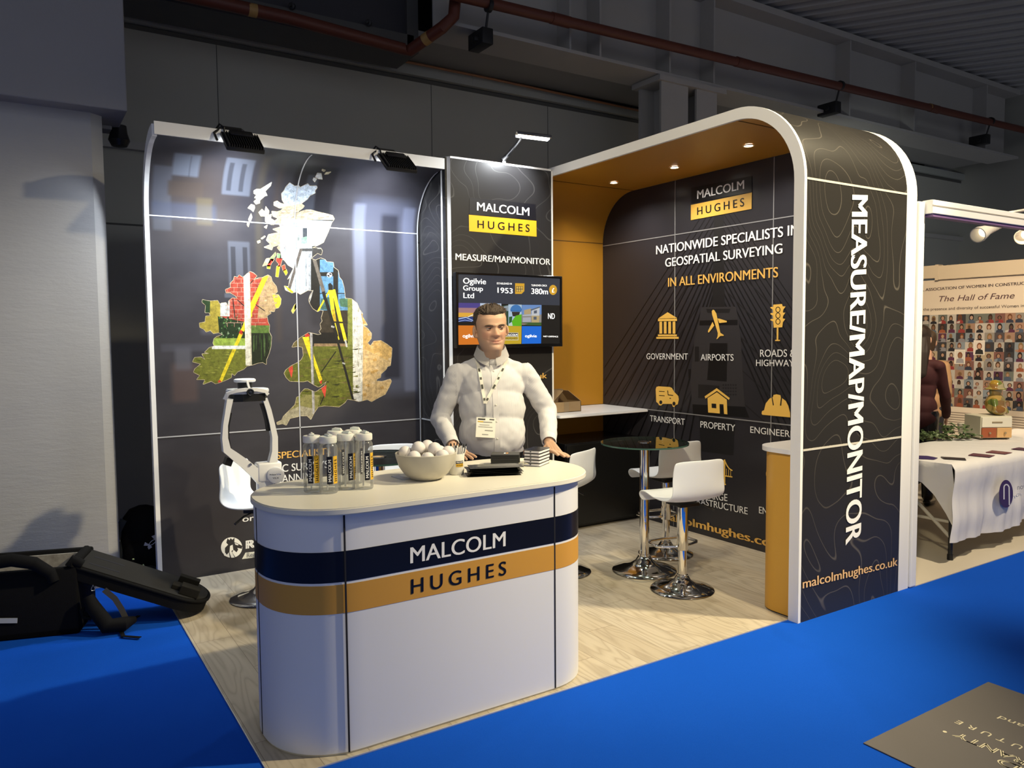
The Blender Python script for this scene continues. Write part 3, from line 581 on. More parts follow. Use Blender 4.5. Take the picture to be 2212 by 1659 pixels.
def map_to(x, y): u, v = wall_uv(x, y); return wall_pt(u, v, .0022)
def map_piece(name, polys, mask=None): return colour_mesh(name, polys, map_to, MW, PHOTO, CUTS, mask)
map_piece('printed_map', ribbon_px(GB, 1.7)+[(GB, (.035, .032, .03))]+collage(gb), GB)
map_piece('printed_map', ribbon_px(IR, 1.7)+[(IR, (.05, .05, .02))]+collage(ir), IR)
for p, c in isl: map_piece('printed_island', ribbon_px(p, 1.3)+[(p, c)])
F0 = (0, -.003, 0)
text_px('lettering', 'SPECIALISTS IN', (597, 991.5), (741, 978.5), (597, 977), 1, 0, PALEGOLD_PRINT, MW, F0, .014)
for a in (('C SURVEYS', (609, 1019.5), (709, 1010), (609, 1003.5)), ('SCANNING', (586, 1045), (686, 1034.5), (586, 1028.5)), ('or', (523.5, 1127.5), (549, 1124), (523.5, 1115))): text_px('lettering', *a, 1, 0, WHITE_PRINT, MW, F0, .01)
def lz(*p): return [(440+x/3.6075, 780+y/3.6075) for x, y in p]
lion = [(lz(*circ(217, 1452, 83, 80, 30)), (.80, .80, .77)), (lz((185, 1380), (200, 1395), (210, 1378), (222, 1392), (240, 1375), (238, 1410), (262, 1420), (300, 1440), (296, 1462), (262, 1455), (268, 1470), (255, 1490), (232, 1470), (222, 1490), (250, 1535), (205, 1535), (195, 1490), (170, 1520), (188, 1532), (150, 1505), (155, 1450), (175, 1415)), (.03, .028, .03)), (lz((150, 1430), (170, 1410), (190, 1430), (165, 1455), (165, 1490), (195, 1530), (160, 1515), (140, 1470)), (.80, .80, .77)), (lz((205, 1440), (225, 1430), (230, 1470), (215, 1480), (240, 1530), (215, 1532), (200, 1490)), (.80, .80, .77)), (lz((240, 1415), (270, 1428), (268, 1436), (246, 1430)), (.8, .8, .77)), (lz((325, 1492), (430, 1480), (430, 1528), (298, 1542)), (.72, .72, .66))]
flat_px('printed_logo', lion, 1, 0, (0, -.0026, 0), MW)
b = B(); text_px('x', 'R', (530.5, 1183+.8*3), (552, 1183-1), (530.5, 1168), 1, 0, None, None, F0, .05, bm=b); b.build('lettering', WHITE_PRINT, MW, smooth=False, recalc=False)
b = B(); text_px('x', 'Regu', (533, 1203.5), (556, 1200.5), (533, 1194), 1, 0, None, None, (0, -.005, 0), .005, bm=b); b.build('lettering', mat('grey_print', (.2, .2, .2), .5), MW, smooth=False, recalc=False)

# ================================================================ tower panel with the television
TX0, TX1, TY, TZ = 1.956, 2.912, -.47, 2.965
TW = thing('tower_panel', 'tall dark tower panel with logo and contour lines behind the man', 'display panel', ((TX0+TX1)/2, TY/2, 0))
CONT = contour_mat('contour_print', (.022, .021, .022), (.135, .13, .127), 1.25, 25, .038, uv=False)
b = B(); b.box(TX0+.004, TX1, TY+.02, -.004, .005, TZ-.004); b.build('tower_body', CONT, TW, smooth=False)
b = B(); b.box(TX0+.036, TX1-.006, TY, TY+.02, .03, TZ-.012); b.build('front_sheet', CONT, TW, smooth=False)
b = B(); b.prism([(TX0, TY+.085), (TX0+.012, TY+.03), (TX0+.036, TY-.003), (TX0+.036, TY+.03), (TX0+.012, TY+.085)], .005, TZ); b.box(TX1-.008, TX1+.006, TY-.003, TY+.02, .005, TZ); b.box(TX0+.036, TX1, TY-.003, TY+.02, TZ-.012, TZ+.002); b.box(TX0+.036, TX1, TY-.003, TY+.02, .005, .03)
b.build('edge_profile', WHITE_TRIM, TW, smooth=False)
b = B(); b.box(TX0-.002, TX0+.01, TY+.085, -.005, .986, .995); b.build('panel_seam', SEAM, TW, smooth=False)
FT = (0, -.003, 0)
def tz(*p): return [(880+x/3.016, 250+y/3.016) for x, y in p]
flat_px('logo_block', [(tz((405, 533), (836, 577), (838, 683), (403, 643)), (.006, .006, .010)), (tz((400, 645), (840, 685), (841, 788), (402, 752)), (.78, .45, .02))], 1, TY, (0, -.0015, 0), TW)
TT = lambda s, a, c, d, m, bo=.02, sp=1: text_px('lettering', s, tz(a)[0], tz(c)[0], tz(d)[0], 1, TY, m, TW, FT, bo, sp)
TT('MALCOLM', (452, 617), (793, 652), (452, 563), WHITE_PRINT, .016)
TT('HUGHES', (456, 731), (795, 757), (456, 681), NAVY_PRINT, .008, 1.5)
TT('MEASURE/MAP/MONITOR', (312, 939), (930, 972), (312, 897), WHITE_PRINT, .018)
TT('malcolmhughes.co.uk', (330, 1738), (908, 1710), (330, 1700), PALEGOLD_PRINT, .016)

TV = thing('television', 'black flat television showing a company slide on the tower panel', 'television', (2.42, TY-.06, 1.7))
YT = TY-.075
def vz(*p): return [(980+x/7.5417, 560+y/7.5417) for x, y in p]
c0, c1, c2, c3 = [at(*q, 1, YT) for q in vz((38, 195), (1772, 290), (1755, 1430), (42, 1440))]
x0, x1, zz1, zz0 = (c0.x+c3.x)/2, (c1.x+c2.x)/2, (c0.z+c1.z)/2, (c2.z+c3.z)/2
b = B(); b.box(x0, x1, YT+.002, YT+.045, zz0, zz1, .004); b.build('housing', BLACK_PLASTIC, TV, smooth=False)
b = B()
for a in ((x0, x0+.014, zz0, zz1), (x1-.014, x1, zz0, zz1), (x0+.014, x1-.014, zz1-.016, zz1), (x0+.014, x1-.014, zz0, zz0+.026)): b.box(a[0], a[1], YT-.006, YT+.003, a[2], a[3], .002)
b.build('bezel', mat('gloss_black', (.006, .006, .007), .12), TV, smooth=False)
b = B(); b.box((x0+x1)/2-.14, (x0+x1)/2+.14, YT+.045, TY, zz0+.15, zz1-.12); b.build('wall_bracket', BLACK_PLASTIC, TV, smooth=False)
SK = [(vz((78, 232), (1728, 318), (1430, 1395), (75, 1400)), (.004, .004, .005)), (vz((78, 232), (1728, 318), (1725, 752), (78, 710)), (.035, .042, .062)), (vz((1425, 745), (1725, 752), (1722, 1400), (1422, 1396)), (.004, .004, .005)),
 (vz((78, 710), (430, 715), (430, 800), (78, 795)), (.08, .06, .28)), (vz((78, 790), (430, 795), (430, 880), (78, 875)), (.42, .22, .22)), (vz((78, 870), (430, 875), (430, 950), (78, 945)), (.85, .45, .05)), (vz((78, 945), (430, 925), (430, 1010), (78, 1020)), (.02, .05, .22)), (vz((78, 965), (200, 940), (330, 1000), (430, 950), (430, 962), (330, 1012), (200, 955), (78, 980)), (.5, .65, .95)), (vz((78, 1010), (180, 985), (300, 1010), (300, 1018), (180, 995), (78, 1020)), (.4, .5, .9)), (vz((220, 940), (330, 890), (345, 900), (240, 945)), (.9, .95, .8)),
 (vz((430, 715), (775, 722), (775, 800), (430, 790)), (.55, .65, .8)), (vz((775, 760), (905, 745), (905, 1080), (775, 1080)), (.015, .06, .03)), (vz((800, 770), (900, 750), (900, 840), (820, 850)), (.3, .36, .4)), (vz((890, 735), (1108, 740), (1105, 1088), (890, 1085)), (.45, .6, .75)), (vz(*[(1015+95*math.cos(a), 835+95*math.sin(a)) for a in [PI+i*PI/12 for i in range(13)]]), (.05, .20, .5)), (vz((925, 830), (1105, 835), (1100, 858), (925, 852)), (.04, .16, .42)), (vz((945, 855), (1080, 858), (1060, 935), (960, 930)), (.03, .025, .02)), (vz((945, 1010), (1010, 920), (1105, 895), (1105, 1088), (960, 1085)), (.12, .5, .01)), (vz((890, 1060), (950, 1030), (960, 1085), (890, 1085)), (.6, .7, .6)), (vz((900, 940), (955, 930), (945, 1020), (900, 1050)), (.02, .12, .03)),
 (vz((1110, 742), (1430, 745), (1430, 900), (1110, 900)), (.16, .30, .62)), (vz((1110, 900), (1430, 900), (1427, 1080), (1108, 1070)), (.30, .28, .26)), (vz((1145, 830), (1260, 800), (1260, 895), (1145, 900)), (.50, .38, .2)), (vz((1120, 905), (1300, 895), (1300, 920), (1120, 925)), (.5, .52, .55)), (vz((1270, 840), (1400, 770), (1395, 920), (1270, 920)), (.6, .62, .64)), (vz((1250, 820), (1400, 770), (1410, 785), (1260, 840)), (.12, .14, .18)), (vz((1270, 920), (1395, 920), (1390, 1030), (1270, 1030)), (.55, .42, .2)), (vz((1300, 935), (1350, 935), (1350, 985), (1300, 985)), (.1, .12, .16)), (vz((1305, 840), (1355, 830), (1355, 880), (1305, 885)), (.1, .12, .16)), (vz((1125, 950), (1255, 945), (1255, 1020), (1125, 1025)), (.45, .45, .5)), (vz((1110, 1030), (1428, 1030), (1428, 1080), (1108, 1072)), (.05, .12, .03)), (vz((1110, 1040), (1210, 1050), (1140, 1070), (1108, 1070)), (.3, .2, .18)),
 (vz((75, 1078), (430, 1080), (430, 1400), (75, 1402)), (.75, .20, .015)), (vz((430, 1082), (780, 1085), (780, 1400), (430, 1400)), (.10, .10, .12)), (vz((780, 1085), (1105, 1090), (1100, 1398), (780, 1400)), (.62, .42, .02)), (vz((1110, 1090), (1428, 1092), (1422, 1396), (1108, 1398)), (.004, .16, .75)), (vz((820, 1192), (1052, 1196), (1052, 1320), (820, 1320)), (.75, .72, .6)), (vz((826, 1200), (1046, 1203), (1046, 1252), (826, 1252)), (.01, .01, .01)), (vz((826, 1262), (1046, 1262), (1046, 1312), (826, 1312)), (.6, .42, .04)),
 (vz((1000, 390), (1152, 395), (1150, 520), (1105, 565), (1000, 565)), (.78, .42, .03)), (vz((1015, 440), (1128, 442), (1126, 500), (1090, 530), (1015, 530)), (.03, .02, .03)), (vz(*circ(1618, 500, 65, 82, 24)), (.78, .42, .03))]
for i in range(3):
    for j in range(2): SK.append((vz((1022+i*36, 446+j*46), (1050+i*36, 447+j*46), (1050+i*36, 484+j*42), (1022+i*36, 484+j*42)), (.78, .5, .1)))
flat_px('screen', SK, 1, YT, (0, -.001, 0), TV, SCREEN)
SCRTXT = mat('screen_white', (.85, .88, .92), .4, emit=.9)
b = B(); YS = YT-.0065+.001
def ST(s, a, c, d, bo=.015, sp=1, m=None): text_px('screen_lettering', s, vz(a)[0], vz(c)[0], vz(d)[0], 1, YT, m or SCRTXT, TV, (0, -.002, 0), bo, sp)
for a in (('Ogilvie', (152, 395), (525, 408), (152, 305), .014), ('Group', (152, 505), (475, 520), (152, 425), .014), ('Ltd', (155, 630), (330, 635), (155, 545), .014), ('ESTABLISHED IN', (702, 408), (945, 415), (702, 378), 0), ('1953', (712, 545), (960, 560), (712, 460), .014), ('TURNOVER CIRCA', (1262, 440), (1518, 445), (1262, 410), 0), ('380m', (1262, 565), (1535, 572), (1262, 475), .014), ('£', (1598, 540), (1638, 541), (1598, 470), .014), ('ogilvie', (145, 1275), (360, 1278), (145, 1218), .014), ('ogilvie', (1160, 1270), (1350, 1272), (1160, 1225), .014), ('ND', (1535, 970), (1645, 972), (1535, 880), .014), ('NET-DEFENCE', (1460, 1268), (1700, 1272), (1460, 1245), .01), ('MALCOLM', (840, 1245), (1036, 1247), (840, 1214), .014)): ST(*a)
ST('HUGHES', (845, 1304), (1036, 1304), (845, 1274), .008, 1.2, mat('screen_black', (.01, .01, .01), .4))

# arm light on top of the tower
p0 = at(1085, 347, 1, -.35); p1 = at(1096, 335, 1, -.36); p2 = at(1122, 303, 1, -.62); p3 = at(1128, 292, 1, -.70)
t = thing('arm_light', 'slim silver arm light leaning out from the top of the tower panel', 'display light', p0)
b = B(); b.box(p0.x-.018, p0.x+.018, p0.y-.03, p0.y+.05, TZ-.004, TZ+.045, .004); b.build('clamp', ALU, t, smooth=False)
b = B(); b.tube([p0+Vector((0, 0, .0)), p1, p2, p3], [.02, .016, .011, .011], 12); b.build('arm', ALU, t)
hd = Vector((at(1162, 292, 1, -.86)-p3)); hx = Vector((.27, -.10, -.02)); s0 = p3+Vector((-.05, .03, .0))
mm = Matrix.Translation(s0+hx*.5) @ hx.to_track_quat('X', 'Z').to_matrix().to_4x4()
pr = [(.05*math.cos(a), .032*math.sin(a)) for a in [i*PI/8 for i in range(9)]]
pr = pr+[(x*.9, y*.9-.002) for x, y in pr[::-1]]
b = B(); b.prism(pr, -.13, .13, mm @ Matrix(((0, 0, 1, 0), (1, 0, 0, 0), (0, 1, 0, 0), (0, 0, 0, 1)))); b.build('light_head', mat('polished_head', (.6, .6, .58), .15, 1), t)
b = B(); b.box(-.12, .12, -.03, .03, -.008, .004, .003); b.xf(mm); b.build('led_strip', mat('led_white', (1, .98, .93), .5, emit=14), t)
lamp('arm_light_beam', 'SPOT', s0+hx*.5+Vector((0, 0, -.02)), (2.3, -.42, 2.55), 60, (.93, .97, 1), .05, 140, .7)

# two black floodlights on the map wall's lip
def flood(label, pxs):
    c = at(*pxs, 1, YE-.05)
    t = thing('floodlight', label, 'floodlight', c, 0, 'black floodlights on the top edge of the map wall')
    t.location = c
    mm = Matrix.Translation(c+Vector((.04, -.05, -.03))) @ Matrix.Rotation(math.radians(38), 4, 'X')
    b = B(); b.box(-.115, .115, -.105, .105, -.014, .014, .008); b.xf(mm); b.build('housing', BLACK_PLASTIC, t)
    b = B()
    for i in range(15): x = -.10+i*.0143; b.box(x, x+.005, -.10, .085, .013, .030)
    b.xf(mm); b.build('cooling_fins', BLACK_PLASTIC, t, smooth=False)
    b = B(); b.box(-.07, .07, .02, .08, .028, .045, .006); b.xf(mm); b.build('driver_box', BLACK_PLASTIC, t)
    for sx in (-.06, .06):
        b = B(); b.lathe([(0, .006), (.006, .004), (.007, 0)], 10, (sx, .09, .016)); b.xf(mm); b.build('screw', ALU, t)
    b = B(); b.tube([c+Vector((-.10, .0, -.02)), c+Vector((-.11, .03, .03)), c+Vector((-.06, .05, .075))], .008, 8); b.tube([c+Vector((.13, .0, -.05)), c+Vector((.12, .03, .02)), c+Vector((.06, .05, .075))], .008, 8); b.tube([c+Vector((-.06, .05, .075)), c+Vector((.06, .05, .075))], .01, 8); b.build('bracket', BLACK_PLASTIC, t)
    b = B(); b.lathe([(0, .02), (.014, .018), (.016, 0), (0, 0)], 14, c+Vector((-.02, .0, .02)), (0, -.6, .8)); b.build('knob', ALU, t)
    b = B(); b.tube([c+Vector((-.05, .02, .02)), c+Vector((-.05, .03, .07)), c+Vector((-.07, .06, .095)), c+Vector((-.09, .1, .06))], .006, 8); b.build('cable', BLACK_PLASTIC, t)
    b = B(); b.box(-.095, .095, -.085, .085, -.018, -.013); b.xf(mm); b.build('lens', mat('flood_lens', (.9, .95, 1), .3, emit=10), t, smooth=False)
    src = mm @ Vector((0, 0, -.03)); nrm = (mm.to_3x3() @ Vector((0, 0, -1)))
    lamp('floodlight_beam', 'SPOT', src, src+Vector((0, .42, -.6)), 150, (.86, .93, 1), .07, 150, .9)
flood('black finned floodlight on the wall top, above the collage of windows', (505, 300))
flood('black finned floodlight on the wall top, next to the tower panel', (840, 345))

# ================================================================ the arch
AX0, AX1 = 2.926, 3.918
AYF, AYB, AZT, AR = -2.8207, .185, 2.987, .49
def arch_prof(o):
    """outline of the arch moved inward by o: from the front foot over the top to the back foot, as (y, z)"""
    r = AR-o
    P = [(AYF+o, 0)]+[(AYF+AR-r*math.cos(a), AZT-AR+r*math.sin(a)) for a in [PI/2*i/16 for i in range(17)]]
    return P+[(AYB-AR+r*math.sin(a), AZT-AR+r*math.cos(a)) for a in [PI/2*i/16 for i in range(17)]]+[(AYB-o, 0)]
AC = thing('display_arch', 'large arch with white rim, ochre lining and dark printed back wall', 'display arch', ((AX0+AX1)/2, -1.3, 0))
def band(b, o0, o1, x0, x1):
    a, c = arch_prof(o0), arch_prof(o1); n = len(a); uv = b.bm.loops.layers.uv.verify()
    ln = [0]
    for p, q in zip(a, a[1:]): ln.append(ln[-1]+math.hypot(q[0]-p[0], q[1]-p[1]))
    V = [[b.bm.verts.new((x, y, z)) for y, z in pr] for x, pr in ((x0, a), (x1, a), (x1, c), (x0, c))]
    for i in range(n-1):
        for k, (j, m) in enumerate(((0, 1), (1, 2), (2, 3), (3, 0))):
            f = b.bm.faces.new((V[j][i], V[m][i], V[m][i+1], V[j][i+1]))
            us = (x0, x1, x1, x0)
            for l, (w, q) in zip(f.loops, ((j, i), (m, i), (m, i+1), (j, i+1))): l[uv].uv = (us[w], ln[q])
    for i in (0, n-1): b.bm.faces.new([V[j][i] for j in range(4)])
b = B(); band(b, 0, .067, AX0, AX0+.022); b.build('front_rim', WHITE_TRIM, AC, ang=30)
b = B(); band(b, 0, .067, AX1, AX1+.11); b.build('rear_rim', WHITE_TRIM, AC, ang=30)
CONTW = contour_mat('contour_print_warm', (.022, .020, .018), (.125, .11, .092), 1.25, 25, .036)
b = B(); band(b, .001, .035, AX0+.022, AX1); b.build('outer_skin', CONTW, AC, ang=30)
b = B(); band(b, .036, .066, AX0+.022, AX1); b.build('lining', ORANGE_LAM, AC, ang=30)
for y, z in ((AYB-.066, AZT-AR), (AYF+.066, AZT-AR), (AYB-.066, .99)):
    s = 1 if y < -1 else -1
    b = B(); b.box(AX0+.03, AX1-.001, min(y-.001*s, y+.001*s), max(y-.001*s, y+.001*s)+.0005, z-.004, z+.004); b.build('lining_seam', mat('seam_brown', (.10, .045, .006), .6), AC, smooth=False)
for y in (AYF+AR, AYB-AR):
    b = B(); b.box(AX0+.03, AX1-.001, y-.004, y+.004, AZT-.0685, AZT-.0665); b.build('lining_seam', mat('seam_brown', (.10, .045, .006), .6), AC, smooth=False)
for z in (.99, 2.4968):
    b = B(); b.box(AX0+.024, AX1, AYF-.0015, AYF+.001, z-.006, z+.006); b.build('panel_seam', mat('seam_pale', (.55, .52, .45), .4), AC, smooth=False)
pr = arch_prof(.06)
b = B(); b.prism(pr, AX1, AX1+.06, YZX); bw = b.build('back_wall', mat('arch_back_print', (.024, .0225, .027), .3), AC, smooth=False)
_m = _mats['arch_back_print']; _t = NT(_m); _t.color(_t.mix(_t.noise(_t.coord(), 1.2, 2), (.014, .013, .016), (.036, .034, .042)))
b = B()
for y in (-.8252, -1.8222): b.box(AX1-.0035, AX1, y-.0035, y+.0035, .012, AZT-.067)
for z in (.986, 2.474): b.box(AX1-.003, AX1, AYF+.067, AYB-.067, z-.004, z+.004)
b.build('panel_seam', mat('seam_grey', (.30, .30, .31), .4, .3), AC, smooth=False)
# printed picture: cable-stayed bridge and total station, tone on tone
def ez(*p): return [(1380+x/5.529, 640+y/5.529) for x, y in p]
def ea(x, y): return (1380+x/5.529, 640+y/5.529)
DK = (.0045, .0042, .005); D2 = (.011, .0105, .012); D3 = (.030, .028, .032)
top = (1553, 400); pic = []
for i in range(15):
    pic.append((line(top[0]-10, top[1]+24+i*17, 1180+i*21, 990+i*3, 1.7+.12*i), DK)); pic.append((line(top[0]+8, top[1]+24+i*17, 1900-i*12, 930+i*9, 1.7+.1*i), DK))
for i in range(5): pic.append((line(1310+i*50, 900, 1520, 560+i*80, 2.2), D2)); pic.append((line(1570, 560+i*70, 1800, 800+i*60, 2.2), D2))
pic += [([(1544, 400), (1562, 400), (1566, 690), (1538, 690)], D2), (ez((745, 130), (1160, 125), (1190, 300), (1220, 520), (1245, 1000), (1270, 1350), (640, 1350), (615, 1000), (665, 520), (720, 300)), D3), (ez((805, 150), (1095, 150), (1080, 200), (820, 200)), D2), (ez((725, 290), (1180, 280), (1180, 345), (725, 350)), DK), (ez((850, 560), (1060, 560), (1050, 1020), (815, 1000)), DK), (ez((710, 1050), (965, 1070), (960, 1220), (710, 1215)), D2), (ez((640, 1290), (1270, 1320), (1320, 1450), (650, 1410)), DK), (ez((720, 1440), (1150, 1490), (1130, 1900), (740, 1850)), D2), (ez((590, 870), (625, 870), (620, 980), (595, 980)), DK), (ez((670, 600), (720, 600), (720, 780), (670, 780)), D2)]
for i in range(4):
    for j in range(6): pic.append((ez((1000+j*30, 1050+i*38), (1018+j*30, 1052+i*38), (1018+j*30, 1070+i*38), (1000+j*30, 1068+i*38)), D2))
box_ = [(1306, 395), (1560, 340), (1716, 325), (1716, 1215), (1400, 1120), (1306, 1110)]
pic = [(q, c) for q, c in ((clip(p, box_), c) for p, c in pic) if len(q) > 2]
flat_px('printed_picture', pic, 0, AX1, (-.0008, 0, 0), AC)
GOLDC = (.86, .53, .11)
ICN = []
icons = [(ez((235, 265), (348, 190), (462, 260)), GOLDC), (ez((233, 270), (460, 266), (460, 295), (233, 298)), GOLDC), (ez((232, 456), (458, 456), (458, 478), (232, 478)), GOLDC), (ez((213, 486), (480, 484), (480, 508), (213, 508)), GOLDC)]
for x in (250, 303, 356, 408): icons.append((ez((x, 303), (x+32, 302), (x+33, 445), (x, 446)), GOLDC))
ICN.append(icons); icons = [(ez((875, 180), (888, 160), (905, 165), (930, 205), (978, 435), (1018, 462), (1018, 472), (975, 475), (938, 512), (932, 508), (945, 480), (948, 440), (880, 220)), GOLDC), (ez((945, 265), (970, 268), (1055, 295), (1055, 310), (965, 320)), GOLDC), (ez((885, 305), (905, 350), (842, 432), (830, 430), (832, 410)), GOLDC)]
ICN.append(icons); icons = [(ez((1610, 100), (1715, 92), (1722, 120), (1758, 122), (1730, 160), (1725, 195), (1755, 195), (1728, 235), (1724, 265), (1755, 270), (1725, 310), (1718, 370), (1615, 375), (1608, 300), (1575, 285), (1578, 272), (1608, 272), (1606, 230), (1576, 215), (1578, 200), (1608, 200), (1606, 160), (1576, 140), (1578, 128), (1608, 128)), GOLDC), (ez((1652, 375), (1672, 375), (1670, 520), (1650, 520)), GOLDC), (ez((1632, 520), (1692, 520), (1690, 534), (1632, 534)), GOLDC)]
for y in (160, 230, 302): icons.append((ez(*circ(1666, y, 30, 36)), (.01, .01, .01))); icons.append((ez(*circ(1666, y, 21, 27)), GOLDC))
ICN.append(icons); icons = [(ez((215, 1082), (240, 1075), (375, 1083), (400, 1095), (425, 1140), (475, 1190), (482, 1230), (470, 1290), (440, 1300), (430, 1322), (410, 1318), (400, 1285), (290, 1285), (270, 1305), (245, 1300), (235, 1280), (212, 1260), (205, 1110)), GOLDC), (ez(*circ(266, 1266, 18, 23)), (.01, .01, .01)), (ez(*circ(424, 1282, 18, 24)), (.01, .01, .01)), (ez((245, 1130), (312, 1134), (312, 1142), (245, 1139)), (.02, .01, .0)), (ez((245, 1180), (312, 1184), (312, 1193), (245, 1189)), (.02, .01, .0)), (ez((344, 1125), (354, 1125), (358, 1172), (415, 1180), (412, 1190), (350, 1182)), (.02, .01, .0)), (ez((370, 1213), (388, 1215), (388, 1225), (370, 1223)), (.02, .01, .0))]
ICN.append(icons); icons = [(ez((790, 1195), (935, 1097), (1090, 1215), (1080, 1238), (937, 1130), (800, 1222)), GOLDC), (ez((825, 1215), (937, 1145), (1055, 1235), (1062, 1410), (1022, 1405), (1015, 1290), (968, 1287), (972, 1400), (832, 1388)), GOLDC), (ez((873, 1280), (928, 1284), (930, 1338), (875, 1333)), (.01, .01, .01))]
ICN.append(icons); icons = [(ez((1470, 1400), (1475, 1372), (1500, 1360), (1520, 1280), (1565, 1222), (1608, 1200), (1612, 1178), (1650, 1170), (1695, 1180), (1700, 1205), (1760, 1250), (1790, 1310), (1810, 1390), (1812, 1446), (1480, 1415)), GOLDC), (ez((1590, 1205), (1600, 1202), (1618, 1300), (1605, 1305)), (.01, .01, .01)), (ez((1702, 1205), (1716, 1212), (1705, 1308), (1690, 1305)), (.01, .01, .01))]
def bz(*p): return [(1380+x/5.185, 900+y/5.185) for x, y in p]
ICN.append(icons); icons = [(bz((955, 480), (972, 480), (972, 765), (955, 765)), GOLDC), (bz((942, 750), (980, 752), (980, 766), (942, 764)), GOLDC), (bz((780, 628), (1052, 668), (1052, 682), (780, 640)), GOLDC)]
cur = [(790, 520), (810, 555), (840, 575), (870, 575), (905, 568), (930, 540), (962, 485), (990, 545), (1015, 580), (1052, 605)]
for p, q in zip(cur, cur[1:]): icons.append((bz(*line(*p, *q, 12)), GOLDC))
for i in range(11): x = 800+i*23; yy = 575+max(0, x-960)*.32-(60 if abs(x-960) < 20 else 0)*0; icons.append((bz((x, yy), (x+5, yy), (x+5, 635+(x-780)*.14), (x, 632+(x-780)*.14)), GOLDC))
ICN += [icons, [(bz(*circ(1452, 640, 24, 52)), GOLDC)]]
for icons in ICN: flat_px('printed_icon', icons, 0, AX1, (-.0042, 0, 0), AC)
def cz(x, y): return (1400+x/6.381, 380+y/6.381)
flat_px('logo_block', [([cz(600, 165), cz(1435, 0), cz(1435, 222), cz(600, 378)], (.006, .006, .007)), ([cz(595, 402), cz(1436, 228), cz(1432, 456), cz(595, 610)], (.72, .42, .07))], 0, AX1, (-.0048, 0, 0), AC)
FA = (-.0066, 0, 0)
AT = lambda s, a, c, d, m, bo=.012, sp=1: text_px('lettering', s, a, c, d, 0, AX1, m, AC, FA, bo, sp)
AT('MALCOLM', cz(684, 318), cz(1332, 178), cz(684, 206), WHITE_PRINT, .016); AT('HUGHES', cz(684, 542), cz(1332, 416), cz(684, 436), NAVY_PRINT, .012, 1.5)
# lines that run on behind the rim are given to their real ends
AT('NATIONWIDE SPECIALISTS IN', cz(118, 1082), cz(2095, 805), cz(118, 965), WHITE_PRINT, .018); AT('GEOSPATIAL SURVEYING', cz(243, 1255), cz(1860, 1065), cz(243, 1140), WHITE_PRINT, .018); AT('IN ALL ENVIRONMENTS', cz(282, 1528), cz(1800, 1395), cz(282, 1408), PALEGOLD_PRINT, .018)
b = B()
for s, a, c, d in (('GOVERNMENT', ea(98, 752), ea(592, 757), ea(98, 682)), ('AIRPORTS', ea(745, 765), ea(1138, 770), ea(745, 690)), ('ROADS &', ea(1455, 722), ea(1875, 722), ea(1455, 638)), ('HIGHWAYS', ea(1407, 832), ea(1905, 838), ea(1407, 757)), ('TRANSPORT', ea(140, 1490), ea(555, 1537), ea(140, 1420)), ('PROPERTY', ea(742, 1565), ea(1158, 1612), ea(742, 1490)), ('ENGINEERING', ea(1338, 1628), ea(2000, 1705), ea(1338, 1553)), ('LARGE', bz((757, 918))[0], bz((998, 946))[0], bz((757, 842))[0]), ('INFRASTRUCTURE', bz((540, 950))[0], bz((1225, 1095))[0], bz((540, 880))[0]), ('ENERGY', bz((1352, 1080))[0], bz((1660, 1135))[0], bz((1352, 1005))[0])):
    AT(s, a, c, d, WHITE_PRINT, .006)
AT('malcolmhughes.co.uk', bz((245, 1132))[0], bz((1745, 1530))[0], bz((245, 1050))[0], PALEGOLD_PRINT, .03)
# front face of the arch: upright lettering
FP = (0, -.003, 0)
def fz(x, y): return (1640+x/2.593, 760+y/2.593)
ml, mr = at(1869, 421, 1, AYF), at(1857, 1178, 1, AYF)
xu = at(1866, 800, 1, AYF).x; xd = at(1833, 800, 1, AYF).x
text('lettering', 'MEASURE/MAP/MONITOR', (xd, AYF, at(1842, 421, 1, AYF).z), (xd, AYF, at(1830, 1177, 1, AYF).z), (xu, AYF, at(1869, 421, 1, AYF).z), WHITE_PRINT, AC, Vector(FP), .03)
text_px('lettering', 'malcolmhughes.co.uk', (1733, 1271), (1938, 1221), (1733, 1251), 1, AYF, PEACH_PRINT, AC, FP, .016)
# recessed spots in the arch lining
for (px, py), w in (((1326, 394), 'nearest the tower panel'), ((1457, 361), 'in the middle of the row'), ((1617, 314), 'nearest the front of the arch')):
    c = at(px, py, 2, AZT-.068)
    t = thing('recessed_spotlight', 'small round recessed spotlight in the ochre arch lining, '+w, 'spotlight', c, 0, 'recessed spotlights in the arch')
    b = B(); b.lathe([(.028, .0), (.04, 0), (.04, -.004), (.03, -.006), (.028, 0)], 24, c); b.build('ring', mat('spot_ring', (.7, .55, .3), .4), t)
    b = B(); b.lathe([(0, -.003), (.02, -.003), (.027, -.0005), (0, -.0005)], 24, c); b.build('lens', mat('spot_lens', (1, .97, .92), .4, emit=30), t)
    lamp('recessed_beam', 'SPOT', c+Vector((0, 0, -.012)), c+Vector((0, 0, -1)), 42, (1, .93, .80), .025, 150, .8)
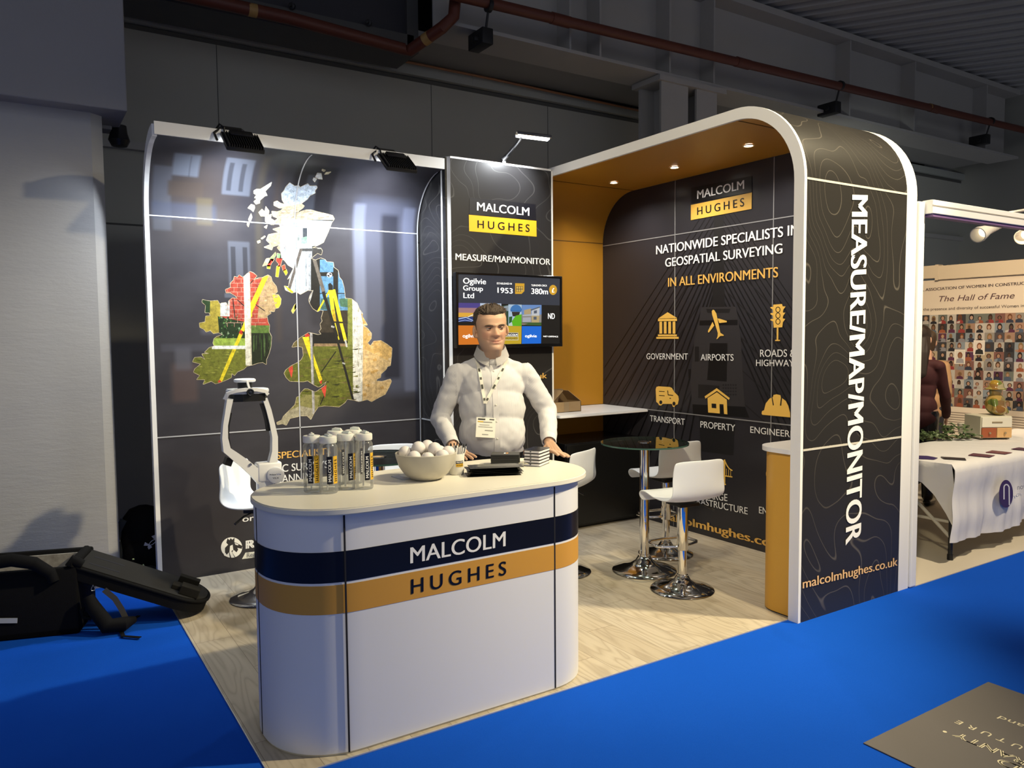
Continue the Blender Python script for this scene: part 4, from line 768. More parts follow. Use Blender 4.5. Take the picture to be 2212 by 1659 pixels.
# ================================================================ reception counter
CYF, CZ = -2.7307, .9929
CT = thing('reception_counter', 'white reception counter with rounded ends and black and gold stripes', 'counter', (.8, -2.39, 0))
def stadium(o, rc, xa=.368, xb=1.300, e=2.2, n=26):
    """plan of the counter: two rounded ends of radius rc+o joined by straight sides"""
    r = rc+o; f = 2/e; P = []
    for cx, a0 in ((xb, -PI/2), (xa, PI/2)):
        for i in range(n+1):
            a = a0+PI*i/n; P.append((cx+r*math.copysign(abs(math.cos(a))**f, math.cos(a)), -2.4075+r*math.copysign(abs(math.sin(a))**f, math.sin(a))))
    return P
def counter_plan(o):
    q = stadium(o, .3232); return [(x if x < .9 else x-.055*max(0, (x-1.2)/.45), y) for x, y in q]
b = B(); b.prism(counter_plan(0), .014, CZ-.03); b.build('counter_body', mat('counter_laminate', (.74, .74, .76), .42), CT, ang=30)
b = B(); b.prism(counter_plan(-.004), .0055, .014); b.build('plinth', mat('plinth_light_leak', (.6, .55, .42), .5), CT, ang=30)  # cream tone paints in the yellow light leaking along the counter's foot
b = B(); b.prism(stadium(0, .357, .392, 1.262), CZ-.028, CZ); bmesh.ops.bevel(b.bm, geom=[e for e in b.bm.edges if abs(e.verts[0].co.z-e.verts[1].co.z) < 1e-5], offset=.005, segments=2, affect='EDGES'); b.build('worktop', mat('worktop_cream', (.76, .73, .64), .35), CT, ang=30)
def stripe(name, z0, z1, m, o=.0012):
    pl = counter_plan(o); b = B(); a = [b.bm.verts.new((x, y, z0)) for x, y in pl]; c = [b.bm.verts.new((x, y, z1)) for x, y in pl]
    for i in range(len(pl)): b.bm.faces.new((a[i-1], a[i], c[i], c[i-1]))
    b.build(name, m, CT, ang=30)
zt = lambda px, py: at(px, py, 1, CYF).z
stripe('black_stripe', zt(1197, 1172.8), zt(1197, 1116.4), NAVY_PRINT); stripe('gold_stripe', zt(1197, 1230.4), zt(1197, 1177.6), mat('counter_gold', (.58, .29, .045), .45))
for x in (.293, 1.2938):
    b = B(); b.box(x-.0035, x+.0035, CYF-.0018, CYF+.001, .015, CZ-.03); b.build('panel_gap', DARKGAP, CT, smooth=False)
b = B(); b.box(.0435, .047, -2.40, -2.393, .015, CZ-.03); b.build('panel_gap', DARKGAP, CT, smooth=False)
def nz(x, y): return (540+x/2.5176, 1000+y/2.5176)
text_px('lettering', 'MALCOLM', nz(870, 546), nz(1388, 451), nz(870, 460), 1, CYF, WHITE_PRINT, CT, (0, -.003, 0), .014)
text_px('lettering', 'HUGHES', nz(874, 712), nz(1392, 606), nz(874, 633), 1, CYF, NAVY_PRINT, CT, (0, -.003, 0), .014, 1.45)

# ---- water bottles
CLEAR = bpy.data.materials.new('clear_plastic'); CLEAR.use_nodes = True; _nt = CLEAR.node_tree; _nt.nodes.clear()
def clear_mat(m, tint, gloss_rough, base=.04, milk=0):
    nt = m.node_tree; out = nt.nodes.new('ShaderNodeOutputMaterial'); mx = nt.nodes.new('ShaderNodeMixShader'); tr = nt.nodes.new('ShaderNodeBsdfTransparent'); gl = nt.nodes.new('ShaderNodeBsdfGlossy'); lw = nt.nodes.new('ShaderNodeLayerWeight'); mm = nt.nodes.new('ShaderNodeMath')
    df = nt.nodes.new('ShaderNodeBsdfDiffuse'); df.inputs[0].default_value = (.8, .8, .78, 1); m2 = nt.nodes.new('ShaderNodeMixShader'); m2.inputs[0].default_value = milk
    nt.links.new(gl.outputs[0], m2.inputs[1]); nt.links.new(df.outputs[0], m2.inputs[2])
    tr.inputs[0].default_value = (*tint, 1); gl.inputs['Roughness'].default_value = gloss_rough; lw.inputs[0].default_value = .35
    mm.operation = 'MULTIPLY_ADD'; nt.links.new(lw.outputs['Fresnel'], mm.inputs[0]); mm.inputs[1].default_value = .6 if milk else .9; mm.inputs[2].default_value = base; mm.use_clamp = True
    nt.links.new(mm.outputs[0], mx.inputs[0]); nt.links.new(tr.outputs[0], mx.inputs[1]); nt.links.new(m2.outputs[0], mx.inputs[2]); nt.links.new(mx.outputs[0], out.inputs[0])
clear_mat(CLEAR, (.96, .97, .97), .06, .09, .45)
FROST = mat('frosted_lid', (.80, .80, .74), .45, 0, .5); FROST.node_tree.nodes['Principled BSDF'].inputs['Subsurface Weight'].default_value = .15
def cyl_pt(r, a0, z0):
    """lettering wrapped on a cylinder, reading upward, centred on angle a0"""
    return lambda h, L: (lambda x, y: Vector(((r)*math.cos(a0-(y-.5)*h/r), (r)*math.sin(a0-(y-.5)*h/r), z0+x*L)))
def make_bottle(label):
    t = thing('water_bottle', label, 'bottle', (0, 0, 0), 0, 'clear water bottles on the counter')
    R0 = .0375
    b = B(); b.lathe([(0, .004), (.024, .004), (.034, .0), (R0, .006), (R0, .195), (.034, .204), (.031, .207), (.031, .212)], 32); b.build('bottle_body', CLEAR, t, local=True, ang=60)
    b = B(); b.lathe([(0, .212), (.0355, .212), (.0365, .216), (.0365, .236), (.034, .240), (.02, .242), (0, .242)], 32); b.build('lid', FROST, t, local=True)
    b = B(); b.box(-.011, .011, -.028, .014, .241, .249, .003); b.tube([(0, .014, .245), (0, 0, .250), (0, -.024, .248)], .005, 8); b.build('spout', FROST, t, local=True)
    b = B(); b.tube([(.004, .004, .212), (-.006, .002, .012)], .0035, 8); b.build('straw', mat('straw_white', (.8, .8, .76), .4), t, local=True)
    for nm, a, w, m in (('label_black', -13, 36, NAVY_PRINT), ('label_gold', 29, 36, YELLOW_PRINT)):
        a0 = math.radians(-90+a); hw = math.radians(w/2); b = B(); n = 6
        for i in range(n):
            p = [a0-hw+2*hw*(i+k)/n for k in (0, 1)]
            b.face([(R0*1.012*math.cos(p[0]), R0*1.012*math.sin(p[0]), .042), (R0*1.012*math.cos(p[1]), R0*1.012*math.sin(p[1]), .042), (R0*1.012*math.cos(p[1]), R0*1.012*math.sin(p[1]), .158), (R0*1.012*math.cos(p[0]), R0*1.012*math.sin(p[0]), .158)])
        lb = b.build(nm, m, t, local=True)
        f = cyl_pt(R0*1.03, a0, .052)(.0125, .092); bb = B()
        s = 'MALCOLM' if nm == 'label_black' else 'HUGHES'
        text('x', s, (0, 0, 0), (1, 0, 0), (0, 1, 0), None, None, bold=.03, spacing=1 if s[0] == 'M' else 1.35, bm=bb, curve=f)
        bb.build('lettering', WHITE_PRINT if s[0] == 'M' else NAVY_PRINT, lb, local=True, smooth=False, recalc=False)
    return t
BT = [((676, 1062), 0, 'clear water bottle at the left front of the bottle group, black label beside olive-gold one'), ((711, 1064), 20, 'clear water bottle second from the left in front, black label facing forward'), ((749, 1056), 44, 'clear water bottle third from the left in front, with a slanting straw'), ((788, 1055), 32, 'clear water bottle at the right end of the group, nearest the bowl'), ((727, 1046), 70, 'clear water bottle standing behind the second and third front bottles'), ((766, 1043), 75, 'clear water bottle standing behind the third and fourth front bottles')]
bp = make_bottle(BT[0][2])
for i, (px, ro, lab) in enumerate(BT):
    o = bp if i == 0 else copy_tree(bp); o['label'] = lab
    c = at(*px, 2, CZ+.0004); o.location = c; o.rotation_euler.z = math.atan2(CAM.y-c.y, CAM.x-c.x)+PI/2+math.radians(ro)

# ---- bowl of white balls
bc = at(921, 1034, 2, CZ+.0004)
t = thing('bowl', 'round grey-cream bowl full of white balls on the counter', 'bowl', bc)
b = B(); b.lathe([(0, 0), (.062, 0), (.07, .004), (.10, .026), (.125, .062), (.138, .105), (.141, .122), (.138, .124), (.134, .105), (.12, .064), (.096, .032), (.06, .012), (0, .01)], 48, bc); b.build('bowl_shell', mat('bowl_glaze', (.50, .47, .40), .4), t)
BALL = noisy('white_ball', (.78, .74, .72), (.72, .68, .66), 30, .55)
RF = Vector((R_.x, R_.y, 0)).normalized(); DF = Vector((_f.x, _f.y, 0)).normalized()
balls = [(-.098, .02, .118, 'leftmost, beside the bottles', 1), (-.036, .015, .140, 'topmost left, in the middle of the heap', 0), (.040, .0, .137, 'topmost right, with a brown stamp', 1), (.000, .062, .140, 'peeping out between the two top ones', 0), (-.048, -.052, .106, 'in front, left of the centre', 0), (.014, -.058, .100, 'in front at the centre, low behind the rim', 0), (.078, -.035, .108, 'in front on the right, low behind the rim', 0), (.100, .028, .116, 'rightmost, beside the cup of pens', 0), (.055, .075, .112, 'at the back, hidden behind the right one on top', 0), (-.055, .078, .112, 'at the back, hidden behind the left one on top', 0)]
bm0 = None
for i, (dx, dd, z, lab, st) in enumerate(balls):
    c = bc+RF*dx+DF*dd+Vector((0, 0, z))
    o = thing('ball', 'white foam ball in the bowl, '+lab, 'ball', c, 0, 'white balls in the bowl')
    if bm0 is None:
        b = B(); bmesh.ops.create_icosphere(b.bm, subdivisions=4, radius=.0315); bm0 = b.build('ball_surface', BALL, o, local=True).data
    else: new_obj('ball_surface', bm0, None, o)
    if st:
        d = (CAM-c).normalized(); e = (d*.9+RF*.3-Vector((0, 0, .45))).normalized(); sx = RF*.8+Vector((0, 0, -.45)) if i else RF; sx = (sx-e*sx.dot(e)).normalized(); sy = e.cross(sx)
        b = B(); b.face([(e+sx*u*.32+sy*v*.13).normalized()*.0319 for u, v in ((-1, -1), (1, -1), (1, 1), (-1, 1))]); b.build('stamp', mat('stamp_brown', (.35, .19, .07), .6), o, local=True)

# ---- business cards left of the bowl
p = [at(*q, 2, CZ) for q in ((845, 1030), (868, 1037), (888, 1035), (862, 1028))]
t = B(); t.prism([(q.x, q.y) for q in p], CZ+.0004, CZ+.004); tag(t.build('business_cards', mat('card_pale', (.55, .58, .66), .5), smooth=False), 'small stack of pale cards lying left of the bowl', 'cards')

# ---- cup of pens
cc = at(986, 1024, 2, CZ+.0004)
t = thing('pen_cup', 'white mug with a black and yellow logo holding pens', 'cup', cc)
b = B(); b.lathe([(0, 0), (.032, 0), (.035, .004), (.0375, .03), (.0385, .098), (.0375, .1), (.036, .098), (.034, .03), (.03, .008), (0, .008)], 32, cc); b.build('cup_body', mat('cup_white', (.70, .68, .62), .35), t)
va = math.atan2(CAM.y-cc.y, CAM.x-cc.x)
for z0, z1, m, s in ((.055, .068, NAVY_PRINT, 'MALCOLM'), (.040, .054, YELLOW_PRINT, 'HUGHES')):
    b = B(); n = 6; a0 = va-.05; a1 = va+.95
    for i in range(n):
        p, q = a0+(a1-a0)*i/n, a0+(a1-a0)*(i+1)/n
        b.face([cc+Vector((.0392*math.cos(w), .0392*math.sin(w), z)) for w, z in ((p, z0), (q, z0), (q, z1), (p, z1))])
    lb = b.build('logo_band', m, t, smooth=False)
    bb = B(); text('x', s, (0, 0, 0), (1, 0, 0), (0, 1, 0), None, None, bold=.02, bm=bb, curve=lambda x, y: cc+Vector((.0396*math.cos(a0+.08+x*(a1-a0-.16)), .0396*math.sin(a0+.08+x*(a1-a0-.16)), z0+.003+y*.008)))
    bb.build('lettering', WHITE_PRINT if s[0] == 'M' else NAVY_PRINT, lb, smooth=False, recalc=False)
rr = random.Random(9); pen0 = None
for i in range(15):
    a = i*2.4; r = .006+.024*math.sqrt((i+.5)/15); lean = .28*(r/.03)
    bx = Vector((math.cos(a)*r*.55, math.sin(a)*r*.55, .012)); dirv = Vector((math.cos(a)*lean, math.sin(a)*lean, 1)).normalized()
    lab = 'white pen with black clip standing in the mug among many alike'
    o = thing('pen', lab, 'pen', cc+bx, 0, 'white pens in the mug')
    o.rotation_euler = dirv.to_track_quat('Z', 'Y').to_euler()
    if pen0 is None:
        b = B(); b.lathe([(0, 0), (.002, .004), (.0045, .014), (.0047, .118), (.0035, .122), (0, .122)], 10); k1 = b.build('pen_barrel', mat('pen_white', (.70, .70, .70), .3), o, local=True)
        b = B(); b.lathe([(0, .122), (.003, .122), (.003, .134), (0, .135)], 8); b.box(.0042, .0062, -.002, .002, .085, .121, .0005); k2 = b.build('clip', mat('pen_black', (.02, .02, .02), .3), o, local=True); pen0 = (k1.data, k2.data)
    else: new_obj('pen_barrel', pen0[0], None, o); new_obj('clip', pen0[1], None, o)
    o.rotation_euler.rotate_axis('Z', rr.uniform(0, 6))

# ---- black pouches, black boxes, notebooks
FOIL = mat('black_film', (.012, .012, .012), .22, 0, .5)
pc = at(1068, 1024, 2, CZ)
for i in range(6):
    lab = ['lowest', 'second from the bottom', 'third from the bottom', 'fourth from the bottom', 'second from the top', 'topmost'][i]
    o = thing('pouch', 'glossy black pouch in the heap in front of the boxes, '+lab, 'pouch', pc+Vector((0, 0, .0006+i*.0075)), -.36+rr.uniform(-.06, .06), 'black pouches on the counter')
    o.location += RF*rr.uniform(-.014, .014)
    b = B(); nx, ny = 18, 8; L, Wd = .255, .115; V = []
    for s_ in (0, 1):
        for j in range(ny+1):
            for k in range(nx+1):
                u, v = k/nx, j/ny; edge = min(u, 1-u)*8; edge = min(1, edge)*min(1, min(v, 1-v)*6)
                V.append(b.bm.verts.new(((u-.5)*L, (v-.5)*Wd, .0008+(.0052*edge*(.8+.35*abs(pnoise(Vector((u*9+i*3, v*5, i*1.7))))) if s_ else 0)+.0*edge)))
    Nn = (ny+1)*(nx+1)
    for j in range(ny):
        for k in range(nx):
            q = [j*(nx+1)+k, j*(nx+1)+k+1, (j+1)*(nx+1)+k+1, (j+1)*(nx+1)+k]; b.bm.faces.new([V[Nn+m] for m in q]); b.bm.faces.new([V[m] for m in q[::-1]])
    rim = [j for j in range(nx)]+[nx+j*(nx+1) for j in range(ny)]+[Nn-1-j for j in range(nx)]+[(ny-j)*(nx+1) for j in range(ny)]
    for m in range(len(rim)): p, q = rim[m], rim[(m+1) % len(rim)]; b.bm.faces.new((V[p], V[q], V[Nn+q], V[Nn+p]))
    b.build('pouch_body', FOIL, o, local=True)
    if i in (3, 5):
        b = B(); b.tube([(.118, .03, .004), (.15, .035, .006), (.16, .01, .003), (.13, -.01, .006)], .0016, 6); b.build('drawstring', mat('cord_cream', (.6, .56, .42), .7), o, local=True)
xb = at(1062, 1008, 2, CZ); xc = at(1122, 1008, 2, CZ); dv = (xc-xb).normalized(); ang0 = math.atan2(dv.y, dv.x)
for i in range(3):
    lab = ['bottom box', 'middle box', 'top box, with a small gold mark'][i]
    o = thing('gift_box', 'slim black box in the stack beside the notebooks, '+lab, 'box', (xb+xc)/2+DF*.06+Vector((0, 0, .0006+i*.0196)), ang0, 'slim black boxes on the counter')
    b = B(); b.box(-.072, .072, -.05, .05, 0, .0185, .002); b.build('box_body', mat('box_black', (.014, .014, .014), .45), o, local=True, smooth=False)
    b = B(); b.box(-.0725, .0725, -.0505, .0505, .0095, .0103); b.build('lid_line', DARKGAP, o, local=True, smooth=False)
    if i == 2:
        b = B(); b.box(-.008, .001, -.012, .018, .0185, .0189); b.build('mark_white', WHITE_PRINT, o, local=True, smooth=False); b = B(); b.box(.003, .014, -.014, .02, .0185, .0189); b.build('mark_gold', mat('mark_gold', (.55, .25, .06), .5), o, local=True, smooth=False)
nbc = at(1166, 1009, 2, CZ)
for i in range(5):
    lab = ['lowest', 'second from the bottom', 'third from the bottom', 'fourth from the bottom', 'topmost'][i]
    o = thing('notebook', 'black notebook with white pages in the stack of five, '+lab, 'notebook', nbc+Vector((0, 0, .0006+i*.0162)), 0, 'black notebooks on the counter')
    o.rotation_euler.z = -1.0+rr.uniform(-.03, .03)
    sx, sy = .090, .135      # corner nearest the camera at the origin, pages along -x and +y
    b = B(); b.prism(rrect(-sx, 0, 0, sy, .006, 3), 0, .0022); b.build('back_cover', BLACK, o, local=True, smooth=False)
    b = B(); b.prism(rrect(-sx+.003, -.002, .002, sy-.002, .005, 3), .0022, .0137); b.build('pages', mat('page_edges', (.72, .69, .72), .7), o, local=True, smooth=False)
    b = B(); b.prism(rrect(-sx, 0, 0, sy, .006, 3), .0137, .0158); b.build('front_cover', BLACK, o, local=True, smooth=False)
    b = B(); b.box(-.055, -.047, .0008, .003, .006, .011); b.build('pen_loop', mat('loop_dark', (.05, .05, .06), .5), o, local=True, smooth=False)

# ================================================================ bar stools and tables
def make_stool(label):
    t = thing('bar_stool', label, 'stool', (0, 0, 0), 0, 'white bar stools on the stand')
    DCH = mat('dark_chrome', (.55, .54, .53), .08, 1)
    b = B(); b.lathe([(0, .001), (.198, .001), (.203, .006), (.198, .012), (.15, .022), (.09, .042), (.055, .066), (.040, .09), (.0, .09)], 48); b.build('base', DCH, t, local=True, ang=60)
    b = B(); b.lathe([(0, .085), (.034, .085), (.036, .10), (.0275, .105), (.0275, .28), (0, .28)], 28); b.build('piston', CHROME, t, local=True)
    b = B(); b.lathe([(0, .262), (.034, .262), (.036, .266), (.036, .56), (0, .56)], 28); b.build('column', CHROME, t, local=True)
    b = B(); b.tube([(-.04, .0, .285), (-.13, .03, .285), (-.155, .06, .285), (-.15, .15, .285), (-.12, .19, .285), (0, .2, .285), (.12, .19, .285), (.15, .15, .285), (.155, .06, .285), (.13, .03, .285), (.04, 0, .285)], .0095, 10); b.build('footrest', CHROME, t, local=True)
    b = B(); b.box(-.075, .075, -.08, .08, .553, .575, .004); b.build('mount_plate', BLACK_PLASTIC, t, local=True, smooth=False)
    b = B(); b.tube([(.05, -.02, .56), (.13, -.05, .548), (.19, -.075, .515)], [.005, .005, .008], 8); b.build('lever', BLACK_PLASTIC, t, local=True)
    # shell: seat with rolled front edge running up into the back
    pr = [(.205, .555), (.218, .585), (.205, .612), (.17, .622), (.12, .610), (.06, .594), (0, .588), (-.07, .588), (-.125, .597), (-.165, .625), (-.186, .665), (-.194, .72), (-.199, .78), (-.206, .84), (-.208, .868)]
    hw = [.165, .185, .192, .196, .2, .202, .202, .202, .202, .200, .198, .196, .194, .190, .178]
    b = B(); n = 18; G = []
    for (y, z), w in zip(pr, hw):
        row = []
        for k in range(n+1):
            s = (k/n*2-1); x = s*w; q = abs(s)**2.4
            bk = max(0, min(1, (z-.62)/.12)) if y < -.1 else 0
            row.append(b.bm.verts.new((x, y+.035*q*bk, z+.016*q*(1-bk)*(1 if y < .15 else .2)-(.01*abs(s)**6 if z > .86 else 0))))
        G.append(row)
    for i in range(len(G)-1):
        for k in range(n): b.bm.faces.new((G[i][k], G[i][k+1], G[i+1][k+1], G[i+1][k]))
    bmesh.ops.recalc_face_normals(b.bm, faces=b.bm.faces)
    bmesh.ops.solidify(b.bm, geom=b.bm.faces[:], thickness=.011)
    o = b.build('seat_shell', WHITE_PLASTIC, t, local=True, ang=70)
    md = o.modifiers.new('round', 'SUBSURF'); md.levels = 1; md.render_levels = 2
    return t
st0 = make_stool('white bar stool with chrome foot at the front right, its back to the aisle')
STO = [((2.80, -2.04), (.15, .96), 0, None), ((3.29, -1.38), (.10, .97), 0, 'white bar stool between the glass table and the printed arch wall'), ((2.385, -1.30), (-.42, .90), 0, 'white bar stool right behind the counter, beside the man'), ((.505, -.67), (.76, -.65), 0, 'white bar stool at the left that carries the white scanner'), ((1.46, -.62), (-.3, -.95), 0, 'white bar stool half hidden behind the bottles and glass table')]
for i, ((x, y), f, z, lab) in enumerate(STO):
    o = st0 if i == 0 else copy_tree(st0)
    if lab: o['label'] = lab
    o.location = (x, y, .0052); o.rotation_euler.z = math.atan2(-f[0], f[1])
GLASS = bpy.data.materials.new('table_glass'); GLASS.use_nodes = True; GLASS.node_tree.nodes.clear(); clear_mat(GLASS, (.62, .70, .68), .01, .06)
def make_table(label):
    t = thing('glass_bar_table', label, 'table', (0, 0, 0), 0, 'round glass bar tables')
    b = B(); b.lathe([(0, .001), (.218, .001), (.223, .006), (.218, .012), (.16, .024), (.10, .046), (.06, .075), (.042, .105), (0, .105)], 48); b.build('base', _mats['dark_chrome'], t, local=True, ang=60)
    b = B(); b.lathe([(0, .1), (.038, .1), (.038, .118), (.033, .12), (.033, .862), (.04, .866), (.04, .888), (0, .888)], 28); b.build('column', CHROME, t, local=True)
    b = B(); b.lathe([(0, .888), (.298, .888), (.30, .890), (.30, .898), (.298, .9), (0, .9)], 64); b.build('glass_top', GLASS, t, local=True)
    b = B(); b.lathe([(.2985, .889), (.3008, .889), (.3008, .899), (.2985, .899), (.2985, .889)], 64); b.build('glass_edge', mat('glass_edge', (.05, .11, .09), .1), t, local=True)
    b = B(); b.lathe([(0, .9), (.045, .9), (.045, .904), (.02, .908), (0, .908)], 24); b.build('cap', CHROME, t, local=True)
    return t
t0 = make_table('round glass bar table on a chrome stem beside the two right-hand stools'); t0.location = (2.875, -1.60, .0052)
t1 = copy_tree(t0); t1['label'] = 'round glass bar table half hidden behind the water bottles'; t1.location = (1.12, -1.12, .0052)

# ================================================================ desk inside the arch
t = thing('wall_desk', 'white desk shelf across the back of the arch', 'desk', (3.42, -.2, .97))
b = B(); b.prism(rrect(2.955, 3.912, -.51, .113, .012, 3), .968, .990); b.build('desk_top', mat('desk_white', (.74, .76, .80), .3), t, smooth=False)
b = B(); b.prism(rrect(2.953, 3.914, -.512, .115, .012, 3), .970, .980); b.build('edge_band', WHITE, t, smooth=False)
t = thing('black_cabinet', 'low black cabinet standing under the white desk', 'cabinet', (3.6, -.2, .005))
b = B(); b.box(3.06, 3.905, -.43, .1, .03, .74, .006); b.build('cabinet_body', BLACK, t, smooth=False)
b = B(); b.box(3.065, 3.90, -.448, -.431, .05, .73, .004); b.build('door', mat('cabinet_door', (.008, .008, .008), .3), t, smooth=False)
b = B(); b.box(3.09, 3.88, -.40, .08, .005, .03); b.build('plinth', BLACK, t, smooth=False)
b = B(); b.box(3.83, 3.85, -.455, -.447, .66, .69, .002); b.build('lock', ALU, t, smooth=False)
KRAFT = noisy('cardboard', (.36, .25, .13), (.30, .20, .10), 14, .8)
t = thing('cardboard_box', 'small open brown cardboard box with raised flaps on the white desk', 'box', (3.17, -.2, .9905))
X0, X1, Y0, Y1, Z0, Z1 = 3.02, 3.33, -.30, -.10, .9905, 1.078
b = B()
for a in ((X0, X1, Y0, Y0+.005, Z0, Z1), (X0, X1, Y1-.005, Y1, Z0, Z1), (X0, X0+.005, Y0, Y1, Z0, Z1), (X1-.005, X1, Y0, Y1, Z0, Z1), (X0, X1, Y0, Y1, Z0, Z0+.004)): b.box(*a)
b.build('box_walls', KRAFT, t, smooth=False)
def flap(pts):
    b = B(); P = [Vector(p) for p in pts]; n = (P[1]-P[0]).cross(P[2]-P[0]).normalized()*.003
    f = [b.bm.verts.new(p) for p in P]; g = [b.bm.verts.new(p+n) for p in P]; b.bm.faces.new(f); b.bm.faces.new(g[::-1])
    for i in range(4): b.bm.faces.new((f[i-1], f[i], g[i], g[i-1]))
    b.build('flap', KRAFT, t, smooth=False)
flap([(X0, Y0, Z1), (X0, Y1, Z1), (X0+.12, Y1, Z1+.10), (X0+.12, Y0, Z1+.10)]); flap([(X1, Y0, Z1), (X1, Y1, Z1), (X1-.08, Y1, Z1+.09), (X1-.09, Y0+.06, Z1+.09)]); flap([(X0, Y1, Z1), (X1, Y1, Z1), (X1-.06, Y1-.01, Z1+.10), (X0+.04, Y1-.01, Z1+.10)])
b = B(); b.box(X0+.13, X0+.18, Y0-.001, Y0, Z0+.002, Z1); b.build('tape', mat('parcel_tape', (.30, .22, .13), .35), t, smooth=False)

t = thing('side_counter', 'narrow ochre side counter with white top fixed to the front arch leg', 'counter', (3.3, -2.6, 0))
pl = rrect(2.952, 3.90, -2.745, -2.50, (.004, .004, .004, .13), 14)
b = B(); b.prism(pl, .012, .955); b.build('counter_body', mat('side_ochre', (.62, .33, .045), .42), t, ang=30)
b = B(); b.prism(rrect(2.954, 3.90, -2.744, -2.503, (.004, .004, .004, .13), 14), .0055, .012); b.build('plinth', DARKGAP, t, ang=30)
b = B(); b.prism(rrect(2.935, 3.90, -2.752, -2.47, (.02, .004, .004, .15), 14), .956, .982); b.build('worktop', WHITE, t, ang=30)

# ================================================================ wearable scanner on the left stool
SY = -.84
SCW = mat('scanner_white', (.76, .77, .79), .35)
t = thing('mobile_scanner', 'white wearable laser scanner frame standing on the left stool', 'scanner', at(560, 1060, 1, SY))
def sp(px, py, dy=0): return at(px, py, 1, SY+dy)
def bar(b, pts, w, d):
    """flat bar with width w in the picture plane and depth d, through pts"""
    P = [Vector(p) for p in pts]; V = []
    for i in range(len(P)):
        dd = (P[min(i+1, len(P)-1)]-P[max(i-1, 0)]).normalized(); s = Vector((-dd.z, 0, dd.x)).normalized(); ww = w[i] if isinstance(w, list) else w
        V.append([b.bm.verts.new(P[i]+s*ww*a/2+Vector((0, d*c/2, 0))) for a, c in ((-1, -1), (1, -1), (1, 1), (-1, 1))])
    for p, q in zip(V, V[1:]):
        for j in range(4): b.bm.faces.new((p[j], p[(j+1) % 4], q[(j+1) % 4], q[j]))
    b.bm.faces.new(V[0][::-1]); b.bm.faces.new(V[-1])
    bmesh.ops.bevel(b.bm, geom=[e for e in b.bm.edges if len(e.link_faces) == 2 and e.calc_face_angle(0) > .9], offset=.005, segments=2, affect='EDGES'); return b
def kz(x, y, dy=0): return sp(440+x/3.6075, 780+y/3.6075, dy)
b = bar(B(), [kz(200, 290), kz(180, 400), kz(163, 500), kz(160, 600), kz(175, 690), kz(240, 740), kz(320, 800), kz(390, 862), kz(450, 930)], [.035, .03, .028, .034, .045, .05, .055, .06, .06], .05); b.build('frame_side', SCW, t)
b = bar(B(), [kz(470, 290), kz(500, 380), kz(525, 480), kz(548, 590), kz(548, 700), kz(535, 790)], [.028, .03, .03, .034, .036, .05], .05); b.build('frame_side', SCW, t)
b = bar(B(), [kz(200, 400, .012), kz(180, 500, .012), kz(178, 590, .012), kz(195, 680, .012), kz(250, 725, .012)], .02, .05); b.build('frame_pad', BLACK_PLASTIC, t)
b = bar(B(), [kz(455, 330, .012), kz(478, 400, .012), kz(495, 470, .012), kz(505, 540, .012)], .02, .05); b.build('frame_pad', BLACK_PLASTIC, t)
b = bar(B(), [kz(165, 775, .02), kz(215, 790, .02)], .045, .06); b.build('frame_pad', BLACK_PLASTIC, t)
c = kz(340, 250, .03); r_ = .155
b = B(); b.prism([(-.12, -.02), (-.10, -.07), (-.05, -.09), (.05, -.09), (.10, -.07), (.125, -.02), (.115, .05), (.06, .09), (-.06, .09), (-.115, .05)], 0, .028, Matrix.Translation(c+Vector((0, 0, .0)))); bmesh.ops.bevel(b.bm, geom=b.bm.edges[:], offset=.006, segments=2, affect='EDGES'); b.build('sensor_head', SCW, t)
b = B(); b.prism([(-.105, -.02), (-.09, -.06), (-.045, -.078), (.045, -.078), (.09, -.06), (.11, -.02), (.1, .05), (.05, .08), (-.05, .08), (-.1, .05)], -.045, 0, Matrix.Translation(c)); b.build('sensor_housing', BLACK_PLASTIC, t, smooth=False)
b = bar(B(), [kz(165, 300, -.02), kz(185, 255, -.04), kz(250, 232, -.055), kz(330, 222, -.065), kz(410, 222, -.06), kz(480, 236, -.045), kz(500, 262, -.03)], .02, .02); b.build('front_band', SCW, t)
lc = kz(364, 242, -.075); dn = Vector((-.2, -1, 0)).normalized()
b = B(); b.lathe([(0, .012), (.012, .01), (.017, .012), (.021, .006), (.022, -.02), (0, -.02)], 24, lc, dn); b.build('camera_lens', BLACK_PLASTIC, t)
lc2 = lc+dn*.0125; b = B(); b.lathe([(0, .003), (.005, .0022), (.009, 0)], 16, lc2, dn); b.build('lens_glass', mat('lens_glass', (.02, .025, .04), .05), t)
dc = kz(320, 160, .03)
b = B(); b.lathe([(0, -.052), (.042, -.052), (.042, 0), (0, 0)], 28, dc); b.build('lidar_neck', BLACK_PLASTIC, t)
b = B(); b.lathe([(0, -.002), (.058, -.002), (.063, .003), (.063, .012), (.055, .018), (0, .02)], 32, dc); b.build('lidar_cap', SCW, t)
b = bar(B(), [kz(338, 150, -.045), kz(348, 190, -.06), kz(360, 225, -.07)], .012, .01); b.build('strut', SCW, t)
b = B(); q = kz(505, 850); b.box(q.x-.07, q.x+.075, q.y-.03, q.y+.06, q.z-.065, q.z+.05, .012, seg=3); b.build('battery_block', SCW, t)
b = B(); q2 = kz(480, 960); b.box(q2.x-.045, q2.x+.05, q2.y-.02, q2.y+.05, .606, q.z-.04, .01); b.build('stand_foot', SCW, t)
fc = kz(562, 890, -.055); fn = (CAM-fc); fn.z *= .3; fn.normalize()
b = B(); b.lathe([(0, -.05), (.047, -.05), (.05, -.012), (.05, 0)], 32, fc, fn); b.build('lidar_housing', mat('scanner_grey', (.45, .46, .5), .4), t)
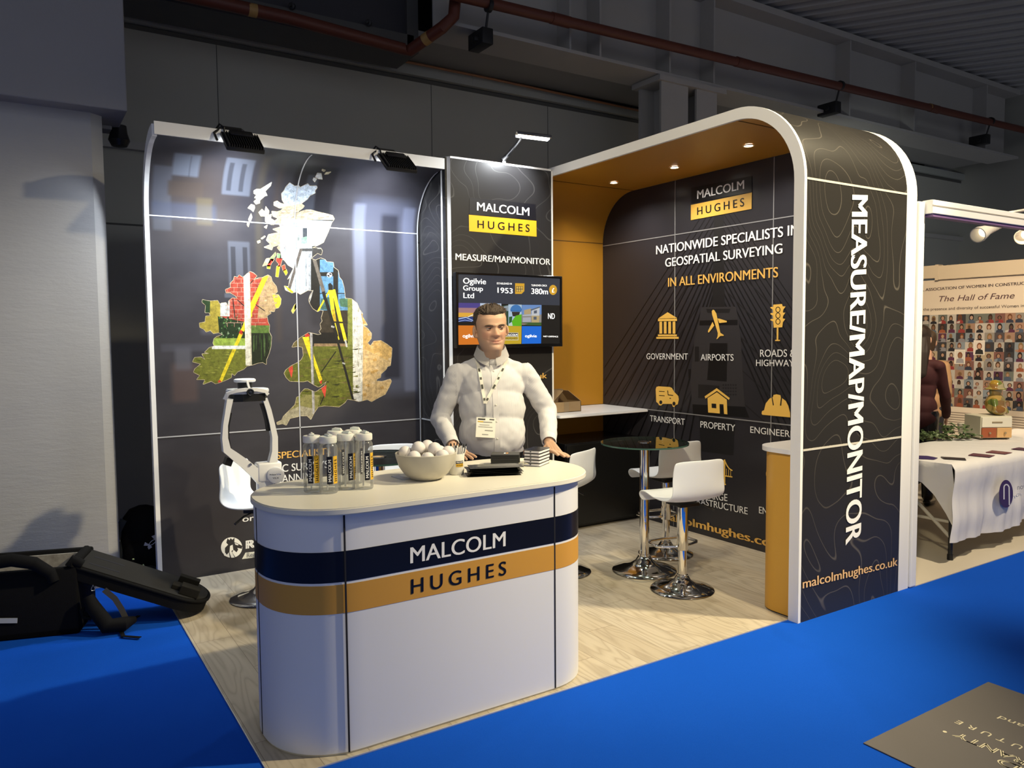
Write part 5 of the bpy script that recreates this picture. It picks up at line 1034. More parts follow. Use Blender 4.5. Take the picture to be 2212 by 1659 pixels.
b = B(); b.lathe([(0, .008), (.042, .008), (.049, .004), (.0505, -.003), (.0505, -.01), (0, -.01)], 36, fc, fn); cp = b.build('lidar_cap', SCW, t)
up = Vector((0, 0, 1)); rt = up.cross(fn).normalized(); up = fn.cross(rt)
for s, y, w, h, m in (('Nav', .002, (-.034, .004), .0085, mat('logo_dark', (.04, .04, .06), .5)), ('Vis', .002, (.005, .031), .0085, mat('logo_blue', (.05, .11, .45), .5)), ('VLX', -.020, (-.018, .018), .0095, mat('logo_dark', (.04, .04, .06), .5))):
    o_ = fc+fn*.0088; text('lettering', s, o_+rt*w[0]+up*y, o_+rt*w[1]+up*y, o_+rt*w[0]+up*(y+h), m, cp, bold=.01)
b = B(); b.lathe([(0, .006), (.008, .006), (.008, 0)], 14, kz(365, 805, -.03), (-.2, -1, 0)); b.build('screw', ALU, t)

# ================================================================ bags beside the pillar
FAB = noisy('black_nylon', (.0045, .0045, .005), (.0025, .0025, .003), 40, .85, .2, 300, .2)
FABG = mat('grey_foam', (.020, .0195, .019), .9, 0, .2)
t = thing('equipment_case', 'big black soft case on the blue carpet with its lid folded open', 'case', (-.9, -.45, 0))
def cs(x, y): return (x, y-.33*(x+.5)*0)
mm = Matrix.Translation((-.50, -.67, 0)) @ Matrix.Rotation(math.radians(161), 4, 'Z')   # x runs left along the case, y towards the viewer
mm = Matrix.Translation((-.515, -.69, 0)) @ Matrix.Rotation(math.radians(-17), 4, 'Z')
b = B()
b.box(-1.2, 0, 0, .035, .0, .385, .015); b.box(-1.2, 0, .36, .39, .0, .40, .012); b.box(-.03, 0, .02, .38, 0, .38, .012); b.box(-1.2, 0, .0, .39, .0, .05, .015)
b.xf(mm); b.build('case_body', FAB, t)
LINER = noisy('silver_liner', (.50, .48, .44), (.14, .12, .10), 30, .4)
b = B(); b.box(-1.18, -.032, .345, .359, .05, .375); b.box(-1.18, -.04, .04, .35, .25, .262); b.xf(mm); b.build('liner', LINER, t, smooth=False)
b = B(); b.tube([mm @ Vector(p) for p in ((-.64, .0, .375), (-.52, -.03, .395), (-.40, -.045, .45), (-.30, -.045, .46), (-.20, -.03, .43), (-.13, 0, .36), (-.11, -.01, .31))], [.03, .034, .036, .036, .036, .032, .028], 12); b.build('carry_strap', FAB, t)
b = B(); b.ribbon([mm @ Vector(p) for p in ((-.5, -.006, .13), (-.40, -.007, .122), (-.30, -.006, .112))], .028, mm.to_3x3() @ Vector((0, 0, 1)), .003); b.build('reflective_strip', mat('reflective_grey', (.45, .47, .47), .5), t, smooth=False)
# lid: a shallow tray leaning from the case's right end down to the floor
a0 = Vector(mm @ Vector((-.005, .03, .395))); w_ = (mm.to_3x3() @ Vector((0, 1, 0))).normalized()
tip = at(447, 1300, 2, .105); tip = Vector((tip.x, tip.y, .10)); d_ = (Vector((tip.x, tip.y, tip.z))-a0); 
lx = Vector((d_.x, d_.y, d_.z)); Lg = lx.length; lx.normalize(); ly = (w_-lx*w_.dot(lx)).normalized(); lzv = lx.cross(ly)
LM = Matrix((lx, ly, lzv)).transposed().to_4x4(); LM.translation = a0
Wd = .33
pl = rrect(0, Lg, -.02, Wd, (.02, .16, .16, .02), 10)
b = B(); b.prism(pl, -.085, -.02, LM); b.build('lid_shell', FAB, t)
b = B(); b.prism(rrect(.01, Lg-.012, -.008, Wd-.012, (.02, .15, .15, .02), 10), -.021, -.006, LM); b.build('lid_foam', FABG, t, smooth=False)
b = B(); b.tube([LM @ Vector((x, y, -.018)) for x, y in pl], .009, 8, closed=True); b.build('lid_piping', FAB, t)
for x0, x1, y0, y1, h in ((Lg-.22, Lg-.15, .07, .15, .02), (Lg-.17, Lg-.06, .02, .10, .045), (Lg-.2, Lg-.08, .17, .22, .05), (Lg-.15, Lg-.10, .10, .17, .02)):
    b = B(); b.box(x0, x1, y0, y1, -.006, h, .004); b.xf(LM); b.build('foam_block', mat('foam_block', (.012, .011, .009), .9, 0, .2), t, smooth=False)
for y in (.07, .2):
    b = B(); b.box(.05, .22, y, y+.02, -.0062, -.0052); b.xf(LM); b.build('foam_slot', DARKGAP, t, smooth=False)
b = B(); b.tube([a0+Vector((-.03, .0, -.01)), a0+Vector((-.02, 0, .02)), a0+w_*.0+lx*.03+Vector((0, 0, .0))], .03, 10); b.tube([a0+w_*.02+Vector((-.02, 0, -.0)), a0+w_*.30+Vector((-.02, 0, 0))], .026, 10); b.build('hinge_flap', FAB, t)
rc = at(201, 1268, 1, -.73); b = B(); b.tube([rc+Vector((.0, 0, .012)), rc+Vector((.010, 0, -.012)), rc+Vector((.007, 0, -.02)), rc+Vector((-.007, 0, -.02)), rc+Vector((-.010, 0, -.012))], .0014, 6, closed=True); b.build('zip_pull', ALU, t)
rb = [at(x, y, 1, -.76) for x, y in ((225, 1274), (248, 1293), (262, 1315), (272, 1336))]; rb[-1].z = max(rb[-1].z, .01)
b = B(); b.ribbon(rb, .03, (1, 0, .3), .003); b.build('webbing', mat('webbing_grey', (.035, .035, .037), .8), t, smooth=False)
g1 = [at(x, y, 2, .012) for x, y in ((300, 1330), (275, 1345), (258, 1352), (266, 1374), (303, 1377))]
b = B(); b.ribbon(g1, .022, (.2, 1, .0), .004); b.build('webbing', FAB, t, smooth=False)
hb = [at(x, y, 2, .05) for x, y in ((196, 1290), (215, 1330), (232, 1352), (268, 1348), (290, 1338))]
b = B(); b.tube([at(190, 1288, 1, -.72), at(200, 1310, 1, -.74)]+hb[2:], [.03, .04, .045, .04, .02], 12); b.build('hip_strap', FAB, t)
b = B(); b.tube([at(188, 1310, 1, -.7), at(176, 1320, 1, -.71), at(180, 1332, 1, -.72), at(198, 1336, 1, -.73)], .012, 8); b.build('hip_strap', FAB, t)

# backpack between pillar and display wall
t = thing('backpack', 'black backpack with a white emblem standing behind the wall edge', 'backpack', (-.03, .42, 0))
BM = Matrix.Translation((-.035, .36, 0)) @ Matrix.Rotation(math.radians(-16), 4, 'Z')
b = B(); n = 20; rows = []
for k, (z, w, d) in enumerate(((0.0, .10, .05), (.012, .14, .08), (.08, .165, .10), (.2, .17, .11), (.32, .16, .10), (.40, .135, .085), (.455, .09, .06), (.478, .03, .02))):
    rows.append([b.bm.verts.new(BM @ Vector((w*math.copysign(abs(math.cos(a))**.7, math.cos(a))+.01*math.sin(z*9), d*math.copysign(abs(math.sin(a))**.7, math.sin(a)), z))) for a in [2*PI*i/n for i in range(n)]])
for p, q in zip(rows, rows[1:]):
    for i in range(n): b.bm.faces.new((p[i], p[(i+1) % n], q[(i+1) % n], q[i]))
b.bm.faces.new(rows[0][::-1]); b.bm.faces.new(rows[-1]); b.build('pack_body', FAB, t, ang=80)
b = B(); n = 16; rows = []
for k, (z, w, d) in enumerate(((.02, .10, .02), (.03, .125, .045), (.12, .135, .06), (.20, .125, .05), (.25, .09, .02))):
    rows.append([b.bm.verts.new(BM @ Vector((w*math.copysign(abs(math.cos(a))**.6, math.cos(a)), -.09+d*math.copysign(abs(math.sin(a))**.6, math.sin(a)), z))) for a in [2*PI*i/n for i in range(n)]])
for p, q in zip(rows, rows[1:]):
    for i in range(n): b.bm.faces.new((p[i], p[(i+1) % n], q[(i+1) % n], q[i]))
b.bm.faces.new(rows[0][::-1]); b.bm.faces.new(rows[-1]); b.build('front_pocket', FAB, t, ang=80)
b = B(); b.ribbon([BM @ Vector(p) for p in ((-.12, -.075, .40), (-.155, -.085, .33), (-.165, -.09, .26), (-.15, -.10, .16), (-.125, -.11, .08))], .045, (.9, -.35, 0), .012); b.build('shoulder_strap', mat('strap_slate', (.03, .036, .042), .7), t)
b = B(); b.ribbon([BM @ Vector((-.185, -.098, .262)), BM @ Vector((-.14, -.105, .262))], .012, (0, 0, 1), .004); b.build('strap_slider', mat('slider_grey', (.16, .17, .18), .5), t, smooth=False)
def bp_(x, y): return (180+x/6.383, 1000+y/6.383)
yb_ = (BM @ Vector((.06, -.155, .2))).y
em = []
for pts in (((832, 1140), (850, 1090), (885, 1110), (915, 1120), (948, 1160), (900, 1192), (885, 1165), (890, 1140)), ((938, 1010), (998, 985), (1012, 1030), (1040, 1045), (1030, 1080), (1000, 1062), (975, 1050))):
    em.append(([bp_(*q) for q in pts], (.62, .62, .66)))
for (xa, ya), (xb2, yb2), bow in (((905, 1118), (1000, 1050), -14), ((905, 1140), (1010, 1062), 14)):
    P = [(xa+(xb2-xa)*i/8+bow*math.sin(PI*i/8)*.6, ya+(yb2-ya)*i/8+bow*math.sin(PI*i/8)*.8) for i in range(9)]
    for p, q in zip(P, P[1:]): em.append(([bp_(*w) for w in line(*p, *q, 9)], (.62, .62, .66)))
flat_px('emblem', em, 1, yb_, (0, -.004, 0), t, PRINT)
t = thing('small_bag', 'small black bag with a bright reflective strip in front of the backpack', 'bag', (-.12, .2, 0))
b = B(); b.box(-.20, .0, .06, .16, .003, .105, .035, seg=4); b.build('bag_body', mat('dark_slate_fabric', (.013, .016, .02), .75), t)
q = [at(x, y, 1, .057) for x, y in ((309, 1219), (315, 1228), (319, 1240), (318, 1250))]; b = B(); b.ribbon(q, .006, (1, 0, 0), .003); b.build('reflective_piping', mat('reflective_lime', (.62, .72, .30), .5), t, smooth=False)
q = at(288, 1208, 1, .055); b = B(); b.box(q.x-.006, q.x+.006, .05, .065, q.z-.003, q.z+.003, .001); b.build('zip_tab', mat('reflective_lime', (.62, .72, .30), .5), t, smooth=False)

# ================================================================ floor mat at the lower right
m0 = noisy('mat_grey', (.145, .13, .125), (.125, .115, .108), 2, .75)
t = thing('floor_mat', 'dark grey floor mat with pale lettering on the blue carpet', 'mat', (2.54, -4.3, 0))
b = B(); b.box(2.05, 3.035, -4.85, -3.79, .0004, .005, .002); b.build('mat_sheet', m0, t, smooth=False)
ML = mat('mat_letter', (.80, .72, .50), .6)
def mt(s, yend, x, h, L, bo=.0, sp=1): text('lettering', s, (x, yend-L, .0058), (x, yend, .0058), (x-h, yend-L, .0058), ML, t, bold=bo, spacing=sp)
mt('WARRANTY', -3.955, 2.447, .046, .46, .03); mt('BUILD', -4.15, 2.385, .05, .3, .03); mt('FUTURE', -3.905, 2.548, .034, .30, .0, 1.7); mt('and', -3.985, 2.735, .036, .095, .0)
b = B(); b.lathe([(0, 0), (.008, 0), (.008, .0006), (0, .0006)], 14, (2.405, -3.925, .0055)); b.build('lettering_dot', ML, t)
# ================================================================ people
from mathutils.bvhtree import BVHTree
def hull(b, p0, r0, p1, r1, sub=2):
    t = bmesh.new()
    for p, r in ((p0, r0), (p1, r1)):
        rr_ = r if isinstance(r, (tuple, list)) else (r, r, r)
        bmesh.ops.create_icosphere(t, subdivisions=sub+1, radius=1, matrix=Matrix.Translation(p) @ Matrix.Diagonal((*rr_, 1)))
    g = bmesh.ops.convex_hull(t, input=t.verts)
    bmesh.ops.delete(t, geom=list({e for e in g['geom_interior']+g['geom_unused'] if isinstance(e, bmesh.types.BMVert)}), context='VERTS')
    b.add(t)
def ell(b, c, r, rot=None):
    m = Matrix.Translation(c) @ (rot.to_4x4() if rot is not None else Matrix.Identity(4)) @ Matrix.Diagonal((*r, 1))
    t = bmesh.new(); bmesh.ops.create_icosphere(t, subdivisions=4, radius=1, matrix=m); b.add(t)
def chain(b, pts):
    for (p, r), (q, s) in zip(pts, pts[1:]): hull(b, p, r, q, s)
def fuse(b, voxel, smooth=2, fac=.5):
    """one continuous skin round everything in b"""
    me = bpy.data.meshes.new('f'); b.bm.to_mesh(me); b.bm.free(); o = bpy.data.objects.new('f', me); COL.objects.link(o)
    m = o.modifiers.new('r', 'REMESH'); m.mode = 'VOXEL'; m.voxel_size = voxel
    if smooth: s = o.modifiers.new('s', 'SMOOTH'); s.factor = fac; s.iterations = smooth
    dg = bpy.context.evaluated_depsgraph_get(); dg.update(); r = bpy.data.meshes.new_from_object(o.evaluated_get(dg)); bpy.data.objects.remove(o); bpy.data.meshes.remove(me)
    b.bm = bmesh.new(); b.bm.from_mesh(r); bpy.data.meshes.remove(r); return b
PROF = [(-.045, .046, .034, .050), (-.02, .044, .064, .052), (-.004, .044, .082, .054), (.010, .050, .091, .057), (.04, .0615, .0905, .066), (.07, .0690, .0895, .078), (.10, .0725, .089, .090), (.13, .0765, .091, .098), (.155, .0785, .0945, .102), (.18, .0785, .091, .102), (.205, .072, .079, .094), (.225, .059, .060, .076), (.240, .037, .036, .046), (.2465, .012, .012, .015)]
def prof(z):
    for a, c in zip(PROF, PROF[1:]):
        if z <= c[0]:
            k = (z-a[0])/(c[0]-a[0]); return [a[i]+(c[i]-a[i])*k for i in (1, 2, 3)]
    return PROF[-1][1:]
def g2(x, z, cx, cz, sx, sz): return math.exp(-((x-cx)/sx)**2/2-((z-cz)/sz)**2/2)
def face_bump(x, z):
    d = 0
    if .07 < z < .15:
        k = max(0, min(1, (.137-z)/.043)); d += (.005+.019*k)*math.exp(-(x/(.0072+.004*k))**2/2)*max(0, min(1, (z-.0795)/.007))*max(0, min(1, (.150-z)/.012))
    d += .0095*g2(x, z, 0, .093, .0105, .0085)
    for s in (-1, 1):
        d += .0075*g2(x, z, s*.0135, .0885, .0055, .0055)-.0115*g2(x, z, s*.032, .1265, .0145, .0095)+.0065*g2(x, z, s*.028, .1425, .020, .006)-.0035*g2(x, z, s*(.024+.35*(.083-z)), .071, .0035, .013)+.0055*g2(x, z, s*.043, .098, .017, .015)-.0035*g2(x, z, s*.026, .066, .007, .012)
    d += .0035*g2(x, z, 0, .0585-4*x*x, .020, .004)+.0045*g2(x, z, 0, .0475, .016, .0045)-.0085*g2(x, z, 0, .0530+7*x*x, .027, .0018)-.0035*g2(x, z, 0, .0365, .018, .004)+.0065*g2(x, z, 0, .018, .017, .011)
    return d
def head_pt(a, z, off=0):
    w, f, bk = prof(z); w += off; f += off; bk += off
    s, c = math.sin(a), math.cos(a); e = 2/2.25
    x = w*math.copysign(abs(s)**e, s); y = -f*abs(c)**e if c > 0 else bk*abs(c)**e
    if c > .15 and off == 0: y -= face_bump(x, z)
    return Vector((x, y, z+off*.6*(z > .2)))
def head_mesh(b, M):
    nu = 150; zs = [PROF[0][0]+(PROF[-1][0]-PROF[0][0])*i/120 for i in range(121)]
    t = bmesh.new(); R = [[t.verts.new(head_pt(2*PI*i/nu, z)) for i in range(nu)] for z in zs]
    for p, q in zip(R, R[1:]):
        for i in range(nu): t.faces.new((p[i], p[(i+1) % nu], q[(i+1) % nu], q[i]))
    t.faces.new(R[0][::-1]); t.faces.new(R[-1])
    bmesh.ops.transform(t, matrix=M, verts=t.verts); b.add(t)
    for s in (-1, 1):
        rot = Matrix.Rotation(s*.42, 3, 'Z') @ Matrix.Rotation(-.18, 3, 'X')
        e = bmesh.new(); bmesh.ops.create_icosphere(e, subdivisions=4, radius=1, matrix=M @ Matrix.Translation((s*.084, .010, .110)) @ rot.to_4x4() @ Matrix.Diagonal((.009, .019, .033, 1)))
        b.add(e)
        e = bmesh.new(); bmesh.ops.create_icosphere(e, subdivisions=3, radius=1, matrix=M @ Matrix.Translation((s*.078, .004, .084)) @ Matrix.Diagonal((.008, .009, .011, 1))); b.add(e)
SKIN = mat('skin', (.5, .3, .2), .48, 0, .4); _t = NT(SKIN); _a = _t.n('ShaderNodeVertexColor'); _a.layer_name = 'Col'; _t.color(_a.outputs[0]); SKIN.node_tree.nodes['Principled BSDF'].inputs['Subsurface Weight'].default_value = .08; SKIN.node_tree.nodes['Principled BSDF'].inputs['Subsurface Radius'].default_value = (.012, .005, .003)
def paint_skin(bm, M, base):
    lay = bm.verts.layers.float_color.new('Col'); inv = M.inverted()
    for v in bm.verts:
        p = inv @ v.co; c = Vector(base)
        if -.05 < p.z < .26 and abs(p.x) < .1 and abs(p.y) < .14:
            front = p.y < -.05
            if front:
                lip = max(g2(p.x, p.z, 0, .0585, .019, .0042), g2(p.x, p.z, 0, .0475, .017, .0046)); c = c.lerp(Vector((.40, .13, .10)), min(1, lip*.75))
                c = c.lerp(Vector((.25, .07, .05)), min(1, 1.3*g2(p.x, p.z, 0, .053+7*p.x*p.x, .024, .0018)))
                for s in (-1, 1): c = c.lerp(Vector((.55, .25, .17)), .55*g2(p.x, p.z, s*.044, .092, .018, .016)); c = c.lerp(Vector((.40, .20, .14)), .5*g2(p.x, p.z, s*.032, .118, .013, .005))
                c = c.lerp(Vector((.58, .27, .18)), .5*g2(p.x, p.z, 0, .09, .013, .01))
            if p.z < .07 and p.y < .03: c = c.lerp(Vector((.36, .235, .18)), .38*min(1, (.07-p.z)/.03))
        v[lay] = (*c, 1)
def hand(b, wrist, knuck, across, tips_dir, curl, size=1.0, thumb=1, spread=.18):
    """palm and five bent fingers; across runs from index side to little finger"""
    W, K = Vector(wrist), Vector(knuck); A = Vector(across).normalized(); D = (K-W).normalized(); T = Vector(tips_dir).normalized(); dn = Vector(curl).normalized()
    for i in range(4):
        o = (i-1.5)*.0195*size; hull(b, W+A*o*.55, .0135*size, K+A*o, .0115*size)
    for i, (L, r) in enumerate(((.068, .0086), (.077, .0088), (.071, .0084), (.055, .0075))):
        o = (i-1.5)*.0205*size; d = (T+A*(i-1.5)*spread).normalized(); p0 = K+A*o; L *= size
        p1 = p0+d*L*.45+dn*L*.02; p2 = p1+(d+dn*.22).normalized()*L*.32; p3 = p2+(d+dn*.38).normalized()*L*.25
        chain(b, [(p0, r*1.12*size), (p1, r*size), (p2, r*.92*size), (p3, r*.78*size)])
    t0 = W*.62+K*.38-A*.022*size; t1 = t0-A*.026*size+D*.022*size+dn*.010; t2 = t1-A*.008*size+D*.030*size+dn*.008; t3 = t2+A*.002+D*.020*size+dn*.003
    chain(b, [(t0, .0135*size), (t1, .0112*size), (t2, .0098*size), (t3, .0078*size)])
def build_on(b, name, m, parent, **k): return b.build(name, m, parent, local=True, **k)

# ---------------------------------------------------------------- the man behind the counter
MP = thing('person', 'man in a striped white shirt with lanyard, both hands resting on the counter', 'person', (1.508, -1.835, .0052), math.radians(-26.8))
HM = Matrix.Translation((.0, -.020, 1.537)) @ Matrix.Rotation(math.radians(12), 4, 'Z') @ Matrix.Rotation(math.radians(-3), 4, 'Y') @ Matrix.Rotation(math.radians(2), 4, 'X') @ Matrix.Diagonal((1.09, 1.06, 1.0, 1))
MP.scale = (1.014, 1.014, 1.014)
b = B()
ell(b, (0, .02, .97), (.155, .115, .13)); ell(b, (0, -.005, 1.13), (.150, .115, .17)); ell(b, (0, .015, 1.31), (.165, .105, .17)); hull(b, Vector((-.14, .03, 1.40)), .05, Vector((.14, .03, 1.40)), .05)
hull(b, Vector((0, .035, 1.42)), (.085, .07, .06), Vector((0, .012, 1.555)), (.060, .062, .05))
for s in (-1, 1):
    chain(b, [(Vector((s*.09, .03, .95)), .095), (Vector((s*.105, .02, .52)), .062), (Vector((s*.11, .05, .46)), .058), (Vector((s*.115, .04, .30)), .058), (Vector((s*.12, .055, .09)), .038)])
    hull(b, Vector((s*.12, .06, .055)), .035, Vector((s*.135, -.11, .045)), .030)
RS, RE, RW = Vector((-.190, .03, 1.400)), Vector((-.292, .035, 1.165)), Vector((-.232, -.185, 1.047))
LS, LE, LW = Vector((.190, .03, 1.400)), Vector((.322, .07, 1.185)), Vector((.292, -.185, 1.050))
for S_, E_, W2 in ((RS, RE, RW), (LS, LE, LW)): chain(b, [(S_, .055), (E_, .042), (E_*.6+W2*.4, .042), (W2, .027)])
hand(b, RW+Vector((.004, -.012, -.006)), RW+Vector((.040, -.082, -.042)), (-.85, -.5, -.05), (.62, -.75, -.10), (.1, 0, -1), 1.02)
hand(b, LW+Vector((.0, -.012, -.006)), LW+Vector((.020, -.085, -.047)), (.80, -.42, -.12), (.62, -.78, -.06), (0, 0, -1), 1.04, spread=.2)
head_mesh(b, HM)
fuse(b, .0034, 2, .45)
paint_skin(b.bm, HM, (.47, .29, .19))
body = build_on(b, 'body', SKIN, MP, ang=180)
# eyes, brows
EYEW = mat('eye_white', (.62, .58, .55), .25); IRIS = mat('iris_dark', (.028, .02, .015), .35)
for s in (-1, 1):
    c = Vector((s*.0315, -.0745, .1255)); g = Vector((.22, -1, -.02)).normalized()
    b = B(); ell(b, c, (.0118, .0118, .0118)); b.xf(HM); e = build_on(b, 'eye', EYEW, MP)
    b = B(); b.lathe([(0, .0122), (.003, .0123), (.0066, .0111), (.0066, .009)], 18, c, g); b.xf(HM); build_on(b, 'iris', IRIS, e)
    for up, nm in ((1, 'eyelid'), (-1, 'eyelid')):
        b = B(); n = 12; rows = []
        for j in range(5):
            el = (.20+.75*j/4) if up > 0 else (-.24-.65*j/4)
            rows.append([b.bm.verts.new(c+Vector((math.sin(az)*math.cos(el), -math.cos(az)*math.cos(el), math.sin(el)))*.0127) for az in [(-1.15+2.3*i/n) for i in range(n+1)]])
        for p, q in zip(rows, rows[1:]):
            for i in range(n): b.bm.faces.new((p[i], p[i+1], q[i+1], q[i]))
        if up > 0:
            lb_ = B(); lb_.tube([v.co.copy() for v in rows[0]], [.0007]+[.0013]*(n-1)+[.0007], 6); lb_.xf(HM); build_on(lb_, 'eyelash', mat('lash_dark', (.03, .02, .015), .7), MP)
        b.xf(HM); bmesh.ops.solidify(b.bm, geom=b.bm.faces[:], thickness=-.0008); build_on(b, nm, mat('eyelid_skin', (.44, .245, .165), .5), MP, ang=180)
    b = B(); P = []
    for i in range(9):
        u = i/8; x = s*(.014+.038*u); z = .1405+.0055*math.sin(u*2.2)-.004*u; p = head_pt(math.asin(max(-1, min(1, (abs(x)/prof(z)[0])**(2.25/2))))*s, z); P.append(p+Vector((0, -.0012, 0)))
    b.tube(P, [.0016, .003, .0038, .004, .004, .0038, .0032, .0024, .0012], 8); b.xf(HM); build_on(b, 'eyebrow', mat('brow_brown', (.06, .038, .025), .8), MP)
# hair: short, swept up at the front
HAIR = noisy('brown_hair', (.030, .021, .015), (.085, .062, .046), 60, .6, .9, 160, .35, (1, 1, .25))
def hairline(a):
    c = math.cos(a); s = abs(math.sin(a))
    if c > .30: return .196+.010*(1-c)*2*abs(math.sin(a*1.6))+.004*abs(math.sin(a*4))
    if c > .06: return .155+.03*(c-.06)/.24
    if c > -.22: return .092 if c > -.04 else .145
    return .05-.012*min(1, -c)
b = B(); nu = 140; nv = 44; G = []
for i in range(nu):
    a = 2*PI*i/nu; zl = hairline(a); col = []
    for j in range(nv+1):
        k = j/nv; z = zl+(.2462-zl)*k**.9
        n1 = pnoise(Vector((math.sin(a)*9, math.cos(a)*9, z*50))); fr = max(0, math.cos(a))
        side = 1-min(1, max(0, (z-.12)/.09))
        off = min(1, k*5)*(.0025+.002*n1+(.005+.004*fr+.005*n1)*min(1, max(0, (z-.15)/.07)))-.002*(k == 0)-.001*side
        p = head_pt(a, z, max(off, -.001)+.0004); p.z += max(0, (z-.2)/.045)*(.003+.005*fr+.004*n1); col.append(b.bm.verts.new(p))
    G.append(col)
for i in range(nu):
    for j in range(nv): b.bm.faces.new((G[i][j], G[(i+1) % nu][j], G[(i+1) % nu][j+1], G[i][j+1]))
b.bm.faces.new([G[i][nv] for i in range(nu)])
rt_ = random.Random(3)
for i in range(70):
    a = rt_.uniform(-1.15, 1.15); z = rt_.uniform(.205, .238); p = head_pt(a, z, .006); p.z += .003*max(0, (z-.2)/.045)
    d = Vector((p.x*1.2+rt_.uniform(-.02, .05), -.02+rt_.uniform(-.03, .03), .05)).normalized(); L = rt_.uniform(.009, .017)
    b.tube([p, p+d*L*.6, p+d*L+Vector((rt_.uniform(-.004, .008), .004, -.002))], [.0045, .0034, .0008], 5)
b.xf(HM); build_on(b, 'hair', HAIR, MP, ang=80)
# shirt
SHIRT = mat('striped_shirt', (.60, .60, .63), .75, 0, .2); _t = NT(SHIRT); _s = _t.n('ShaderNodeAttribute'); _s.attribute_name = 'st'
_w = _t.math('ABSOLUTE', _t.math('SUBTRACT', _t.math('FRACT', _t.math('MULTIPLY', _s.outputs['Fac'], 145.0)), .5))
_t.color(_t.mix(_t.math('LESS_THAN', _w, .17), (.59, .58, .59), (.43, .43, .47))); _t.bump(_t.noise(_t.coord(), 320, 2), .08, .002)
b = B()
ell(b, (0, .022, .965), (.176, .135, .10)); ell(b, (0, -.008, 1.08), (.186, .150, .17)); ell(b, (0, .008, 1.22), (.188, .142, .17)); ell(b, (0, .018, 1.34), (.186, .124, .135))
hull(b, Vector((-.150, .03, 1.408)), (.060, .064, .052), Vector((.150, .03, 1.408)), (.060, .064, .052))
for s in (-1, 1): hull(b, Vector((s*.165, .03, 1.415)), .048, Vector((s*.045, .04, 1.478)), .038)
ell(b, (0, .035, 1.470), (.085, .068, .045))
for S_, E_, W2 in ((RS, RE, RW), (LS, LE, LW)):
    chain(b, [(S_, .066), (S_*.45+E_*.55, .060), (E_, .054), (E_*.55+W2*.45, .051), (E_*.12+W2*.88, .043)])
fuse(b, .006, 5, .5)
bmesh.ops.recalc_face_normals(b.bm, faces=b.bm.faces); b.bm.normal_update()
st_ = b.bm.verts.layers.float.new('st')
for v in b.bm.verts:
    p = v.co; arm = abs(p.x) > .195+.03*(p.z-1.2)
    if arm:
        E_ = LE if p.x > 0 else RE; S_ = LS if p.x > 0 else RS; W2 = LW if p.x > 0 else RW
        near = math.exp(-((p-E_).length/.10)**2); t_ = p.z*34+p.y*16+p.x*14
        d = .0075*(.35+near)*pnoise(Vector((p.x*7, p.y*12, t_*.55)))+.0045*pnoise(Vector((p.x*22, p.y*22, p.z*30)))
    else:
        low = max(0, min(1, (1.28-p.z)/.25)); q = abs(p.x)/.18
        d = .0065*(.3+low)*pnoise(Vector((p.x*6+3, p.y*5, p.z*9+p.x*8*math.copysign(1, p.x))))+.006*q*pnoise(Vector((p.x*10, p.y*9, p.z*20-abs(p.x)*26)))+.003*pnoise(Vector((p.x*24, p.y*22, p.z*26)))
    if arm:
        lowr = (p-E_).dot((W2-S_).normalized()) > 0; o_, ax_ = (E_, (W2-E_).normalized()) if lowr else (S_, (E_-S_).normalized())
        e1 = Vector((0, -1, 0)); e1 = (e1-ax_*e1.dot(ax_)).normalized(); e2 = ax_.cross(e1); q_ = p-o_
        v[st_] = math.atan2(q_.dot(e2), q_.dot(e1))*.056
    else: v[st_] = p.x
    v.co = p+v.normal*d
bvh = BVHTree.FromBMesh(b.bm)
shirt = build_on(b, 'shirt', SHIRT, MP, ang=180)
def on_shirt(x, z, lift=.002):
    h = bvh.ray_cast(Vector((x, -1, z)), Vector((0, 1, 0)))
    return (h[0] if h[0] is not None else Vector((x, -.1, z)))+Vector((0, -lift, 0))
for W2, E_ in ((RW, RE), (LW, LE)):
    d = (W2-E_).normalized(); b = B(); b.lathe([(.040, -.035), (.0415, -.03), (.040, .012), (.037, .016), (.035, .012), (.036, -.03)], 24, W2-d*.004, d); build_on(b, 'cuff', SHIRT, MP)
# collar: a stand round the neck and two turned-down points
b = B(); n = 30; rows = [[], [], []]
for i in range(n+1):
    a = .20+(2*PI-.40)*i/n; s, c = math.sin(a), math.cos(a); fr = max(0, c)
    rows[0].append(b.bm.verts.new((s*.074, .026-c*.072, 1.503+.030*(1-fr)-.006*fr)))
    rows[1].append(b.bm.verts.new((s*.078, .026-c*.076, 1.533+.034*(1-fr)-.010*fr)))
    rows[2].append(b.bm.verts.new((s*(.098+.010*fr), .026-c*(.096+.022*fr), 1.494+.020*(1-fr)-.042*fr**2)))
for p, q in zip(rows, rows[1:]):
    for i in range(n): b.bm.faces.new((p[i], p[i+1], q[i+1], q[i]))
bmesh.ops.solidify(b.bm, geom=b.bm.faces[:], thickness=.0025); build_on(b, 'collar', SHIRT, MP, ang=70)
b = B(); P = [on_shirt(x, z, .0008) for x, z in ((-.030, 1.495), (.030, 1.495), (.008, 1.44), (-.008, 1.44))]; b.face(P); 
ell(b, (0, -.028, 1.478), (.036, .030, .030)); build_on(b, 'undershirt', mat('undershirt', (.55, .54, .53), .8), MP)
zs = [1.455-i*.02 for i in range(25)]
b = B(); b.ribbon([on_shirt(.004+.012*math.sin((1.45-z)*2.6), z, .002) for z in zs], .030, (1, 0, 0), .002); build_on(b, 'placket', SHIRT, MP)
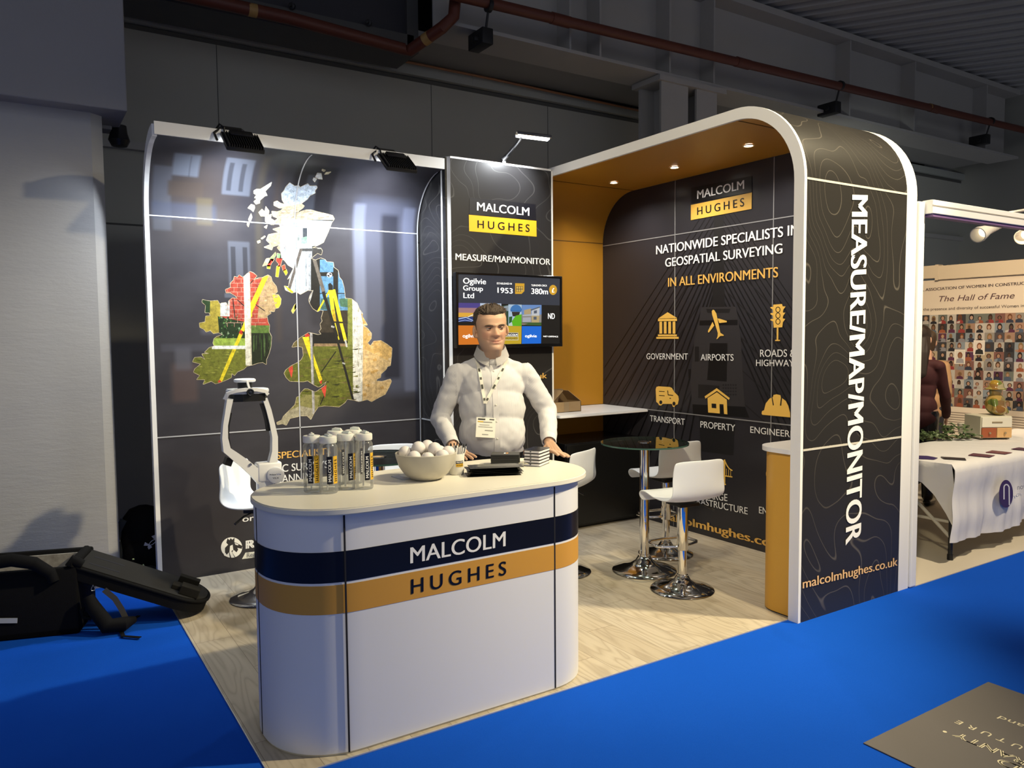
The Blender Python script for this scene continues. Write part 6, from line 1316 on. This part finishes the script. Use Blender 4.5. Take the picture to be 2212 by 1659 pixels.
for z in (1.425, 1.335, 1.245, 1.155, 1.065):
    p = on_shirt(.004+.012*math.sin((1.45-z)*2.6), z, .004); b = B(); b.lathe([(0, .0022), (.004, .002), (.0052, .001), (.0052, -.001), (0, -.001)], 14, p, (0, -1, 0)); build_on(b, 'button', mat('button_pearl', (.62, .60, .55), .3), MP)
# trousers, belt and shoes
b = B(); ell(b, (0, .022, .92), (.172, .132, .10))
for s in (-1, 1): chain(b, [(Vector((s*.088, .025, .90)), .108), (Vector((s*.105, .02, .52)), .080), (Vector((s*.115, .05, .12)), .066)])
fuse(b, .008, 4); build_on(b, 'trousers', mat('dark_trousers', (.018, .02, .03), .8), MP, ang=180)
b = B(); b.lathe([(.172, -.018), (.178, -.016), (.178, .016), (.172, .018)], 40); b.xf(Matrix.Translation((0, .02, .955)) @ Matrix.Diagonal((1.0, .78, 1, 1))); build_on(b, 'belt', BLACK, MP)
for s in (-1, 1):
    b = B(); hull(b, Vector((s*.118, .07, .05)), (.042, .05, .045), Vector((s*.14, -.14, .035)), (.046, .06, .03)); fuse(b, .008, 2); bmesh.ops.bisect_plane(b.bm, geom=b.bm.verts[:]+b.bm.edges[:]+b.bm.faces[:], plane_co=(0, 0, .001), plane_no=(0, 0, -1), clear_outer=True); build_on(b, 'shoe', BLACK, MP, ang=120)
# lanyard and badge
LAN = mat('lanyard_white', (.68, .66, .58), .6)
vb = Vector((-.048, 0, 1.255))
for s in (-1, 1):
    P = [Vector((s*.078, .045, 1.497)), Vector((s*.082, .0, 1.492))]
    for k in range(11):
        u = k/10; x = s*.080*(1-u)+vb.x*u; z = 1.478*(1-u)+vb.z*u; q = on_shirt(x, z, .006); P.append(q)
    b = B(); b.ribbon(P, .017, [(1, 0, .2)]*2+[(1, 0, .1)]*11, .002); lan = build_on(b, 'lanyard', LAN, MP)
    for k in (4, 6, 8, 11):
        d = (P[k+1]-P[k-1]).normalized() if k+1 < len(P) else (P[k]-P[k-1]).normalized(); sd = Vector((1, 0, .1)); sd = (sd-d*sd.dot(d)).normalized(); q = P[k]+Vector((0, -.0022, 0)); w, h = .0055, (.012 if k % 4 == 0 else .007)
        b = B(); b.face([q+sd*w*a+d*h*c for a, c in ((-1, -1), (1, -1), (1, 1), (-1, 1))]); build_on(b, 'lanyard_print', mat('lanyard_ink', (.06, .06, .05), .6), lan)
q = on_shirt(vb.x, 1.235, .006); q2 = on_shirt(vb.x, 1.19, .006)
b = B(); b.ribbon([on_shirt(vb.x, 1.257, .005), q, q2], .009, (1, 0, 0), .002); build_on(b, 'lanyard_clip', mat('clip_steel', (.30, .30, .30), .3, .8), MP)
bt = on_shirt(vb.x, 1.178, .012); bb_ = on_shirt(vb.x, 1.075, .014); ax = Vector((1, .02, 0)); upv = (bt-bb_).normalized(); nn = ax.cross(upv)*-1
if nn.y > 0: nn = -nn
BC = (bt+bb_)/2+Vector((0, -.006, 0)); ax = (Vector((1, 0, -.08))-nn*Vector((1, 0, -.08)).dot(nn)).normalized(); upv = nn.cross(ax); upv = upv if upv.z > 0 else -upv
BMx = Matrix((ax, upv, nn)).transposed().to_4x4(); BMx.translation = BC
b = B(); b.box(-.052, .052, -.054, .054, -.0015, .0, .0006); b.xf(BMx); bdg = build_on(b, 'badge', mat('badge_card', (.74, .73, .66), .35), MP, smooth=False)
for s, x0, x1, y, h, bo in (('EXHIBITOR', -.045, -.018, .040, .008, .03), ('BADGE', .020, .045, .042, .006, .02)): pass
ln = [(-.044, -.004, .040, .008, (.03, .03, .02)), (.018, .044, .042, .006, (.05, .05, .05)), (-.030, .034, .027, .005, (.25, .25, .22)), (-.034, .020, .012, .004, (.35, .35, .32)), (-.040, .036, .001, .004, (.35, .35, .32)), (-.004, .040, -.018, .005, (.25, .25, .23)), (-.018, .016, -.040, .005, (.3, .3, .28)), (-.044, -.014, .028, .006, (.62, .42, .05))]
def bd(x, y): return BMx @ Vector((x, y, .0008))
colour_mesh('badge_print', [([(a, y), (c, y), (c, y+h), (a, y+h)], k) for a, c, y, h, k in ln], bd, bdg, PRINT, local=True)

# ---------------------------------------------------------------- two visitors on the neighbouring stand
def visitor(label, loc, rz, top, low, hairc, long_hair, height=1.70, reach=None):
    k = height/1.75; p_ = thing('person', label, 'person', loc, rz)
    HM2 = Matrix.Scale(k, 4) @ Matrix.Translation((0, -.02, 1.50)) @ Matrix.Rotation(math.radians(6), 4, 'X')
    b = B(); V = Vector
    ell(b, (0, .02, .95), (.145, .11, .13)); ell(b, (0, .0, 1.12), (.125, .09, .16)); ell(b, (0, .01, 1.27), (.145, .095, .15)); hull(b, V((-.13, .02, 1.37)), .045, V((.13, .02, 1.37)), .045); hull(b, V((0, .03, 1.38)), .055, V((0, .01, 1.52)), .048)
    for s in (-1, 1):
        chain(b, [(V((s*.085, .02, .92)), .085), (V((s*.09, .02, .50)), .055), (V((s*.095, .05, .28)), .05), (V((s*.1, .05, .08)), .035)]); hull(b, V((s*.1, .05, .04)), .03, V((s*.115, -.1, .035)), .027)
    arms = []
    for s in (-1, 1):
        S_ = V((s*.165, .03, 1.355)); E_ = V((s*.20, .04, 1.09)); W2 = V((s*.19, -.10, .87)) if not (reach and reach[0] == s) else V(reach[1]); E_ = E_ if not (reach and reach[0] == s) else (S_*.5+W2*.5+V((s*.03, .05, -.03)))
        arms.append((S_, E_, W2)); chain(b, [(S_, .045), (E_, .035), (W2, .024)]); d = (W2-E_).normalized(); hand(b, W2, W2+d*.075, (0, 1, .1) if s > 0 else (0, 1, .1), d, (-s, 0, -.3), .9)
    head_mesh(b, Matrix.Translation((0, -.02, 1.50)) @ Matrix.Rotation(math.radians(6), 4, 'X'))
    b.xf(Matrix.Scale(k, 4)); fuse(b, .006, 2); paint_skin(b.bm, HM2, (.50, .29, .2)); build_on(b, 'body', SKIN, p_, ang=180)
    b = B(); ell(b, (0, .02, .96), (.165, .13, .15)); ell(b, (0, .0, 1.12), (.150, .112, .17)); ell(b, (0, .012, 1.27), (.168, .115, .15)); hull(b, V((-.135, .025, 1.37)), .055, V((.135, .025, 1.37)), .055); ell(b, (0, .02, .86), (.178, .142, .12))
    for S_, E_, W2 in arms: chain(b, [(S_, .06), (E_, .050), (W2*.93+E_*.07, .038)])
    b.xf(Matrix.Scale(k, 4)); fuse(b, .009, 3)
    b.bm.normal_update()
    for v in b.bm.verts: v.co += v.normal*.006*pnoise(v.co*11)
    build_on(b, 'jacket', top, p_, ang=180)
    b = B(); ell(b, (0, .02, .90), (.155, .12, .10))
    for s in (-1, 1): chain(b, [(V((s*.085, .02, .88)), .098), (V((s*.092, .02, .50)), .07), (V((s*.1, .05, .10)), .052)])
    b.xf(Matrix.Scale(k, 4)); fuse(b, .01, 3); build_on(b, 'trousers', low, p_, ang=180)
    b = B(); nu = 60; nv = 26; G = []
    for i in range(nu):
        a = 2*PI*i/nu; c = math.cos(a); zl = .195 if c > .45 else (.10 if c > .1 else .02); colm = []
        for j in range(nv+1):
            z = zl+(.2462-zl)*j/nv; colm.append(b.bm.verts.new(head_pt(a, z, .010+.004*pnoise(Vector((math.sin(a)*8, math.cos(a)*8, z*12))))))
        G.append(colm)
    for i in range(nu):
        for j in range(nv): b.bm.faces.new((G[i][j], G[(i+1) % nu][j], G[(i+1) % nu][j+1], G[i][j+1]))
    b.bm.faces.new([G[i][nv] for i in range(nu)])
    if long_hair:
        ell(b, (0, .014, .165), (.090, .108, .098)); hull(b, V((0, .03, .13)), (.086, .085, .09), V((0, .075, -.02)), (.092, .055, .06)); hull(b, V((0, .075, -.02)), (.092, .055, .06), V((0, .105, -.22)), (.075, .032, .06)); fuse(b, .006, 3)
        for v in b.bm.verts: v.co.x += .004*pnoise(Vector((v.co.x*60, v.co.y*60, v.co.z*5)))
    b.xf(HM2); build_on(b, 'hair', hairc, p_, ang=80)
    for s in (-1, 1):
        b = B(); hull(b, V((s*.1, .06, .042))*k, (.036, .045, .04), V((s*.118, -.12, .03))*k, (.038, .05, .027)); fuse(b, .009, 2); build_on(b, 'shoe', BLACK, p_, ang=120)
    return p_
def on_ray(px, dist): v = ray(px, 742); v.z = 0; v.normalize(); return CAM+v*dist
JACK = noisy('burgundy_jacket', (.055, .010, .012), (.03, .005, .007), 30, .8)
w = on_ray(1988, 8.25)
visitor('person in a burgundy jacket with long dark hair reaching over the white table', (w.x, w.y, .006), math.radians(112), JACK, BLACK, noisy('dark_hair', (.035, .022, .014), (.012, .008, .006), 50, .5), True, 1.70, (-1, (-.20, -.36, .84)))
w = on_ray(2003, 9.0)
visitor('person in a beige jacket standing behind the burgundy jacket', (w.x, w.y, .006), math.radians(120), noisy('beige_jacket', (.42, .25, .13), (.36, .21, .10), 20, .8), mat('navy_trousers', (.02, .02, .03), .8), noisy('brown_hair_b', (.06, .035, .02), (.03, .018, .01), 50, .5), False, 1.66)
# ================================================================ neighbouring stand
NX = 7.9
NW = mat('warm_wall_print', (.74, .66, .55), .6)
XP0, XP1 = 4.034, 4.102
zp = at(1986, 431, 1, -2.86).z
FR = thing('booth_frame', 'white aluminium booth frame at the front of the neighbouring stand', 'frame', (4.07, -2.84, 0))
b = B(); b.box(XP0, XP1, -2.835, -2.77, .002, zp, .01); b.build('post', WHITE_TRIM, FR, smooth=False)
z1 = at(1999, 430, 1, -2.86).z; z0 = at(1999, 460, 1, -2.86).z; zm = at(1999, 443, 1, -2.86).z
b = B(); b.box(XP1, 8.6, -2.88, -2.81, z0, z1, .004); b.build('header_beam', WHITE_TRIM, FR, smooth=False)
b = B(); b.box(XP1, 8.6, -2.8815, -2.879, zm-.004, zm+.004); b.build('header_groove', mat('groove_grey', (.3, .28, .25), .5), FR, smooth=False)
b = B(); b.box(XP1+.02, 8.6, -2.872, -2.82, z0-.018, z0); b.build('header_edge', mat('header_purple', (.16, .09, .22), .5), FR, smooth=False)
# back wall with the printed photo grid (it runs along the depth of the hall)
ztop = at(2100, 600, 0, NX).z
HF = thing('photo_wall', 'warm lit printed wall of small portrait photographs behind the white table', 'display wall', (NX, -1.6, 0))
b = B(); b.box(NX, NX+.05, -3.0, 1.2, .006, ztop); b.build('wall_sheet', NW, HF, smooth=False)
zr = at(2100, 573, 0, NX).z
b = B(); b.box(NX-.03, NX+.06, -3.0, -.86, ztop, zr+.02, .006); b.build('top_rail', mat('rail_cream', (.66, .58, .45), .45), HF, smooth=False)
b = B(); b.box(NX-.03, NX+.06, -.84, 1.2, ztop+.02, zr+.03, .006); b.box(NX-.035, NX+.065, -.87, -.835, ztop-.004, zr+.035); b.build('rail_joint', mat('rail_cream', (.66, .58, .45), .45), HF, smooth=False)
FN = (-.003, 0, 0)
INK = mat('ink_dark', (.06, .045, .05), .6); INK2 = mat('ink_purple', (.10, .05, .06), .6)
def hz(x, y): return (1960+x/4.365, 540+y/4.365)
text_px('lettering', 'L ASSOCIATION OF WOMEN IN CONSTRUCTION', hz(142, 389), hz(1242, 318), hz(142, 364), 0, NX, INK, HF, FN, .02)
text_px('lettering', 'The Hall of Fame', hz(285, 488), hz(1005, 455), hz(285, 437), 0, NX, INK2, HF, FN, .0, 1, None, .28)
text_px('lettering', 'the presence and diversity of successful Women in', hz(152, 574), hz(1102, 538), hz(152, 548), 0, NX, INK, HF, FN, .0)
rp = random.Random(21)
tl, bl_ = at(*hz(205, 615), 0, NX), at(*hz(320, 1485), 0, NX)
zt_, zb_ = at(*hz(650, 602), 0, NX).z, at(*hz(650, 1490), 0, NX).z
cell = (zt_-zb_)/10; y0 = at(*hz(130, 620), 0, NX).y+cell
ph = []
bgs = [(.62, .60, .56), (.50, .48, .45), (.10, .09, .10), (.05, .05, .06), (.55, .45, .32), (.30, .36, .42), (.45, .28, .2), (.66, .62, .58), (.2, .22, .2), (.35, .33, .30), (.25, .12, .1)]
cls = [(.02, .02, .03), (.35, .05, .05), (.04, .05, .09), (.55, .52, .48), (.12, .03, .08), (.1, .14, .22), (.02, .02, .02), (.4, .12, .06), (.3, .3, .34)]
hrs = [(.02, .012, .01), (.10, .05, .02), (.05, .025, .015), (.30, .19, .08), (.015, .01, .01), (.18, .06, .02)]
skn = [(.55, .34, .24), (.48, .28, .18), (.25, .13, .08), (.6, .4, .3), (.12, .06, .04)]
for r in range(10):
    for c in range(19):
        ya = y0-c*cell*.98; za = zt_-r*cell; u = cell*.98
        big = (r*7+c*3) % 23 == 0
        bg = rp.choice(bgs); ph.append(([(ya, za), (ya-u, za), (ya-u, za-cell), (ya, za-cell)], bg))
        if big: ph.append(([(ya-.004, za-.004), (ya-u+.004, za-.004), (ya-u+.004, za-cell+.004), (ya-.004, za-cell+.004)], (.12, .04, .10)))
        cx = ya-u*rp.uniform(.35, .65); cy = za-cell*rp.uniform(.36, .46); hr = cell*rp.uniform(.13, .19); h = rp.choice(hrs); s = rp.choice(skn)
        ph.append((circ(cx, cy, hr*1.35, hr*rp.choice([1.4, 2.1, 2.3]), 12), h))
        ph.append(([(cx-cell*.36, za-cell), (cx-cell*.33, cy-hr*1.9), (cx-hr*.5, cy-hr*1.25), (cx+hr*.5, cy-hr*1.25), (cx+cell*.33, cy-hr*1.9), (cx+cell*.36, za-cell)], rp.choice(cls)))
        ph.append((circ(cx, cy-hr*.1, hr*.85, hr*1.12, 12), s))
        if rp.random() < .3: ph.append(([(ya-u*.05, za-cell*.8), (ya-u*.4, za-cell*.7), (ya-u*.35, za-cell*.95), (ya-u*.05, za-cell*.95)], rp.choice(bgs)))
ph = [(q, tuple(k*.72 for k in c)) for q, c in ph]
colour_mesh('photo_grid', ph, lambda y, z: Vector((NX-.002, y, z)), HF, PRINT_ROUGH)
for r_, c_ in ((3, 7), (2, 1), (6, 3), (4, 5)):
    ya = y0-c_*cell*.98; za = zt_-r_*cell
    colour_mesh('framed_photo', [([(ya+.01, za+.02), (ya-cell*1.05, za+.02), (ya-cell*1.05, za-cell*1.35), (ya+.01, za-cell*1.35)], (.72, .68, .62)), ([(ya, za+.01), (ya-cell*.98, za+.01), (ya-cell*.98, za-cell*1.27), (ya, za-cell*1.27)], rp.choice(bgs)), (circ(ya-cell*.5, za-cell*.42, cell*.26, cell*.36, 14), rp.choice(hrs)), ([(ya-cell*.92, za-cell*1.27), (ya-cell*.85, za-cell*.85), (ya-cell*.5, za-cell*.68), (ya-cell*.15, za-cell*.85), (ya-cell*.08, za-cell*1.27)], rp.choice(cls)), (circ(ya-cell*.5, za-cell*.46, cell*.17, cell*.24, 14), rp.choice(skn))], lambda y, z: Vector((NX-.004, y, z)), HF, PRINT_ROUGH)
small = []
for i in range(9):
    z = zb_-.06-i*.026
    for k0 in (0, 1): small.append(([(y0-.15-k0*.75, z), (y0-.15-k0*.75-.55*rp.uniform(.8, 1), z), (y0-.15-k0*.75-.55, z-.010), (y0-.15-k0*.75, z-.010)], (.30, .25, .21)))
colour_mesh('caption_text', small, lambda y, z: Vector((NX-.002, y, z)), HF, PRINT_ROUGH)
# two white spotlights under the header
SPW = mat('spot_white', (.74, .70, .62), .4)
for (pc_, pe, pm), lab in ((((2112, 508), (2158, 484), (2165, 462)), 'white spotlight hanging under the booth header, the one nearer the arch'), (((2207, 513), (2240, 492), (2246, 470)), 'white spotlight hanging under the booth header, cut by the photo edge')):
    q0, q1, q2 = at(*pc_, 1, -2.3), at(*pe, 1, -2.3), at(*pm, 1, -2.3)
    t = thing('spotlight', lab, 'spotlight', q1, 0, 'white booth spotlights')
    d = (q0-q1).normalized(); L = (q0-q1).length
    b = B(); b.lathe([(0, -.02), (.036, -.02), (.04, -.015), (.04, L*.55), (.062, L*.9), (.062, L), (.056, L), (.036, L*.6), (0, L*.55)], 28, q1, d); b.build('spot_head', SPW, t)
    b = B(); b.tube([q1, q2, q2+Vector((0, -.5, .02))], .012, 10); b.build('arm', SPW, t)
    b = B(); b.lathe([(0, L*.7), (.04, L*.72), (.04, L*.7)], 20, q1, d); b.build('bulb', mat('bulb_warm', (1, .86, .62), .4, emit=1.5), t)
# table with its cloth
TX, TXE, TY0, TY1, TZ_ = 4.80, 7.3, -2.70, -1.98, .712
t = thing('folding_table', 'folding table with dark legs under the white cloth', 'table', (5.9, -2.3, 0))
b = B(); b.box(TX+.02, TXE, TY0+.02, TY1-.02, TZ_-.035, TZ_-.006, .01); b.build('table_panel', mat('panel_white', (.6, .58, .52), .5), t, smooth=False)
LEG = mat('leg_dark', (.03, .032, .036), .4, .6); BR = mat('brace_beige', (.48, .45, .38), .4)
for y in (TY0+.05, TY1-.06):
    b = B(); b.tube([(TX+.06, y, TZ_-.04), (TX+.06, y, .02)], .016, 10); l_ = b.build('leg', LEG, t); b = B(); b.lathe([(0, 0), (.021, 0), (.021, .04), (0, .04)], 12, (TX+.06, y, .0065)); b.build('foot', BLACK_PLASTIC, l_)
for y in (TY0+.05, TY1-.06):
    b = B(); b.tube([(TXE-.1, y, TZ_-.04), (TXE-.1, y, .008)], .016, 10); b.build('leg', LEG, t)
b = B(); b.tube([(TX+.06, TY0+.05, .28), (TX+.06, TY1-.06, .28)], .011, 8); b.build('crossbar', BR, t)
b = B(); b.tube([(TX+.06, TY1-.10, TZ_-.05), (TX+.06, TY0+.055, .17)], .013, 8); b.build('brace', BR, t)
b = B(); b.tube([(TX+.06, TY0+.1, TZ_-.05), (TX+.06, TY1-.08, .3)], .011, 8); b.build('brace', LEG, t)
CL = mat('table_cloth', (.76, .74, .72), .75, 0, .2); _t = NT(CL); _t.bump(_t.noise(_t.mapping(_t.coord(), (3, 3, 1.2)), 3.5, 4), .35, .02)
t = thing('tablecloth', 'white tablecloth with a purple emblem draped over the folding table', 'tablecloth', (5.9, -2.4, TZ_))
b = B(); nx, nr = 110, 34
path = [(TY1+.01-(TY1-TY0+.0)*j/10, TZ_) for j in range(11)]+[(TY0-.012-.006*math.sin(j*.5), TZ_-.012-.545*j/22) for j in range(1, 23)]
G = []
for i in range(nx+1):
    x = TX-.03+(TXE-TX+.05)*i/nx; row = []
    for j, (y, z) in enumerate(path):
        dr = max(0, j-10)/22
        yy = y-dr*.022*(math.sin(x*9.3)+.6*math.sin(x*21+1))-.006*dr*math.sin(x*50)
        fold = -.0035*(math.exp(-((x*4.4) % 1-.5)**2/.004))*(dr > 0)
        zz = z-(.012*math.sin(x*5)*dr) if j > 10 else z+.0012*math.sin(x*30+y*20)
        row.append(b.bm.verts.new((x-.05*dr*max(0, 1-(x-TX)/.25), yy+fold, zz)))
    G.append(row)
for i in range(nx):
    for j in range(len(path)-1): b.bm.faces.new((G[i][j], G[i+1][j], G[i+1][j+1], G[i][j+1]))
# short left end hanging over the table's side, its front corner curling back
S2 = []
for j in range(0, 11):
    y = path[j][0]; row = [G[0][j]]; k = j/10; drop = .16+.03*math.sin(j*.9)+(.34*max(0, (j-7)/3)**1.6)
    for m in range(1, 9):
        u = m/8; row.append(b.bm.verts.new((TX-.034-.010*math.sin(u*3+j)-.0+(.07*u*max(0, (j-7)/3)), y-(.02*u*max(0, (j-6)/4)), TZ_-drop*u)))
    S2.append(row)
for p, q in zip(S2, S2[1:]):
    for m in range(8): b.bm.faces.new((p[m], p[m+1], q[m+1], q[m]))
bmesh.ops.recalc_face_normals(b.bm, faces=b.bm.faces); bmesh.ops.solidify(b.bm, geom=b.bm.faces[:], thickness=.003)
b.build('cloth', CL, t, ang=60)
def jz(x, y): return (1960+x/4.147, 840+y/4.147)
YF2 = TY0-.055
em = [([jz(*q) for q in circ(884, 940, 63, 125, 28)], (.045, .025, .11))]
w_ = 11
for pl in ([(866, 990), (866, 880), (870, 866), (884, 856), (900, 860), (912, 880), (914, 1042)],):
    for p, q in zip(pl, pl[1:]): em.append(([jz(*z) for z in line(*p, *q, w_)], (.72, .72, .74)))
flat_px('emblem', em, 1, YF2, (0, 0, 0), t, PRINT_ROUGH)
text_px('lettering', 'nov', jz(985, 905), jz(1062, 892), jz(985, 858), 1, YF2, mat('emblem_grey', (.25, .25, .28), .6), t, (0, 0, 0), -.01)
TT_ = TZ_+.004
for pts, c, lab, cat, nm in (([(82, 600), (180, 603), (272, 620), (240, 634), (82, 626)], (.05, .03, .13), 'round purple print lying at the left end of the white table', 'leaflet', 'leaflet'), ([(298, 610), (515, 622), (528, 640), (330, 628)], (.02, .015, .02), 'dark flat card lying near the front edge of the white table', 'card', 'card'), ([(545, 596), (590, 578), (785, 598), (735, 614)], (.10, .02, .05), 'purple leaflet near the middle of the visible white table', 'leaflet', 'leaflet'), ([(700, 570), (760, 553), (940, 573), (880, 586)], (.14, .03, .05), 'reddish leaflet behind the purple one on the white table', 'leaflet', 'leaflet'), ([(930, 540), (1000, 526), (1100, 540), (1045, 552)], (.08, .02, .06), 'dark purple leaflet at the right photo edge on the white table', 'leaflet', 'leaflet')):
    P = [at(*jz(*q), 2, TT_) for q in pts]; b = B(); b.prism([(p.x, p.y) for p in P], TT_, TT_+.003); tag(b.build(nm, mat('leaflet_%d' % int(c[0]*1000+c[2]*100), c, .4), smooth=False), lab, cat)
# chest of small drawers
q = at(*jz(655, 455), 2, TT_); dq = at(*jz(935, 452), 2, TT_); u_ = (dq-q); Wd_ = u_.length; th = math.atan2(u_.y, u_.x)
t = thing('drawer_chest', 'small white chest with a red-brown and a tan drawer on the white table', 'chest', (q.x, q.y, TT_), th)
Hc = .245*Wd_/.33
b = B(); b.box(0, Wd_, .004, .24, .012, Hc, .006); build_on(b, 'chest_body', mat('chest_cream', (.66, .62, .48), .5), t, smooth=False)
for x0, x1, z0, z1, m in ((.006, Wd_-.006, Hc*.53, Hc-.01, mat('drawer_white', (.74, .70, .58), .5)), (.006, Wd_*.5-.003, .016, Hc*.5, mat('drawer_red', (.34, .09, .035), .5)), (Wd_*.5+.003, Wd_-.006, .016, Hc*.5, mat('drawer_tan', (.66, .40, .17), .5))):
    b = B(); b.box(x0, x1, -.008, .006, z0, z1, .003); d_ = build_on(b, 'drawer', m, t, smooth=False)
    xc_ = (x0+x1)/2; zc_ = (z0+z1)/2; b = B()
    if x1-x0 > Wd_*.6: b.box(xc_-.045, xc_+.045, -.013, -.007, zc_-.006, zc_+.006, .002); build_on(b, 'handle', mat('handle_brass', (.45, .36, .22), .4, .6), d_, smooth=False)
    else: b.lathe([(0, .018), (.008, .017), (.010, .010), (.005, 0)], 14, (xc_, -.008, zc_), (0, -1, 0)); build_on(b, 'knob', mat('handle_brass', (.45, .36, .22), .4, .6), d_)
for x in (.02, Wd_-.02):
    b = B(); b.box(x-.012, x+.012, .02, .2, .0005, .013); build_on(b, 'foot', mat('chest_foot', (.2, .18, .12), .6), t, smooth=False)
# glazed figurine on the chest
fg = at(2172, 896, 1, q.y-.1*0); ux = u_.normalized(); uy = Vector((-ux.y, ux.x, 0)); base = Vector((q.x, q.y, TT_+Hc+.0006))+ux*Wd_*.72+uy*.12
t = thing('figurine', 'glossy patchwork figurine in a helmet sitting on the drawer chest', 'figurine', base)
PM = mat('patchwork_glaze', (.3, .25, .05), .15); _t = NT(PM); _vo = _t.n('ShaderNodeTexVoronoi'); _t.put(_vo.inputs['Vector'], _t.coord()); _vo.inputs['Scale'].default_value = 16
_h = _t.n('ShaderNodeSeparateColor'); _t.put(_h.inputs[0], _vo.outputs['Color']); _t.color(_t.ramp(_h.outputs[0], [(0, (.38, .22, .03)), (.25, (.10, .16, .04)), (.45, (.48, .34, .10)), (.62, (.20, .08, .02)), (.8, (.30, .32, .16)), (1, (.55, .30, .22))]))
k = .9
b = B(); ell(b, (0, 0, .105*k), (.10*k, .085*k, .105*k)); ell(b, (-.03, -.05, .05*k), (.085*k, .06*k, .05*k)); ell(b, (0, 0, .235*k), (.058*k, .055*k, .06*k)); hull(b, Vector((.09, -.02, .10))*k, .03*k, Vector((.12, -.05, .02))*k, .022*k); hull(b, Vector((-.08, -.03, .14))*k, .03*k, Vector((-.10, -.06, .05))*k, .022*k); fuse(b, .008, 2)
bmesh.ops.bisect_plane(b.bm, geom=b.bm.verts[:]+b.bm.edges[:]+b.bm.faces[:], plane_co=(0, 0, 0), plane_no=(0, 0, -1), clear_outer=True); bmesh.ops.holes_fill(b.bm, edges=b.bm.edges)
b.xf(Matrix.Translation(base)); b.build('figure', PM, t, ang=180)
b = B(); b.lathe([(0, .078), (.035, .07), (.058, .045), (.066, .01), (.085, .0), (.085, -.006), (.06, -.004), (0, .0)], 28, base+Vector((0, 0, .255*k))); b.build('helmet', PM, t)
# leafy garland and a white pot
gr_ = random.Random(5)
t = thing('garland', 'leafy green garland lying along the white table', 'garland', at(2060, 955, 2, TT_))
LF = noisy('leaf_green', (.07, .12, .035), (.19, .25, .12), 26, .5)
g0 = at(1965, 952, 2, TT_); g1 = at(2096, 950, 2, TT_); st = B(); P = [g0.lerp(g1, i/12)+Vector((0, .03*math.sin(i*1.3), .018+.008*math.sin(i))) for i in range(13)]
st.tube(P, .006, 6); st.build('stem', mat('stem_brown', (.10, .08, .03), .7), t)
b = B()
for i in range(150):
    u = gr_.random(); p = g0.lerp(g1, u)+Vector((gr_.uniform(-.05, .05), gr_.uniform(-.06, .06), gr_.uniform(.010, .05+.07*(.55 < u < .95)))); a = gr_.uniform(0, 2*PI); L = gr_.uniform(.045, .085); wv = L*.26; tl_ = gr_.uniform(-.1, 1.0)
    dx_ = Vector((math.cos(a), math.sin(a), tl_)).normalized(); sx_ = dx_.cross(Vector((0, 0, 1))).normalized(); nz_ = sx_.cross(dx_)
    R0_ = [(0, 0), (.25, .7), (.5, 1), (.78, .62), (1, 0)]; cl_ = [b.bm.verts.new(p+dx_*L*s-nz_*.012*s*s) for s, _ in R0_]; le = [b.bm.verts.new(p+dx_*L*s+sx_*wv*w_2+nz_*.006) for s, w_2 in R0_[1:4]]; re_ = [b.bm.verts.new(p+dx_*L*s-sx_*wv*w_2+nz_*.006) for s, w_2 in R0_[1:4]]
    for sd in (le, re_):
        b.bm.faces.new((cl_[0], cl_[1], sd[0])); b.bm.faces.new((cl_[1], cl_[2], sd[1], sd[0])); b.bm.faces.new((cl_[2], cl_[3], sd[2], sd[1])); b.bm.faces.new((cl_[3], cl_[4], sd[2]))
for v in b.bm.verts: v.co.z = max(v.co.z, TT_+.002)
o = b.build('leaves', LF, t, recalc=False, ang=90); o['kind'] = 'stuff'
pp = at(2088, 936, 2, TT_)+uy*.06
t = thing('plant_pot', 'small white pot behind the garland on the white table', 'pot', pp)
b = B(); b.lathe([(0, 0), (.036, 0), (.045, .08), (.046, .085), (.042, .085), (.034, .01), (0, .01)], 24, pp+Vector((0, 0, .0005))); b.build('pot_body', mat('pot_white', (.6, .58, .5), .5), t)
